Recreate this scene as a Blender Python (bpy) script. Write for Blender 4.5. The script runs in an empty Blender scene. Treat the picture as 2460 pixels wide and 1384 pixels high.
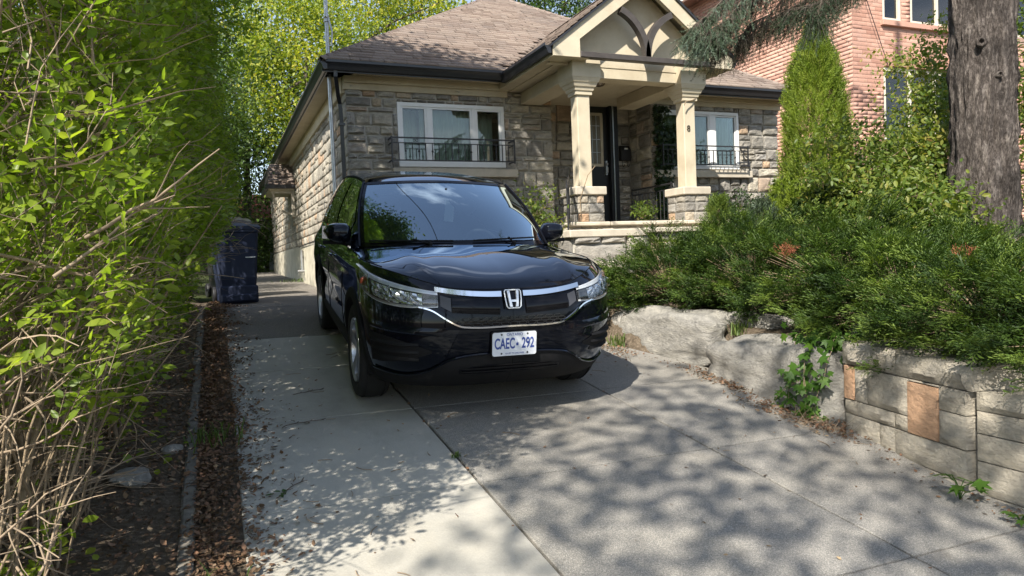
import bpy, bmesh, math, random
import numpy as np
from mathutils import Vector, Matrix, noise
random.seed(7); np.random.seed(7)
RNG = np.random.default_rng(11)
S = bpy.context.scene
COL = S.collection
PI = math.pi

# ------------------------------------------------------------------ camera
F_PX, W_PX, H_PX = 1700.0, 2460.0, 1384.0
yaw = math.atan(700 / F_PX); pitch = math.atan(72 / F_PX); roll = math.atan(.040)
EYE = 1.53
Fw = Vector((math.sin(yaw) * math.cos(pitch), math.cos(yaw) * math.cos(pitch), -math.sin(pitch)))
R0 = Vector((math.cos(yaw), -math.sin(yaw), 0)); U0 = R0.cross(Fw)
Rt = R0 * math.cos(roll) - U0 * math.sin(roll); Up = U0 * math.cos(roll) + R0 * math.sin(roll)
cam_d = bpy.data.cameras.new('camera'); cam = bpy.data.objects.new('camera', cam_d); COL.objects.link(cam)
cam.matrix_world = Matrix(((Rt.x, Up.x, -Fw.x, 0), (Rt.y, Up.y, -Fw.y, 0), (Rt.z, Up.z, -Fw.z, EYE), (0, 0, 0, 1)))
cam_d.sensor_fit = 'HORIZONTAL'; cam_d.sensor_width = 36; cam_d.lens = 36 * F_PX / W_PX
cam_d.clip_start = .05; cam_d.clip_end = 2000
S.camera = cam

# ------------------------------------------------------------------ sky, sun, exposure
SUN_EL, SUN_AZ = math.radians(43), math.radians(46)      # azimuth measured from -Y towards -X
w = bpy.data.worlds.new("World"); S.world = w; w.use_nodes = True
nt = w.node_tree; nt.nodes.clear()
sky = nt.nodes.new('ShaderNodeTexSky'); sky.sky_type = 'NISHITA'; sky.sun_disc = False
sky.sun_elevation = SUN_EL; sky.sun_rotation = PI + SUN_AZ
sky.air_density = 1.0; sky.dust_density = .6; sky.ozone_density = 1.1
tc = nt.nodes.new('ShaderNodeTexCoord'); mp = nt.nodes.new('ShaderNodeMapping'); mp.inputs['Scale'].default_value = (1, 1, 2.6)
nz = nt.nodes.new('ShaderNodeTexNoise'); nz.inputs['Scale'].default_value = 2.1; nz.inputs['Detail'].default_value = 7; nz.inputs['Roughness'].default_value = .55
cr = nt.nodes.new('ShaderNodeValToRGB'); cr.color_ramp.elements[0].position = .56; cr.color_ramp.elements[1].position = .80
cr.color_ramp.elements[1].color = (.75, .75, .75, 1)
mx = nt.nodes.new('ShaderNodeMix'); mx.data_type = 'RGBA'; mx.inputs[7].default_value = (11, 11.2, 11.8, 1)
bg = nt.nodes.new('ShaderNodeBackground'); bg.inputs['Strength'].default_value = .11
wo = nt.nodes.new('ShaderNodeOutputWorld')
nt.links.new(tc.outputs['Generated'], mp.inputs['Vector']); nt.links.new(mp.outputs[0], nz.inputs['Vector'])
nt.links.new(nz.outputs['Fac'], cr.inputs['Fac']); nt.links.new(cr.outputs['Color'], mx.inputs[0])
hs_ = nt.nodes.new('ShaderNodeHueSaturation'); hs_.inputs['Saturation'].default_value = .78; nt.links.new(sky.outputs[0], hs_.inputs['Color']); nt.links.new(hs_.outputs[0], mx.inputs[6]); nt.links.new(mx.outputs[2], bg.inputs['Color']); nt.links.new(bg.outputs[0], wo.inputs['Surface'])
sun_d = bpy.data.lights.new('sun', 'SUN'); sun_d.energy = 4.6; sun_d.angle = math.radians(.53); sun_d.color = (1, .93, .82)
sun = bpy.data.objects.new('sun', sun_d); COL.objects.link(sun)
SUNV = Vector((-math.sin(SUN_AZ) * math.cos(SUN_EL), -math.cos(SUN_AZ) * math.cos(SUN_EL), math.sin(SUN_EL)))  # towards the sun
sun.rotation_euler = SUNV.to_track_quat('Z', 'Y').to_euler(); sun.location = (-12, -12, 20)
S.view_settings.view_transform = 'Standard'; S.view_settings.look = 'None'; S.view_settings.gamma = 1
S.view_settings.use_curve_mapping = False; S.view_settings.exposure = 1.1
S.cycles.use_denoising = True
S.cycles.max_bounces = 8; S.cycles.transparent_max_bounces = 12; S.cycles.caustics_reflective = False; S.cycles.caustics_refractive = False

# ------------------------------------------------------------------ helpers
def put(o, label=None, cat=None, group=None, kind=None, parent=None):
    if label: o['label'] = label
    if cat: o['category'] = cat
    if group: o['group'] = group
    if kind: o['kind'] = kind
    if parent is not None: o.parent = parent
    return o

def empty(name, loc=(0, 0, 0), label=None, cat=None, group=None, kind=None, rot=(0, 0, 0)):
    o = bpy.data.objects.new(name, None); COL.objects.link(o); o.location = loc; o.rotation_euler = rot
    o.empty_display_size = .1
    return put(o, label, cat, group, kind)

def link(name, me, m=None, parent=None, **k):
    o = bpy.data.objects.new(name, me); COL.objects.link(o)
    if m is not None and not me.materials:
        for q in (m if isinstance(m, (list, tuple)) else [m]): me.materials.append(q)
    return put(o, parent=parent, **k)

class MB:
    """collects polygons"""
    def __init__(s): s.v = []; s.f = []; s.mi = []
    def add(s, vs, fs, mi=0):
        b = len(s.v); s.v += [tuple(p) for p in vs]; s.f += [tuple(b + i for i in f) for f in fs]; s.mi += [mi] * len(fs)
    def box(s, c, d, rz=0, mi=0, M=None):
        cx, cy, cz = c; dx, dy, dz = d[0] / 2, d[1] / 2, d[2] / 2
        vs = [Vector((x, y, z)) for z in (-dz, dz) for y in (-dy, dy) for x in (-dx, dx)]
        R = M if M is not None else Matrix.Rotation(rz, 3, 'Z')
        s.add([R @ v + Vector(c) for v in vs], [(0, 2, 3, 1), (4, 5, 7, 6), (0, 1, 5, 4), (2, 6, 7, 3), (0, 4, 6, 2), (1, 3, 7, 5)], mi)
    def b(s, x0, x1, y0, y1, z0, z1, mi=0): s.box(((x0 + x1) / 2, (y0 + y1) / 2, (z0 + z1) / 2), (x1 - x0, y1 - y0, z1 - z0), 0, mi)
    def tube(s, pts, r, n=8, mi=0, cap=True):
        pts = [Vector(p) for p in pts]; rr = r if isinstance(r, (list, tuple)) else [r] * len(pts)
        vs = []; up = None
        for i, p in enumerate(pts):
            t = (pts[min(i + 1, len(pts) - 1)] - pts[max(i - 1, 0)]).normalized()
            if up is None: up = t.orthogonal().normalized()
            a = (up - t * up.dot(t))
            a = a.normalized() if a.length > 1e-6 else t.orthogonal().normalized()
            up = a; bb = t.cross(a)
            for k in range(n):
                q = 2 * PI * k / n; vs.append(p + (a * math.cos(q) + bb * math.sin(q)) * rr[i])
        fs = [(i * n + k, i * n + (k + 1) % n, (i + 1) * n + (k + 1) % n, (i + 1) * n + k) for i in range(len(pts) - 1) for k in range(n)]
        if cap: fs += [tuple(range(n - 1, -1, -1)), tuple((len(pts) - 1) * n + k for k in range(n))]
        s.add(vs, fs, mi)
    def grid(s, P, mi=0, flip=False, closed=False):
        """P: rows of points"""
        n, m = len(P), len(P[0]); vs = [p for r in P for p in r]; fs = []
        for i in range(n - 1):
            for j in range(m if closed else m - 1):
                a, b_, c, d = i * m + j, i * m + (j + 1) % m, (i + 1) * m + (j + 1) % m, (i + 1) * m + j
                fs.append((a, d, c, b_) if flip else (a, b_, c, d))
        s.add(vs, fs, mi)
    def prism(s, poly, axis, a, b, mi=0):
        """poly 2D points in the plane normal to axis ('y': (x,z); 'x': (y,z); 'z': (x,y))"""
        def P(p, t): return {'y': (p[0], t, p[1]), 'x': (t, p[0], p[1]), 'z': (p[0], p[1], t)}[axis]
        n = len(poly); vs = [P(p, a) for p in poly] + [P(p, b) for p in poly]
        fs = [tuple(range(n)), tuple(range(2 * n - 1, n - 1, -1))] + [(i, i + n, (i + 1) % n + n, (i + 1) % n) for i in range(n)]
        s.add(vs, fs, mi)
    def lathe(s, prof, c, n=24, axis='z', mi=0):
        vs = []
        for r, h in prof:
            for k in range(n):
                q = 2 * PI * k / n; a, b_ = r * math.cos(q), r * math.sin(q)
                p = {'z': (a, b_, h), 'x': (h, a, b_), 'y': (a, h, b_)}[axis]
                vs.append((c[0] + p[0], c[1] + p[1], c[2] + p[2]))
        fs = [(i * n + k, i * n + (k + 1) % n, (i + 1) * n + (k + 1) % n, (i + 1) * n + k) for i in range(len(prof) - 1) for k in range(n)]
        s.add(vs, fs, mi)
    def ball(s, c, r, n=12, m=8, mi=0):
        r = r if isinstance(r, (list, tuple)) else (r, r, r)
        P = [[(c[0] + r[0] * math.sin(PI * i / m) * math.cos(2 * PI * j / n), c[1] + r[1] * math.sin(PI * i / m) * math.sin(2 * PI * j / n), c[2] + r[2] * math.cos(PI * i / m)) for j in range(n)] for i in range(m + 1)]
        s.grid(P, mi, True, True)
    def mesh(s, name, smooth=False, bevel=0, weld=False):
        me = bpy.data.meshes.new(name); me.from_pydata(s.v, [], s.f); me.update()
        bm = bmesh.new(); bm.from_mesh(me)
        for f, i in zip(bm.faces, s.mi): f.material_index = i
        if weld or bevel: bmesh.ops.remove_doubles(bm, verts=bm.verts, dist=1e-4)
        bmesh.ops.recalc_face_normals(bm, faces=bm.faces)
        if bevel:
            es = [e for e in bm.edges if len(e.link_faces) == 2 and e.calc_face_angle(0) > .6]
            bmesh.ops.bevel(bm, geom=es, offset=bevel, segments=1, affect='EDGES', clamp_overlap=True)
        if smooth:
            for f in bm.faces: f.smooth = True
            lim = smooth if not isinstance(smooth, bool) else .7
            for e in bm.edges:
                if len(e.link_faces) == 2 and e.calc_face_angle(0) > lim: e.smooth = False
        bm.to_mesh(me); bm.free()
        return me
    def build(s, name, m, parent=None, smooth=False, bevel=0, weld=False, **k):
        me = s.mesh(name, smooth, bevel, weld)
        for q in (m if isinstance(m, (list, tuple)) else [m]): me.materials.append(q)
        return link(name, me, None, parent, **k)

def tri_mesh(name, V, T, tint=None, mat_idx=None, smooth=False):
    """numpy verts (N,3), tris (M,3), tint per face"""
    me = bpy.data.meshes.new(name)
    V = np.asarray(V, np.float32); T = np.asarray(T, np.int32)
    me.vertices.add(len(V)); me.vertices.foreach_set('co', V.ravel())
    me.loops.add(T.size); me.loops.foreach_set('vertex_index', T.ravel())
    me.polygons.add(len(T)); me.polygons.foreach_set('loop_start', np.arange(0, T.size, 3, dtype=np.int32))
    if mat_idx is not None: me.polygons.foreach_set('material_index', np.asarray(mat_idx, np.int32))
    if smooth: me.polygons.foreach_set('use_smooth', np.ones(len(T), bool))
    me.update(calc_edges=True)
    if tint is not None:
        a = me.attributes.new('tint', 'FLOAT', 'FACE'); a.data.foreach_set('value', np.asarray(tint, np.float32))
    return me

def frames(d, up=None, spin=None):
    """rotation matrices (N,3,3) whose local +Y = d, local Z near 'up'"""
    d = d / np.maximum(np.linalg.norm(d, axis=1, keepdims=True), 1e-9)
    if up is None: up = RNG.normal(size=d.shape)
    up = np.broadcast_to(up, d.shape) + RNG.normal(size=d.shape) * .001
    x = np.cross(d, up); x /= np.maximum(np.linalg.norm(x, axis=1, keepdims=True), 1e-9)
    z = np.cross(x, d)
    if spin is not None:
        c, s_ = np.cos(spin)[:, None], np.sin(spin)[:, None]; x, z = x * c + z * s_, z * c - x * s_
    return np.stack([x, d, z], axis=2)

def scatter(name, tmpl, R, pos, size, tint, m, parent=None, **k):
    """tmpl = (verts, tris, mat index per tri or None)"""
    tv, tt = np.asarray(tmpl[0], float), np.asarray(tmpl[1], int); N = len(pos)
    size = np.broadcast_to(size, (N,))
    V = np.einsum('nij,vj->nvi', R, tv) * size[:, None, None] + pos[:, None, :]
    T = tt[None] + (np.arange(N) * len(tv))[:, None, None]
    mi = np.tile(tmpl[2], N) if len(tmpl) > 2 and tmpl[2] is not None else None
    me = tri_mesh(name, V.reshape(-1, 3), T.reshape(-1, 3), np.repeat(tint, len(tt)), mi)
    for q in (m if isinstance(m, (list, tuple)) else [m]): me.materials.append(q)
    return link(name, me, None, parent, **k)

# ------------------------------------------------------------------ materials
def nodes(name):
    m = bpy.data.materials.new(name); m.use_nodes = True; t = m.node_tree; t.nodes.clear()
    o = t.nodes.new('ShaderNodeOutputMaterial'); p = t.nodes.new('ShaderNodeBsdfPrincipled')
    t.links.new(p.outputs[0], o.inputs[0]); return m, t, p, o
def setp(p, **k):
    for a, v in k.items(): p.inputs[a.replace('_', ' ')].default_value = v
def rgba(c): return (c[0], c[1], c[2], 1)
def tnoise(t, scale, detail=4, rough=.6, coord='Object', vec=None, stretch=None):
    n = t.nodes.new('ShaderNodeTexNoise'); n.inputs['Scale'].default_value = scale; n.inputs['Detail'].default_value = detail; n.inputs['Roughness'].default_value = rough
    c = t.nodes.new('ShaderNodeTexCoord')
    src = c.outputs[coord]
    if coord == 'World':
        pass
    if stretch:
        q = t.nodes.new('ShaderNodeMapping'); q.inputs['Scale'].default_value = stretch; t.links.new(src, q.inputs[0]); src = q.outputs[0]
    t.links.new(src, n.inputs['Vector']); return n.outputs['Fac']
def gpos(t, stretch=None):
    g = t.nodes.new('ShaderNodeNewGeometry'); src = g.outputs['Position']
    if stretch:
        q = t.nodes.new('ShaderNodeMapping'); q.inputs['Scale'].default_value = stretch; t.links.new(src, q.inputs[0]); src = q.outputs[0]
    return src
def wnoise(t, scale, detail=4, rough=.6, stretch=None):
    n = t.nodes.new('ShaderNodeTexNoise'); n.inputs['Scale'].default_value = scale; n.inputs['Detail'].default_value = detail; n.inputs['Roughness'].default_value = rough
    t.links.new(gpos(t, stretch), n.inputs['Vector']); return n.outputs['Fac']
def ramp(t, fac, stops):
    r = t.nodes.new('ShaderNodeValToRGB'); e = r.color_ramp.elements
    while len(e) < len(stops): e.new(.5)
    for q, (p, c) in zip(e, stops): q.position = p; q.color = rgba(c) if len(c) == 3 else c
    t.links.new(fac, r.inputs[0]); return r.outputs[0]
def mixc(t, fac, a, b, mode='MIX'):
    n = t.nodes.new('ShaderNodeMix'); n.data_type = 'RGBA'; n.blend_type = mode
    for s, v in ((0, fac), (6, a), (7, b)):
        if hasattr(v, 'links'): t.links.new(v, n.inputs[s])
        elif isinstance(v, (int, float)): n.inputs[s].default_value = v
        else: n.inputs[s].default_value = rgba(v)
    return n.outputs[2]
def math_(t, op, a, b=0):
    n = t.nodes.new('ShaderNodeMath'); n.operation = op
    for s, v in ((0, a), (1, b)):
        if hasattr(v, 'links'): t.links.new(v, n.inputs[s])
        else: n.inputs[s].default_value = v
    return n.outputs[0]
def bump(t, p, h, dist=.01, strength=1.0):
    b_ = t.nodes.new('ShaderNodeBump'); b_.inputs['Distance'].default_value = dist; b_.inputs['Strength'].default_value = strength
    t.links.new(h, b_.inputs['Height']); t.links.new(b_.outputs[0], p.inputs['Normal'])
def tintfac(t):
    """a number per piece: object random + per-face attribute, wrapped to 0..1"""
    oi = t.nodes.new('ShaderNodeObjectInfo'); at = t.nodes.new('ShaderNodeAttribute'); at.attribute_name = 'tint'
    return math_(t, 'FRACT', math_(t, 'ADD', oi.outputs['Random'], at.outputs['Fac']))

def simple(name, c, rough=.6, var=.15, scale=8, metal=0, bmp=0, bscale=60, coat=0, spec=None, dirt=None):
    m, t, p, o = nodes(name); setp(p, Roughness=rough, Metallic=metal)
    if coat: setp(p, Coat_Weight=coat, Coat_Roughness=.03)
    n = wnoise(t, scale, 5)
    lo = [x * (1 - var) for x in c]; hi = [min(1, x * (1 + var)) for x in c]
    col = ramp(t, n, [(.3, lo), (.7, hi)])
    if dirt: col = mixc(t, ramp(t, wnoise(t, 2.3, 6, .7), [(.45, (0, 0, 0)), (.75, (1, 1, 1))]), col, dirt)
    t.links.new(col, p.inputs['Base Color'])
    if bmp: bump(t, p, wnoise(t, bscale, 6, .7), bmp)
    return m

def leafmat(name, stops, trans=.4, rough=.42, clump=1.3, spec=.35):
    m, t, p, o = nodes(name); setp(p, Roughness=rough)
    p.inputs['Specular IOR Level'].default_value = spec
    at = t.nodes.new('ShaderNodeAttribute'); at.attribute_name = 'tint'
    n = wnoise(t, clump, 3)
    f = math_(t, 'ADD', math_(t, 'MULTIPLY', at.outputs['Fac'], .72), math_(t, 'MULTIPLY', math_(t, 'SUBTRACT', n, .35), .55))
    col = ramp(t, f, stops); t.links.new(col, p.inputs['Base Color'])
    tr = t.nodes.new('ShaderNodeBsdfTranslucent')
    t.links.new(mixc(t, 1.0, col, (1.35, 1.5, .55), 'MULTIPLY'), tr.inputs['Color'])
    ms = t.nodes.new('ShaderNodeMixShader'); ms.inputs[0].default_value = trans
    t.links.new(p.outputs[0], ms.inputs[1]); t.links.new(tr.outputs[0], ms.inputs[2]); t.links.new(ms.outputs[0], o.inputs[0])
    return m

def stonemat(name, stops, rough=.9, bmp=.006, bscale=25, stain=(.16, .13, .10)):
    m, t, p, o = nodes(name); setp(p, Roughness=rough); p.inputs['Specular IOR Level'].default_value = .2
    f = tintfac(t); col = ramp(t, f, stops)
    n1 = wnoise(t, 9, 8, .7, (1, 1, 2.4)); col = mixc(t, .75, col, ramp(t, n1, [(.28, (.45, .45, .46)), (.5, (.95, .94, .92)), (.72, (1.4, 1.36, 1.28))]), 'MULTIPLY')
    n2 = wnoise(t, 2.1, 5, .6); col = mixc(t, ramp(t, n2, [(.52, (0, 0, 0)), (.8, (.55, .55, .55))]), col, stain)
    t.links.new(col, p.inputs['Base Color'])
    h = math_(t, 'ADD', wnoise(t, bscale, 8, .75, (1, 1, 2)), math_(t, 'MULTIPLY', wnoise(t, bscale * 5, 4, .7), .25))
    bump(t, p, h, bmp * 4.0); return m

M = {}
M['stone'] = stonemat('ashlar_stone', [(0, (.16, .156, .148)), (.15, (.41, .385, .335)), (.3, (.23, .222, .21)), (.45, (.34, .322, .29)), (.6, (.50, .46, .385)), (.72, (.27, .255, .228)), (.86, (.40, .385, .36)), (.95, (.46, .31, .20)), (1, (.46, .41, .33))])
M['sidestone'] = stonemat('side_stone', [(0, (.22, .20, .17)), (.2, (.48, .445, .38)), (.4, (.30, .282, .25)), (.6, (.54, .50, .42)), (.8, (.37, .345, .30)), (.95, (.50, .35, .24)), (1, (.46, .42, .35))])  # paler palette than the front stone: sunlight on the side wall painted in
M['mortar'] = simple('mortar', (.42, .395, .345), .95, .25, 14, bmp=.006, bscale=80)
M['stucco'] = simple('stucco_cream', (.52, .46, .345), .85, .07, 3, bmp=.002, bscale=180, dirt=(.42, .355, .25))
M['limestone'] = simple('limestone_trim', (.47, .42, .34), .85, .14, 6, bmp=.003, bscale=90)
M['parge'] = simple('parged_foundation', (.50, .465, .37), .9, .12, 4, bmp=.004, bscale=50, dirt=(.36, .32, .24))
M['gutter'] = simple('gutter_metal', (.022, .023, .027), .32, .1, 5)
M['wood_dark'] = simple('dark_timber', (.055, .047, .043), .6, .2, 12, bmp=.001, bscale=60)
M['iron'] = simple('wrought_iron', (.018, .018, .02), .45, .2, 20)
M['upvc'] = simple('white_window_frame', (.74, .745, .74), .35, .03, 5)
M['door'] = simple('black_door_paint', (.010, .011, .014), .5, .1, 5)
M['galv'] = simple('galvanised_pipe', (.42, .43, .44), .38, .15, 12, metal=.8)
M['lamp_metal'] = simple('bronze_lamp', (.05, .035, .025), .4, .2, 20, metal=.5)
M['curtain'] = simple('curtain_cloth', (.70, .73, .66), .9, .06, 4)
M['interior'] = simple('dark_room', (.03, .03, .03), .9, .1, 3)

def shingle_mat(name, stops):
    m, t, p, o = nodes(name); setp(p, Roughness=.92); p.inputs['Specular IOR Level'].default_value = .2
    col = ramp(t, tintfac(t), stops)
    col = mixc(t, .8, col, ramp(t, wnoise(t, 130, 3, .8), [(.3, (.6, .6, .6)), (.7, (1.35, 1.35, 1.35))]), 'MULTIPLY')
    col = mixc(t, .6, col, ramp(t, wnoise(t, 1.2, 4, .6), [(.3, (.8, .8, .82)), (.7, (1.2, 1.17, 1.12))]), 'MULTIPLY')
    t.links.new(col, p.inputs['Base Color']); bump(t, p, wnoise(t, 160, 3, .8), .004); return m
M['shingle'] = shingle_mat('roof_shingle', [(0, (.16, .125, .105)), (.35, (.215, .17, .145)), (.7, (.25, .205, .175)), (1, (.19, .155, .135))])
M['brick'] = shingle_mat('pink_brick', [(0, (.40, .225, .17)), (.3, (.48, .285, .22)), (.6, (.53, .33, .26)), (.85, (.45, .26, .20)), (1, (.35, .19, .145))])
M['brick_mortar'] = simple('brick_mortar', (.33, .22, .18), .95, .15, 14)
def glass_mat(name, tintc=(.5, .55, .55), refl=.08, mixf=.35, gcol=(1, 1, 1)):
    m, t, p, o = nodes(name)
    tr = t.nodes.new('ShaderNodeBsdfTransparent'); tr.inputs[0].default_value = rgba(tintc)
    gl = t.nodes.new('ShaderNodeBsdfGlossy'); gl.inputs['Roughness'].default_value = .015; gl.inputs['Color'].default_value = rgba(gcol)
    fr = t.nodes.new('ShaderNodeFresnel'); fr.inputs[0].default_value = 1.52
    f = math_(t, 'MULTIPLY', fr.outputs[0], mixf)
    f2 = math_(t, 'MINIMUM', math_(t, 'ADD', f, refl), 1.0)
    ms = t.nodes.new('ShaderNodeMixShader'); t.links.new(f2, ms.inputs[0]); t.links.new(tr.outputs[0], ms.inputs[1]); t.links.new(gl.outputs[0], ms.inputs[2])
    t.links.new(ms.outputs[0], o.inputs[0]); return m
M['glass'] = glass_mat('window_glass', (.70, .76, .73), .02, 1.1)

# ground materials
def aggregate(name, base, spk=1.0, sc=290):
    m, t, p, o = nodes(name); setp(p, Roughness=.9); p.inputs['Specular IOR Level'].default_value = .25
    vo = t.nodes.new('ShaderNodeTexVoronoi'); vo.inputs['Scale'].default_value = sc; t.links.new(gpos(t), vo.inputs['Vector'])
    bw = t.nodes.new('ShaderNodeSeparateColor'); t.links.new(vo.outputs['Color'], bw.inputs[0])
    peb = ramp(t, bw.outputs[0], [(0, (.42, .42, .43)), (.35, (.8, .78, .76)), (.7, (1.15, 1.1, 1.05)), (.93, (1.5, 1.42, 1.32)), (1, (1.9, 1.85, 1.8))])
    col = mixc(t, spk, base, peb, 'MULTIPLY')
    col = mixc(t, 1, col, ramp(t, wnoise(t, 1.1, 7, .65), [(.3, (.78, .78, .79)), (.7, (1.16, 1.14, 1.1))]), 'MULTIPLY')
    col = mixc(t, ramp(t, wnoise(t, 3.3, 8, .75), [(.56, (0, 0, 0)), (.74, (.5, .5, .5))]), col, (.13, .115, .095))
    t.links.new(stains(t, col), p.inputs['Base Color']); bump(t, p, vo.outputs['Distance'], -.006 * spk); return m
def stains(t, col):
    a = ramp(t, wnoise(t, .55, 5, .6), [(.42, (1, 1, 1)), (.62, (.80, .79, .77))]); return mixc(t, 1, col, a, 'MULTIPLY')
M['aggregate'] = aggregate('exposed_aggregate', (.335, .332, .315), .68)
M['old_paving'] = aggregate('old_dark_paving', (.24, .228, .212), .7)
def concrete(name, base):
    m, t, p, o = nodes(name); setp(p, Roughness=.88); p.inputs['Specular IOR Level'].default_value = .3
    col = mixc(t, 1, base, ramp(t, wnoise(t, 2.2, 8, .7, (1, .45, 1)), [(.28, (.80, .81, .80)), (.5, (1, 1, 1)), (.74, (1.13, 1.11, 1.07))]), 'MULTIPLY')
    col = mixc(t, .5, col, ramp(t, wnoise(t, 140, 3, .8), [(.3, (.8, .8, .8)), (.7, (1.2, 1.2, 1.2))]), 'MULTIPLY')
    col = mixc(t, ramp(t, wnoise(t, 7, 8, .8), [(.62, (0, 0, 0)), (.74, (.45, .45, .45))]), col, (.12, .105, .085))
    t.links.new(stains(t, col), p.inputs['Base Color'])
    bump(t, p, math_(t, 'ADD', wnoise(t, 90, 4, .7), wnoise(t, 260, 2, .6, (.12, 2.5, 1))), .002); return m
M['concrete'] = concrete('broomed_concrete', (.42, .405, .36))
M['kerb'] = simple('kerb_concrete', (.16, .145, .12), .9, .4, 9, bmp=.006, bscale=50)
def soilmat():
    m, t, p, o = nodes('soil'); setp(p, Roughness=.95); p.inputs['Specular IOR Level'].default_value = .15
    col = ramp(t, wnoise(t, 26, 8, .8), [(.3, (.075, .058, .042)), (.5, (.15, .118, .085)), (.62, (.26, .21, .155)), (.75, (.15, .125, .08))])
    t.links.new(col, p.inputs['Base Color']); bump(t, p, wnoise(t, 40, 8, .8), .03); return m
M['soil'] = soilmat()
M['grassy'] = simple('lawn_ground', (.06, .075, .03), .95, .4, 6, bmp=.02, bscale=30)
M['asphalt'] = simple('asphalt', (.055, .055, .055), .9, .2, 30, bmp=.004, bscale=150)
M['bark'] = simple('stem_bark', (.235, .175, .11), .85, .35, 25, bmp=.006, bscale=90)
M['twig'] = simple('dry_twig', (.25, .19, .13), .8, .3, 20)
M['darkbark'] = simple('tree_bark', (.10, .08, .062), .9, .4, 12, bmp=.02, bscale=30)

# ------------------------------------------------------------------ terrain functions
CS = -.018
def gz(y, x=0):
    if y < -2.2: z = -.242
    elif y < 9.5: z = .11 * y
    else: z = 1.045 + .021 * (y - 9.5)
    return z + CS * x
EDGE = [(-3, 3.5), (2.22, 3.57), (2.55, 3.57), (3.46, 3.80), (3.9, 3.73), (5.03, 3.88), (6.18, 3.56), (7.2, 3.45), (8.2, 4.1), (12, 4.1)]
def edge(y):
    for (a, xa), (b_, xb) in zip(EDGE, EDGE[1:]):
        if a <= y <= b_: return xa + (xb - xa) * (y - a) / (b_ - a)
    return EDGE[0][1] if y < -3 else EDGE[-1][1]
def bedz(x, y):
    pts = [(-4, .05), (0, .3), (1.6, .55), (2.6, .66), (3.5, .76), (5.2, .85), (6.4, .92), (8, 1.08), (10, 1.25), (14, 1.3), (40, 1.6)]
    z = pts[0][1] if y < -4 else pts[-1][1]
    for (a, za), (b_, zb) in zip(pts, pts[1:]):
        if a <= y <= b_: z = za + (zb - za) * (y - a) / (b_ - a); break
    return z + min(.45, .07 * max(0, x - 4.2))
def ss(a, b_, v): t_ = min(1, max(0, (v - a) / (b_ - a))); return t_ * t_ * (3 - 2 * t_)
def G(x, y):
    base = gz(y, max(-3, min(4, x))) - .06
    base += .052 * (1 - ss(-.02, .05, x))
    if x < -.12: base += .10 * (1 - ss(-.9, -.12, x))
    if y > -1.5 and x > 2.5:
        e = edge(y); k = ss(e + .12, e + .32, x) * ss(-1.5, .5, y)
        base = base * (1 - k) + bedz(x, y) * k
    return base
# ------------------------------------------------------------------ ground
def axis_coords(lo, hi, step, far):
    a = list(np.arange(lo, hi + 1e-6, step)); s_ = step; x = hi
    while x < far: s_ *= 1.35; x += s_; a.append(x)
    s_ = step; x = lo
    while x > -far: s_ *= 1.35; x -= s_; a.insert(0, x)
    return a
gx = axis_coords(-3, 13, .12, 400); gy = axis_coords(-2, 13, .12, 400)
P = [[(x, y, G(x, y) + (.02 * noise.noise(Vector((x * 3, y * 3, 0))) if x < -.15 or x > 4 else 0)) for x in gx] for y in gy]
mb = MB(); mb.grid(P)
gmat, t, p, o = nodes('ground_soil_and_grass'); setp(p, Roughness=.95); p.inputs['Specular IOR Level'].default_value = .15
c1 = ramp(t, wnoise(t, 30, 8, .8), [(.3, (.075, .058, .042)), (.5, (.15, .118, .085)), (.62, (.26, .21, .155)), (.75, (.15, .125, .08))])
c2 = ramp(t, wnoise(t, 8, 6, .7), [(.3, (.035, .05, .018)), (.7, (.09, .11, .04))])
sx = t.nodes.new('ShaderNodeSeparateXYZ'); t.links.new(gpos(t), sx.inputs[0])
far = math_(t, 'GREATER_THAN', sx.outputs['Y'], 11.0)
t.links.new(mixc(t, far, c1, c2), p.inputs['Base Color']); bump(t, p, wnoise(t, 40, 8, .8), .03)
mb.build('ground', gmat, kind='structure', smooth=.9)
# street behind the camera
mb = MB(); mb.b(-60, 60, -12, -3.2, -.30, -.20)
mb.build('road', M['asphalt'], kind='structure')

# driveway slabs
drive = empty('driveway', (0, 0, 0), kind='structure')
def slab(x0, x1, y0, y1, m, right_edge=False, drop=0):
    g = .007
    ys = np.linspace(y0 + g, y1 - g, max(2, int((y1 - y0) / .14) + 1))
    vs = []; fs = []
    for y in ys:
        xr = (edge(y) + .10) if right_edge else x1 - g
        bz = .006
        for (x, dz) in ((x0 + g, -.10), (x0 + g, -bz), (x0 + g + bz, 0), (xr - bz, 0), (xr, -bz), (xr, -.10)):
            vs.append((x, y, gz(y, x) + dz - drop))
    n = len(ys)
    for i in range(n - 1):
        for j in range(5): a = i * 6 + j; fs.append((a, a + 1, a + 7, a + 6))
    fs += [tuple(range(5, -1, -1)), tuple((n - 1) * 6 + j for j in range(6))]
    # soften the two end edges
    vs2 = []
    for k_, v in enumerate(vs):
        i, j = divmod(k_, 6); e = (i in (0, n - 1)) and j in (2, 3)
        vs2.append((v[0], v[1], v[2] - (.004 if e else 0)))
    q = MB(); q.add(vs2, fs); q.build('slab', m, drive, smooth=.5)
JY = [-3.2, -1.94, -.59, .765, 2.12, 3.48, 4.83, 6.19, 7.54]
for i in range(len(JY) - 1):
    slab(.03, 1.205, JY[i], JY[i + 1], M['concrete'])
    slab(1.205, 2.69, JY[i], JY[i + 1], M['aggregate'])
    slab(2.69, 0, JY[i], JY[i + 1], M['aggregate'], True)
for a, b_ in ((7.54, 9.5), (9.5, 12.4), (12.4, 16.2), (16.2, 21), (21, 27)):
    slab(.0, 1.75 if a > 9 else 1.9, a, b_, M['old_paving'])
for a, b_ in ((7.54, 8.2), (8.2, 9.6)): slab(1.9, 4.1, a, b_, M['old_paving'])

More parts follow.
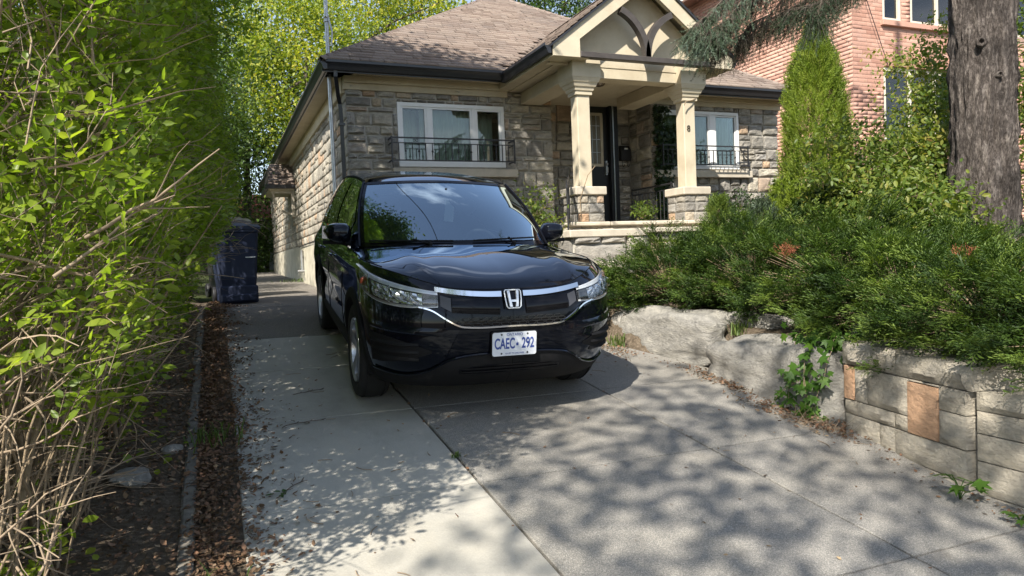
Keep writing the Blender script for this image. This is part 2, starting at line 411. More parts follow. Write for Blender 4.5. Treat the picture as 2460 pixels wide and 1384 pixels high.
q = MB(); q.grid([[(x, y, gz(y, x) - .006 + .004 * noise.noise(Vector((x * 20, y * 8, 0)))) for x in np.linspace(-.24, .038, 8)] for y in np.arange(-3, 10.6, .08)]); q.build('verge', M['soil'], kind='structure', smooth=1)
jm = simple('joint_dirt', (.035, .03, .025), .95)
q = MB(); q.grid([[(x if x < 9 else edge(y) + .06, y, gz(y, x if x < 9 else edge(y)) - .022) for x in (.034, 1.2, 2.7, 9)] for y in np.arange(-3.1, 8.1, .14)]); q.build('driveway_base', jm, kind='structure')
# kerb: separate lengths, slightly out of line
kerb = empty('kerb', (-.18, 4, 0), kind='structure')
y = -.5
ki = 0
while y < 9.6:
    L = random.uniform(.9, 1.25); q = MB(); xo = -.205 - .0035 * y * 2 + random.uniform(-.008, .008); wd = .065
    ys = np.linspace(y, y + L - .012, 6); rows = []
    for yy in ys:
        z = gz(yy, 0); nz_ = noise.noise(Vector((yy * 5, ki, 0))) * .006
        rows.append([(xo + a + nz_, yy, z + b_ + nz_) for a, b_ in ((0, -.09), (0, .008), (.012, .018), (wd - .012, .018), (wd, .008), (wd, -.09))])
    q.grid(rows); q.add(rows[0], [tuple(range(6))]); q.add(rows[-1], [tuple(range(6))])
    o_ = q.build('kerb_stone', M['kerb'], kerb, smooth=.6); o_.location = (.18, -4, 0); y += L; ki += 1

# ------------------------------------------------------------------ stone pieces (unit meshes facing -Y, 1 x 1 x 1)
def unit_stone(seed, nx=5, nzz=4, rough=.28, edge_in=.07, smooth=False):
    vs = []; fs = []
    def depth(u, v):
        e = min(u, 1 - u, v, 1 - v); pil = min(1, e / .16)
        n = noise.noise(Vector((u * 2.3 + seed * 7.1, v * 2.3, seed))) + .5 * noise.noise(Vector((u * 6 + seed * 3.3, v * 5, seed + 9)))
        return -(.45 + .55 * pil * (.75 + rough * n * 1.6))
    us = [0, .1, .37, .63, .9, 1][:nx + 1] if nx == 5 else list(np.linspace(0, 1, nx + 1)); vv = [0, .15, .5, .85, 1] if nzz == 4 else list(np.linspace(0, 1, nzz + 1))
    jit = random.Random(seed)
    for v in vv:
        for u in us:
            inn = 0 < u < 1 and 0 < v < 1
            ju = jit.uniform(-.05, .05) if inn else 0; jv = jit.uniform(-.05, .05) if inn else 0
            wob = 0 if inn else jit.uniform(0, .03)
            uu = u + ju + (wob if u == 0 else (-wob if u == 1 else 0)); v2 = v + jv + (wob if v == 0 else (-wob if v == 1 else 0))
            vs.append((uu - .5, depth(u, v), v2 - .5))
    n = len(us); m_ = len(vv)
    for i in range(m_ - 1):
        for j in range(n - 1): a = i * n + j; fs.append((a, a + 1, a + n + 1, a + n))
    per = [j for j in range(n)] + [i * n + n - 1 for i in range(1, m_)] + [(m_ - 1) * n + j for j in range(n - 2, -1, -1)] + [i * n for i in range(m_ - 2, 0, -1)]
    b = len(vs)
    for q in per: vs.append((vs[q][0], .0, vs[q][2]))
    k = len(per)
    for i in range(k): fs.append((per[(i + 1) % k], per[i], b + i, b + (i + 1) % k))
    return vs, fs
def stone_meshes(name, m, n=14, **k):
    out = []
    for s_ in range(n):
        vs, fs = unit_stone(s_ + 1, **k); me = bpy.data.meshes.new(name); me.from_pydata(vs, [], fs); me.materials.append(m); out.append(me)
    return out
STONES = stone_meshes('stone', M['stone'], 18, rough=.55)
BLOCKS = None
def tri_template(vs, fs):
    T = []
    for f in fs:
        for i in range(1, len(f) - 1): T.append((f[0], f[i], f[i + 1]))
    return np.array(vs, float), np.array(T, int)
SIDE_T = [tri_template(*unit_stone(s_ + 50, rough=.5)) for s_ in range(8)]

def ashlar(W, H, hmin=.08, hmax=.215, wmin=.14, wmax=.44, seed=1, holes=()):
    """irregular coursed stone layout; returns (x, z, w, h) cells; holes = (x0, x1, z0, z1)"""
    r = random.Random(seed); cells = []; z = 0
    while z < H - .03:
        h = r.uniform(hmin, hmax) * 1.25
        if H - z - h < hmin * .8: h = H - z
        x = 0
        while x < W - .02:
            w_ = r.uniform(wmin, wmax)
            if W - x - w_ < wmin * .8: w_ = W - x
            if h > .19 and r.random() < .45:
                k = r.uniform(.4, .6); cells.append((x, z, w_, h * k))
                if w_ > .34 and r.random() < .4:
                    q = r.uniform(.4, .6); cells += [(x, z + h * k, w_ * q, h * (1 - k)), (x + w_ * q, z + h * k, w_ * (1 - q), h * (1 - k))]
                else: cells.append((x, z + h * k, w_, h * (1 - k)))
            else: cells.append((x, z, w_, h))
            x += w_
        z += h
    for (a, b_, c, d) in holes:
        out = []
        for (x, z, w_, h) in cells:
            x1, z1 = x + w_, z + h
            if x >= b_ or x1 <= a or z >= d or z1 <= c: out.append((x, z, w_, h)); continue
            if x < a: out.append((x, z, a - x, h))
            if x1 > b_: out.append((b_, z, x1 - b_, h))
            xa, xb = max(x, a), min(x1, b_)
            if z < c: out.append((xa, z, xb - xa, c - z))
            if z1 > d: out.append((xa, d, xb - xa, z1 - d))
        cells = [c_ for c_ in out if c_[2] > .045 and c_[3] > .035]
    return cells
def lay_stones(cells, org, rz, parent, meshes=None, gap=.022, dep=.052, name='stone', base=(0, 0, 0), tilt=0):
    """cells laid on the plane through org whose outward normal is local -Y turned by rz"""
    meshes = meshes or STONES; r = random.Random(len(cells)); Rm = Matrix.Rotation(rz, 3, 'Z'); outl = []
    for (x, z, w_, h) in cells:
        o_ = bpy.data.objects.new(name, r.choice(meshes)); COL.objects.link(o_)
        p_ = Rm @ Vector((x + w_ / 2, 0, z + h / 2)) + Vector(org) - Vector(base)
        o_.location = p_; o_.rotation_euler = (0, 0, rz)
        o_.scale = ((w_ - gap), dep * r.uniform(.8, 1.35), (h - gap))
        o_.parent = parent; outl.append(o_)
    return outl
def join_stones(name, cells, org, rz, m, parent, tmpls, gap=.014, dep=.035, base=(0, 0, 0)):
    r = random.Random(5); Rm = np.array(Matrix.Rotation(rz, 3, 'Z')); V = []; T = []; tn = []; nb = 0
    for (x, z, w_, h) in cells:
        tv, tt = r.choice(tmpls); sc = np.array([w_ - gap, dep * r.uniform(.7, 1.5), h - gap])
        v = (tv * sc + np.array([x + w_ / 2, 0, z + h / 2])) @ Rm.T + np.array(org) - np.array(base)
        V.append(v); T.append(tt + nb); nb += len(tv); tn += [r.random()] * len(tt)
    me = tri_mesh(name, np.concatenate(V), np.concatenate(T), tn); me.materials.append(m)
    return link(name, me, None, parent, kind='stuff')

# ------------------------------------------------------------------ house
HX0, HX1, HY, HZ = 1.82, 9.88, 10.5, 1.10
FL = 1.98                       # porch floor
house = empty('bungalow', (5.7, 10.5, 1.1), 'stone bungalow with brown shingled hip roof, cream porch gable and black gutters', 'house')
HB = Vector((5.7, 10.5, 1.1))
def hbuild(mb, name, m, parent=None, **k):
    """world-coordinate mesh parented to the house (or to a part of it)"""
    o_ = mb.build(name, m, parent or house, **k); o_.matrix_parent_inverse = Matrix.Translation(-HB); return o_
def hfix(o_): o_.matrix_parent_inverse = Matrix.Translation(-HB); return o_
WL = (2.58, 4.30, 2.97, 3.93); WR = (7.25, 8.95, 2.99, 4.02)
mb = MB()
for (a, b_, hh) in ((HX0 + .02, 5.13, WL), (7.07, HX1 - .02, WR)):
    y0, y1 = HY + .02, HY + .10
    mb.b(a, hh[0], y0, y1, .9, 4.16); mb.b(hh[1], b_, y0, y1, .9, 4.16); mb.b(hh[0], hh[1], y0, y1, .9, hh[2]); mb.b(hh[0], hh[1], y0, y1, hh[3], 4.16)
    mb.b(a, b_, HY + .92, 12.2, .9, 4.16)
mb.b(HX0 + .02, HX0 + .1, HY + .1, HY + .92, .9, 4.16); mb.b(5.05, 5.13, HY + .1, HY + .92, .9, 4.16); mb.b(7.07, 7.15, HY + .1, HY + .92, .9, 4.16); mb.b(HX1 - .1, HX1 - .02, HY + .1, HY + .92, .9, 4.16)
mb.b(HX0 + .02, HX1 - .02, 11.24, 26.8, .9, 4.155)
hbuild(mb, 'wall', M['mortar'])
mb = MB(); mb.b(HX0 - .012, HX0 + .04, 12.0, 26.85, 1.0, 1.98); hbuild(mb, 'foundation', M['parge'])
z0 = 1.15
cl = ashlar(5.15 - HX0, 4.15 - z0, seed=5, hmin=.06, hmax=.235, wmin=.12, wmax=.40, holes=[(WL[0] - .0 - HX0, WL[1] - HX0, WL[2] - z0 - .13, WL[3] - z0)])
lay_stones(cl, (HX0, HY + .02, z0), 0, house, base=HB)
cl = ashlar(HX1 - 7.05, 4.15 - 1.9, seed=8, hmin=.11, hmax=.24, holes=[(WR[0] - 7.05, WR[1] - 7.05, WR[2] - 1.9 - .13, WR[3] - 1.9)])
lay_stones(cl, (7.05, HY + .02, 1.9), 0, house, base=HB)
cl = ashlar(1.9, 4.2 - FL, seed=12, hmin=.15, hmax=.24, wmin=.22, wmax=.5, holes=[(.77, 1.58, 0, 4.24 - FL), (.46, 1.76, 4.22 - FL, 4.38 - FL)])
lay_stones(cl, (5.15, 11.22, FL), 0, house, base=HB)
cl = ashlar(.68, 4.15 - FL, seed=13, hmin=.16, hmax=.22, wmin=.2, wmax=.4)   # return beside the door, facing -X
lay_stones(cl, (7.07, 11.2, FL), -PI / 2, house, base=HB)
cells = ashlar(16.3, 4.1 - 1.0, seed=21, hmin=.09, hmax=.24, wmin=.13, wmax=.42)
cells = [c for c in cells if not (c[0] < 14.8 and c[1] + 1.0 + c[3] * .5 < 1.98)]
# laid on the side wall, facing -X: local x runs from the back corner towards the front corner
join_stones('side_stones', cells, (HX0 + .02, 26.8, 1.0), -PI / 2, M['sidestone'], house, SIDE_T, dep=.028, base=HB)
# quoins at the left front corner are the front stones' ends; frieze, soffit, gutters
mb = MB()
mb.b(HX0 - .03, 4.36, HY - .045, HY + .02, 4.07, 4.26); mb.b(6.98, HX1 + .03, HY - .045, HY + .02, 4.10, 4.26)
mb.b(HX0 - .05, HX0 + .02, HY + .02, 26.9, 4.03, 4.26); mb.b(HX1 - .02, HX1 + .05, HY + .02, 26.9, 4.06, 4.26)
mb.b(HX0 - .02, 4.36, HY - .09, HY - .045, 4.16, 4.262); mb.b(6.98, HX1 + .02, HY - .09, HY - .045, 4.18, 4.262)
hbuild(mb, 'frieze_board', M['stucco'], bevel=.006)
mb = MB(); mb.b(1.5, 9.95, 10.12, HY + .1, 4.262, 4.28); mb.b(1.5, HX0 + .1, 10.12, 26.9, 4.262, 4.28); mb.b(HX1 - .1, 10.2, HY, 26.9, 4.262, 4.28)
hbuild(mb, 'soffit', M['stucco'])
def gutter_run(a, b_, nrm, name='gutter', top=4.37):
    """K-profile gutter from a to b (2D) with outward normal nrm"""
    prof = [(0, -.13), (.045, -.13), (.06, -.10), (.075, -.06), (.10, -.035), (.10, 0), (.088, 0), (.088, -.03), (.012, -.03), (0, 0)]
    rows = []
    for q in (a, b_): rows.append([(q[0] + nrm[0] * u, q[1] + nrm[1] * u, (q[2] if len(q) > 2 else top) + v) for u, v in prof])
    g = MB(); g.grid(rows, closed=True); g.add(rows[0], [tuple(range(len(prof)))]); g.add(rows[1], [tuple(range(len(prof)))])
    return hbuild(g, name, M['gutter'], smooth=.5)
gutter_run((1.50, 10.14), (4.12, 10.14), (0, -1)); gutter_run((7.2, 10.14), (9.95, 10.14), (0, -1))
gutter_run((1.52, 10.06), (1.52, 27), (-1, 0)); gutter_run((9.93, 10.06), (9.93, 27), (1, 0))
mb = MB(); mb.b(1.46, 4.2, 10.135, 10.15, 4.22, 4.38); mb.b(7.15, 9.95, 10.135, 10.15, 4.22, 4.38); mb.b(1.52, 1.535, 10.14, 27, 4.22, 4.38); mb.b(9.92, 9.935, 10.14, 27, 4.22, 4.38)
hbuild(mb, 'fascia', M['gutter'])
# roof planes
PT = .65; EX0, EX1, EY = 1.44, 10.02, 10.04; ZE = 4.375
AX = (EX0 + EX1) / 2; RUN = (EX1 - EX0) / 2; AY = EY + RUN; AZ = ZE + RUN * PT; BY = 27.2
mb = MB(); o3 = .02
mb.add([(EX0, EY, ZE - .03), (EX1, EY, ZE - .03), (EX1, BY, ZE - .03), (EX0, BY, ZE - .03), (AX, AY, AZ - .03), (AX, BY - RUN, AZ - .03)],
       [(0, 1, 4), (1, 2, 5, 4), (2, 3, 5), (3, 0, 4, 5), (0, 3, 2, 1)])
hbuild(mb, 'roof', M['shingle'])
def shingles(name, org, ux, up_, inside, ulen, vlen, parent=None, m=None, exp=.125, wd=.26, seed=4, keep_out=None):
    """courses of tabs on the plane org + u*ux + v*up_; inside(u, v) clips"""
    r = random.Random(seed); ux = Vector(ux).normalized(); up_ = Vector(up_).normalized(); n = ux.cross(up_).normalized()
    if n.z < 0: n = -n
    V = []; T = []; tn = []; v = 0; nb = 0; row = 0
    while v < vlen:
        u = -r.uniform(0, wd)
        while u < ulen:
            w_ = r.choice((.14, .2, .26, .32)); u0, u1 = u + .003, u + w_ - .003; u += w_
            a, b_ = max(0, u0), min(ulen, u1)
            if b_ - a < .03: continue
            if not inside((a + b_) / 2, v + exp * .4): continue
            # clip sideways
            while not inside(a, v + exp * .5) and a < b_: a += .03
            while not inside(b_, v + exp * .5) and b_ > a: b_ -= .03
            if b_ - a < .03: continue
            th = .011 + r.choice((0, 0, .006)); lo = v - .004 - r.choice((0, 0, 0, .006))
            hi = v + exp + .01
            O = Vector(org)
            pts = [O + ux * a + up_ * lo + n * (th + .003), O + ux * b_ + up_ * lo + n * (th + .003), O + ux * b_ + up_ * hi + n * .004, O + ux * a + up_ * hi + n * .004,
                   O + ux * a + up_ * lo - n * .004, O + ux * b_ + up_ * lo - n * .004]
            V += [tuple(q) for q in pts]
            T += [(nb, nb + 1, nb + 2), (nb, nb + 2, nb + 3), (nb, nb + 4, nb + 5), (nb, nb + 5, nb + 1)]; nb += 6
            tn += [r.random()] * 4
        v += exp; row += 1
    me = tri_mesh(name, V, T, tn); me.materials.append(m or M['shingle'])
    o_ = link(name, me, None, parent or house, kind='stuff'); return hfix(o_)
SL = math.sqrt(1 + PT * PT)
def front_ok(u, v):
    d = v / SL; x = EX0 + u; y = EY + d
    if x < EX0 + d or x > EX1 - d: return False
    if ZE + d * PT < 4.36 + (1.5 - abs(x - 5.67)) * .77: return False   # under the porch gable
    return True
shingles('shingles', (EX0, EY, ZE), (1, 0, 0), (0, 1, PT), front_ok, EX1 - EX0, RUN * SL)
shingles('shingles', (EX0, BY, ZE), (0, -1, 0), (1, 0, PT), lambda u, v: (u < BY - EY - v / SL) and (u > v / SL), BY - EY, RUN * SL, seed=6)
# hip caps, one by one
def caps(a, b_, parent=house, step=.15, w_=.15):
    a, b_ = Vector(a), Vector(b_); L = (b_ - a).length; d = (b_ - a).normalized(); s_ = Vector((0, 0, 1)).cross(d).normalized(); n = d.cross(s_) if d.cross(s_).z > 0 else -d.cross(s_)
    k = 0
    while k * step < L:
        o0 = a + d * (k * step - .01); o1 = a + d * min(L, k * step + step + .03)
        q = MB(); q.add([o0 - s_ * w_ / 2 - n * .028, o0 + n * .032, o0 + s_ * w_ / 2 - n * .028, o1 - s_ * w_ / 2 - n * .036, o1 + n * .018, o1 + s_ * w_ / 2 - n * .036,
                         o0 - s_ * w_ / 2 - n * .04, o0 + n * .02, o0 + s_ * w_ / 2 - n * .04], [(0, 1, 4, 3), (1, 2, 5, 4), (6, 7, 1, 0), (7, 8, 2, 1)])
        hbuild(q, 'ridge_cap', M['shingle']); k += 1
caps((EX0, EY, ZE), (AX, AY, AZ)); caps((EX1, EY, ZE), (AX, AY, AZ))

# windows
def window(x0, x1, zz0, zz1, lights, Y=HY):
    f = MB(); w_ = .055
    f.b(x0, x1, Y - .005, Y + .09, zz1 - w_, zz1); f.b(x0, x1, Y - .005, Y + .09, zz0, zz0 + w_)
    f.b(x0, x0 + w_, Y - .005, Y + .09, zz0 + w_, zz1 - w_); f.b(x1 - w_, x1, Y - .005, Y + .09, zz0 + w_, zz1 - w_)
    fr = hbuild(f, 'window', M['upvc'], bevel=.004)
    fr['label'] = 'white framed window with pale curtains'
    for (a, b_) in lights:
        s_ = MB(); k = .03
        s_.b(a, b_, Y + .012, Y + .07, zz1 - w_ - k, zz1 - w_); s_.b(a, b_, Y + .012, Y + .07, zz0 + w_, zz0 + w_ + k)
        s_.b(a, a + k, Y + .012, Y + .07, zz0 + w_ + k, zz1 - w_ - k); s_.b(b_ - k, b_, Y + .012, Y + .07, zz0 + w_ + k, zz1 - w_ - k)
        ch = s_.build('sash', M['upvc'], fr, bevel=.003)
        g_ = MB(); g_.b(a + k - .004, b_ - k + .004, Y + .03, Y + .036, zz0 + w_ + k - .004, zz1 - w_ - k + .004); g_.build('pane', M['glass'], fr)
    for (a, b_) in zip([l[1] for l in lights[:-1]], [l[0] for l in lights[1:]]):
        s_ = MB(); s_.b(a, b_, Y + .004, Y + .085, zz0 + w_, zz1 - w_); s_.build('mullion', M['upvc'], fr, bevel=.003)
    return fr
w1 = window(WL[0], WL[1], WL[2], WL[3], [(2.635, 3.03), (3.10, 3.76), (3.83, 4.245)])
w2 = window(WR[0], WR[1], WR[2], WR[3], [(7.305, 7.72), (7.79, 8.30), (8.42, 8.90)])
def curtain(x0, x1, zz0, zz1, Y, parent, amp=.02, per=.085, seed=0):
    n = int((x1 - x0) / .012); P_ = []
    for z in (zz0, zz1):
        P_.append([(x0 + (x1 - x0) * i / n, Y + amp * math.sin((x0 + (x1 - x0) * i / n) / per * 2 * PI + 1.5 * noise.noise(Vector((i * .05, seed, 0)))) + .012 * noise.noise(Vector((i * .21, 3, seed))), z) for i in range(n + 1)])
    c_ = MB(); c_.grid(P_); return c_.build('curtain', M['curtain'], parent, smooth=2)
curtain(2.95, 3.85, 3.0, 3.9, HY + .16, w1); curtain(2.62, 2.98, 3.0, 3.9, HY + .40, w1); curtain(3.84, 4.26, 3.0, 3.9, HY + .42, w1, seed=4); curtain(7.3, 8.88, 3.02, 4.0, HY + .2, w2, seed=2)
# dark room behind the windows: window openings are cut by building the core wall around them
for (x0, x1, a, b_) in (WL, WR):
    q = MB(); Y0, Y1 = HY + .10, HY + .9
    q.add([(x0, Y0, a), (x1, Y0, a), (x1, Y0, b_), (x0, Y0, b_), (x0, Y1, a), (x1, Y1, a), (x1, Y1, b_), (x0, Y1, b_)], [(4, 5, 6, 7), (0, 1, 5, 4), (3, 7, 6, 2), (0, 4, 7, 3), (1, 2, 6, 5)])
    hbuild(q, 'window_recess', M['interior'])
# sills
for a, b_, zt in ((2.46, 4.47, 2.935), (7.1, 9.17, 2.955)):
    q = MB(); q.b(a, b_, HY - .10, HY + .03, zt - .125, zt); hbuild(q, 'window_sill', M['limestone'], bevel=.008)
# balconette railings
def railing(x0, x1, zb, zt, Y, out=.22, n=19, parent=house, Yw=HY):
    r_ = MB(); y0 = Y - out
    for zz, w_ in ((zt, .022), (zt - .075, .012), (zb, .018)):
        r_.b(x0, x1, y0 - .008, y0 + .008, zz - w_ / 2, zz + w_ / 2)
        r_.b(x0 - .006, x0 + .008, y0, Yw, zz - w_ / 2, zz + w_ / 2); r_.b(x1 - .008, x1 + .006, y0, Yw, zz - w_ / 2, zz + w_ / 2)
    for x in (x0, x1): r_.b(x - .010, x + .010, y0 - .010, y0 + .010, zb - .03, zt + .02)
    ro = hbuild(r_, 'railing', M['iron'])
    for i in range(1, n):
        x = x0 + (x1 - x0) * i / n; q = MB(); q.b(x - .006, x + .006, y0 - .006, y0 + .006, zb, zt - .075)
        if i % 2 == 0:
            q.ball((x, y0, (zb + zt) / 2 - .03), (.016, .016, .022), 8, 6); q.ball((x, y0, zb + .10), (.01, .01, .014), 6, 4)
        q.build('baluster', M['iron'], ro)
    for i in (3, 9, 15):
        x = x0 + (x1 - x0) * (i + .5) / n; q = MB()
        for sg in (-1, 1):
            pts = [(x + sg * (.02 + .016 * math.cos(a_)), y0, zt - .037 + .018 * math.sin(a_)) for a_ in np.linspace(0, 2 * PI * .95, 12)]
            q.tube(pts, .0045, 5)
        q.build('scroll', M['iron'], ro)
    return ro
railing(2.42, 4.36, 3.03, 3.36, HY, .24); railing(7.15, 8.98, 3.04, 3.37, HY, .2)
# downspout with its two bends
q = MB()
pts = [(1.64, 10.14, 4.25), (1.64, 10.14, 4.17), (1.70, 10.36, 3.93), (1.73, 10.42, 3.84), (1.74, 10.42, 3.6), (1.74, 10.42, 1.3)]
for a, b_ in zip(pts, pts[1:]):
    pass
q.tube(pts, [.036, .036, .038, .038, .038, .038], 4); hbuild(q, 'downspout', M['gutter'])
for z in (3.55, 2.4): q = MB(); q.b(1.695, 1.785, 10.375, 10.50, z - .015, z + .015); hbuild(q, 'downspout_strap', M['gutter'])
# service mast on the corner
q = MB(); q.tube([(1.60, 10.44, 2.2), (1.60, 10.44, 6.1)], .028, 12); hbuild(q, 'service_mast', M['galv'], smooth=1.2)
q = MB(); q.lathe([(.03, -.02), (.042, -.02), (.042, .0), (.034, .006), (.034, .03), (.042, .036), (.042, .056), (.03, .056)], (1.60, 10.44, 5.02), 14); q.tube([(1.62, 10.40, 5.05), (1.66, 10.36, 4.85), (1.645, 10.38, 4.65)], .012, 6); hbuild(q, 'mast_clamp', M['galv'], smooth=1.2)

# ---- porch
PX0, PX1, PG = 4.20, 7.14, 8.45
PC = (PX0 + PX1) / 2; PH = (PX1 - PX0) / 2; ZB = 4.17; GS = .77; ZT = 4.31; PAZ = ZT + PH * GS
def hbox(name, m, *bs, bevel=.006, parent=None, **k):
    q = MB()
    for b_ in bs: q.b(*b_)
    return hbuild(q, name, m, parent, bevel=bevel, **k)
# platform with stone faces
hbox('porch_floor', M['limestone'], (4.42, 7.05, 8.62, 11.2, 1.0, 1.93))
q = MB(); q.b(7.0, 7.06, 8.6, 10.5, 1.0, 1.9); hbuild(q, 'porch_side', M['mortar'])
def coping(x0, x1, y0, y1, zt, th=.07, name='coping_stone', m=None, sd=0):
    """a rough-edged flat stone"""
    r = random.Random(int(x0 * 100) + sd); q = MB(); pts = []
    n = 7
    for i in range(n): pts.append((x0 + (x1 - x0) * i / n, y0 + r.uniform(-.012, .012)))
    for i in range(3): pts.append((x1 + r.uniform(-.008, .008), y0 + (y1 - y0) * i / 3))
    for i in range(n): pts.append((x1 + (x0 - x1) * i / n, y1 + r.uniform(-.01, .01)))
    for i in range(3): pts.append((x0 + r.uniform(-.008, .008), y1 + (y0 - y1) * i / 3))
    q.prism(pts, 'z', zt - th, zt); return hbuild(q, name, m or M['limestone'], bevel=.012)
for a, b_ in ((4.40, 5.02), (5.03, 5.72), (5.73, 6.30), (6.31, 7.08)): coping(a, b_, 8.52, 9.05, FL + .0, .055)
cl = ashlar(1.55, .62, seed=31, hmin=.09, hmax=.15, wmin=.25, wmax=.5); lay_stones(cl, (5.55, 8.62, 1.28), 0, house, base=HB, dep=.05)
cl = ashlar(1.1, .66, seed=33, hmin=.14, hmax=.2, wmin=.25, wmax=.5); lay_stones(cl, (4.44, 8.60, 1.25), 0, house, base=HB, dep=.05)
cl = ashlar(2.4, .8, seed=34, hmin=.14, hmax=.2, wmin=.25, wmax=.5); lay_stones(cl, (4.42, 11.0, 1.12), -PI / 2, house, base=HB, dep=.05)
# lower terrace and steps on the left of the platform
for (x0, x1, y0, y1, zt, th) in ((4.18, 5.35, 8.12, 8.60, 1.86, .10), (4.25, 5.6, 7.72, 8.12, 1.44, .09), (5.36, 6.9, 8.2, 8.6, 1.87, .07)):
    coping(x0, x1, y0, y1, zt, th, 'step_stone', sd=3)
hbox('step_core', M['mortar'], (4.26, 5.36, 8.2, 8.62, 1.0, 1.77), (5.36, 6.9, 8.3, 8.62, 1.0, 1.8), (4.32, 5.6, 7.8, 8.2, 1.0, 1.36))
lay_stones([(0, 0, .78, .30), (0, .3, .4, .10), (.4, .3, .38, .10), (.78, 0, .35, .40)], (4.26, 8.2, 1.37), 0, house, base=HB, dep=.09)
lay_stones(ashlar(1.28, .28, seed=44, hmin=.12, hmax=.18), (4.32, 7.8, 1.08), 0, house, base=HB, dep=.06)
lay_stones(ashlar(.4, .7, seed=45, hmin=.15, hmax=.2), (4.26, 8.6, 1.06), -PI / 2, house, base=HB, dep=.06)
lay_stones(ashlar(1.5, .45, seed=46, hmin=.10, hmax=.14, wmin=.25, wmax=.5), (5.37, 8.3, 1.36), 0, house, base=HB, dep=.05)
# columns
for cx_ in (4.78, 6.55):
    col = hbox('porch_column', M['stucco'], (cx_ - .10, cx_ + .10, 8.74, 8.94, 2.47, 3.76), bevel=.01)
    cy_ = 8.84
    q = MB()
    rings = [(.105, 3.74), (.125, 3.745), (.125, 3.79), (.14, 3.80), (.15, 3.84), (.165, 3.85), (.185, 3.90), (.195, 3.905), (.215, 3.955), (.215, 3.96)]
    P_ = [[(cx_ + sx_ * r_, cy_ + sy_ * r_, z) for sx_, sy_ in ((-1, -1), (1, -1), (1, 1), (-1, 1))] for r_, z in rings]
    q.grid(P_, closed=True); q.add(P_[0], [(0, 1, 2, 3)]); q.add(P_[-1], [(0, 1, 2, 3)]); q.build('capital', M['stucco'], col)
    q = MB(); q.b(cx_ - .222, cx_ + .222, cy_ - .222, cy_ + .222, 3.96, 4.23); q.build('capital_block', M['stucco'], col, bevel=.006)
    q = MB(); q.b(cx_ - .245, cx_ + .245, cy_ - .245, cy_ + .245, 2.355, 2.47); q.build('pedestal_cap', M['limestone'], col, bevel=.012)
    hbox('pedestal', M['mortar'], (cx_ - .195, cx_ + .195, cy_ - .195, cy_ + .195, 1.93, 2.354), bevel=.0)
    for rz_, og in ((0, (cx_ - .21, cy_ - .195, 1.97)), (-PI / 2, (cx_ - .195, cy_ + .21, 1.97)), (PI / 2, (cx_ + .195, cy_ - .21, 1.97))):
        lay_stones(ashlar(.42, .385, seed=int(cx_ * 10), hmin=.09, hmax=.14, wmin=.13, wmax=.24), og, rz_, house, base=HB, dep=.028, gap=.012)
# number 8
def text_mesh(c, name, parent, loc, rot, scale=(1, 1, 1)):
    t_ = bpy.data.objects.new('tmp', c); COL.objects.link(t_); bpy.context.view_layer.update()
    me = bpy.data.meshes.new_from_object(t_.evaluated_get(bpy.context.evaluated_depsgraph_get())); bpy.data.objects.remove(t_)
    o_ = bpy.data.objects.new(name, me); COL.objects.link(o_); o_.parent = parent; o_.location = loc; o_.rotation_euler = rot; o_.scale = scale; return o_
fc = bpy.data.curves.new('house_number', 'FONT'); fc.body = '8'; fc.size = .125; fc.extrude = .004; fc.align_x = 'CENTER'
fc.materials.append(M['lamp_metal']); text_mesh(fc, 'house_number', house, Vector((6.525, 8.735, 3.30)) - HB, (PI / 2, 0, 0))
# gable
def gz_at(x): return ZT + (PH - abs(x - PC)) * GS
q = MB(); fw = .205
yo, yi = PG, PG + .07
for sg in (-1, 1):
    A = PC + sg * PH; B = PC + sg * (PH - .40)
    poly = [(A, ZB), (A, ZT), (PC, PAZ), (PC, PAZ - fw * 1.12), (B, ZT + .4 * GS - fw), (B, ZB)]
    q.prism(poly if sg < 0 else poly[::-1], 'y', yo, yi)
hbuild(q, 'bargeboard', M['stucco'])
q = MB(); q.prism([(PX0 + .05, 4.14), (PC - 0, 4.14), (PX1 - .05, 4.14), (PC, PAZ - .05)], 'y', PG + .28, PG + .34); hbuild(q, 'gable_panel', M['stucco'])
q = MB()   # soffit under the rakes and eaves
for sg in (-1, 1):
    A = PC + sg * (PH + .0)
    q.add([(A, PG + .05, ZT - .02), (PC, PG + .05, PAZ - .02), (PC, 12, PAZ - .02), (A, 12, ZT - .02)], [(0, 1, 2, 3)])
    q.add([(A, PG + .02, ZB + .004), (PC + sg * (PH - .55), PG + .02, ZB + .004), (PC + sg * (PH - .55), HY + .1, ZB + .004), (A, HY + .1, ZB + .004)], [(0, 1, 2, 3)])
    q.add([(A, PG + .02, ZB + .004), (A, HY + .1, ZB + .004), (A, HY + .1, ZT), (A, PG + .02, ZT)], [(0, 1, 2, 3)])
hbuild(q, 'porch_soffit', M['stucco'])
hbox('porch_beam', M['stucco'], (5.0, 6.33, 8.74, 8.98, 3.99, 4.2), (4.60, 4.96, 9.05, HY, 3.98, 4.16), (6.38, 6.72, 9.05, HY, 3.98, 4.16))
hbox('porch_ceiling', M['stucco'], (4.4, 6.95, 8.78, 11.2, 4.165, 4.19), bevel=0)
hbox('tie_beam', M['wood_dark'], (PX0 + .405, PX1 - .405 + .0, PG - .015, PG + .10, 4.175, 4.25))
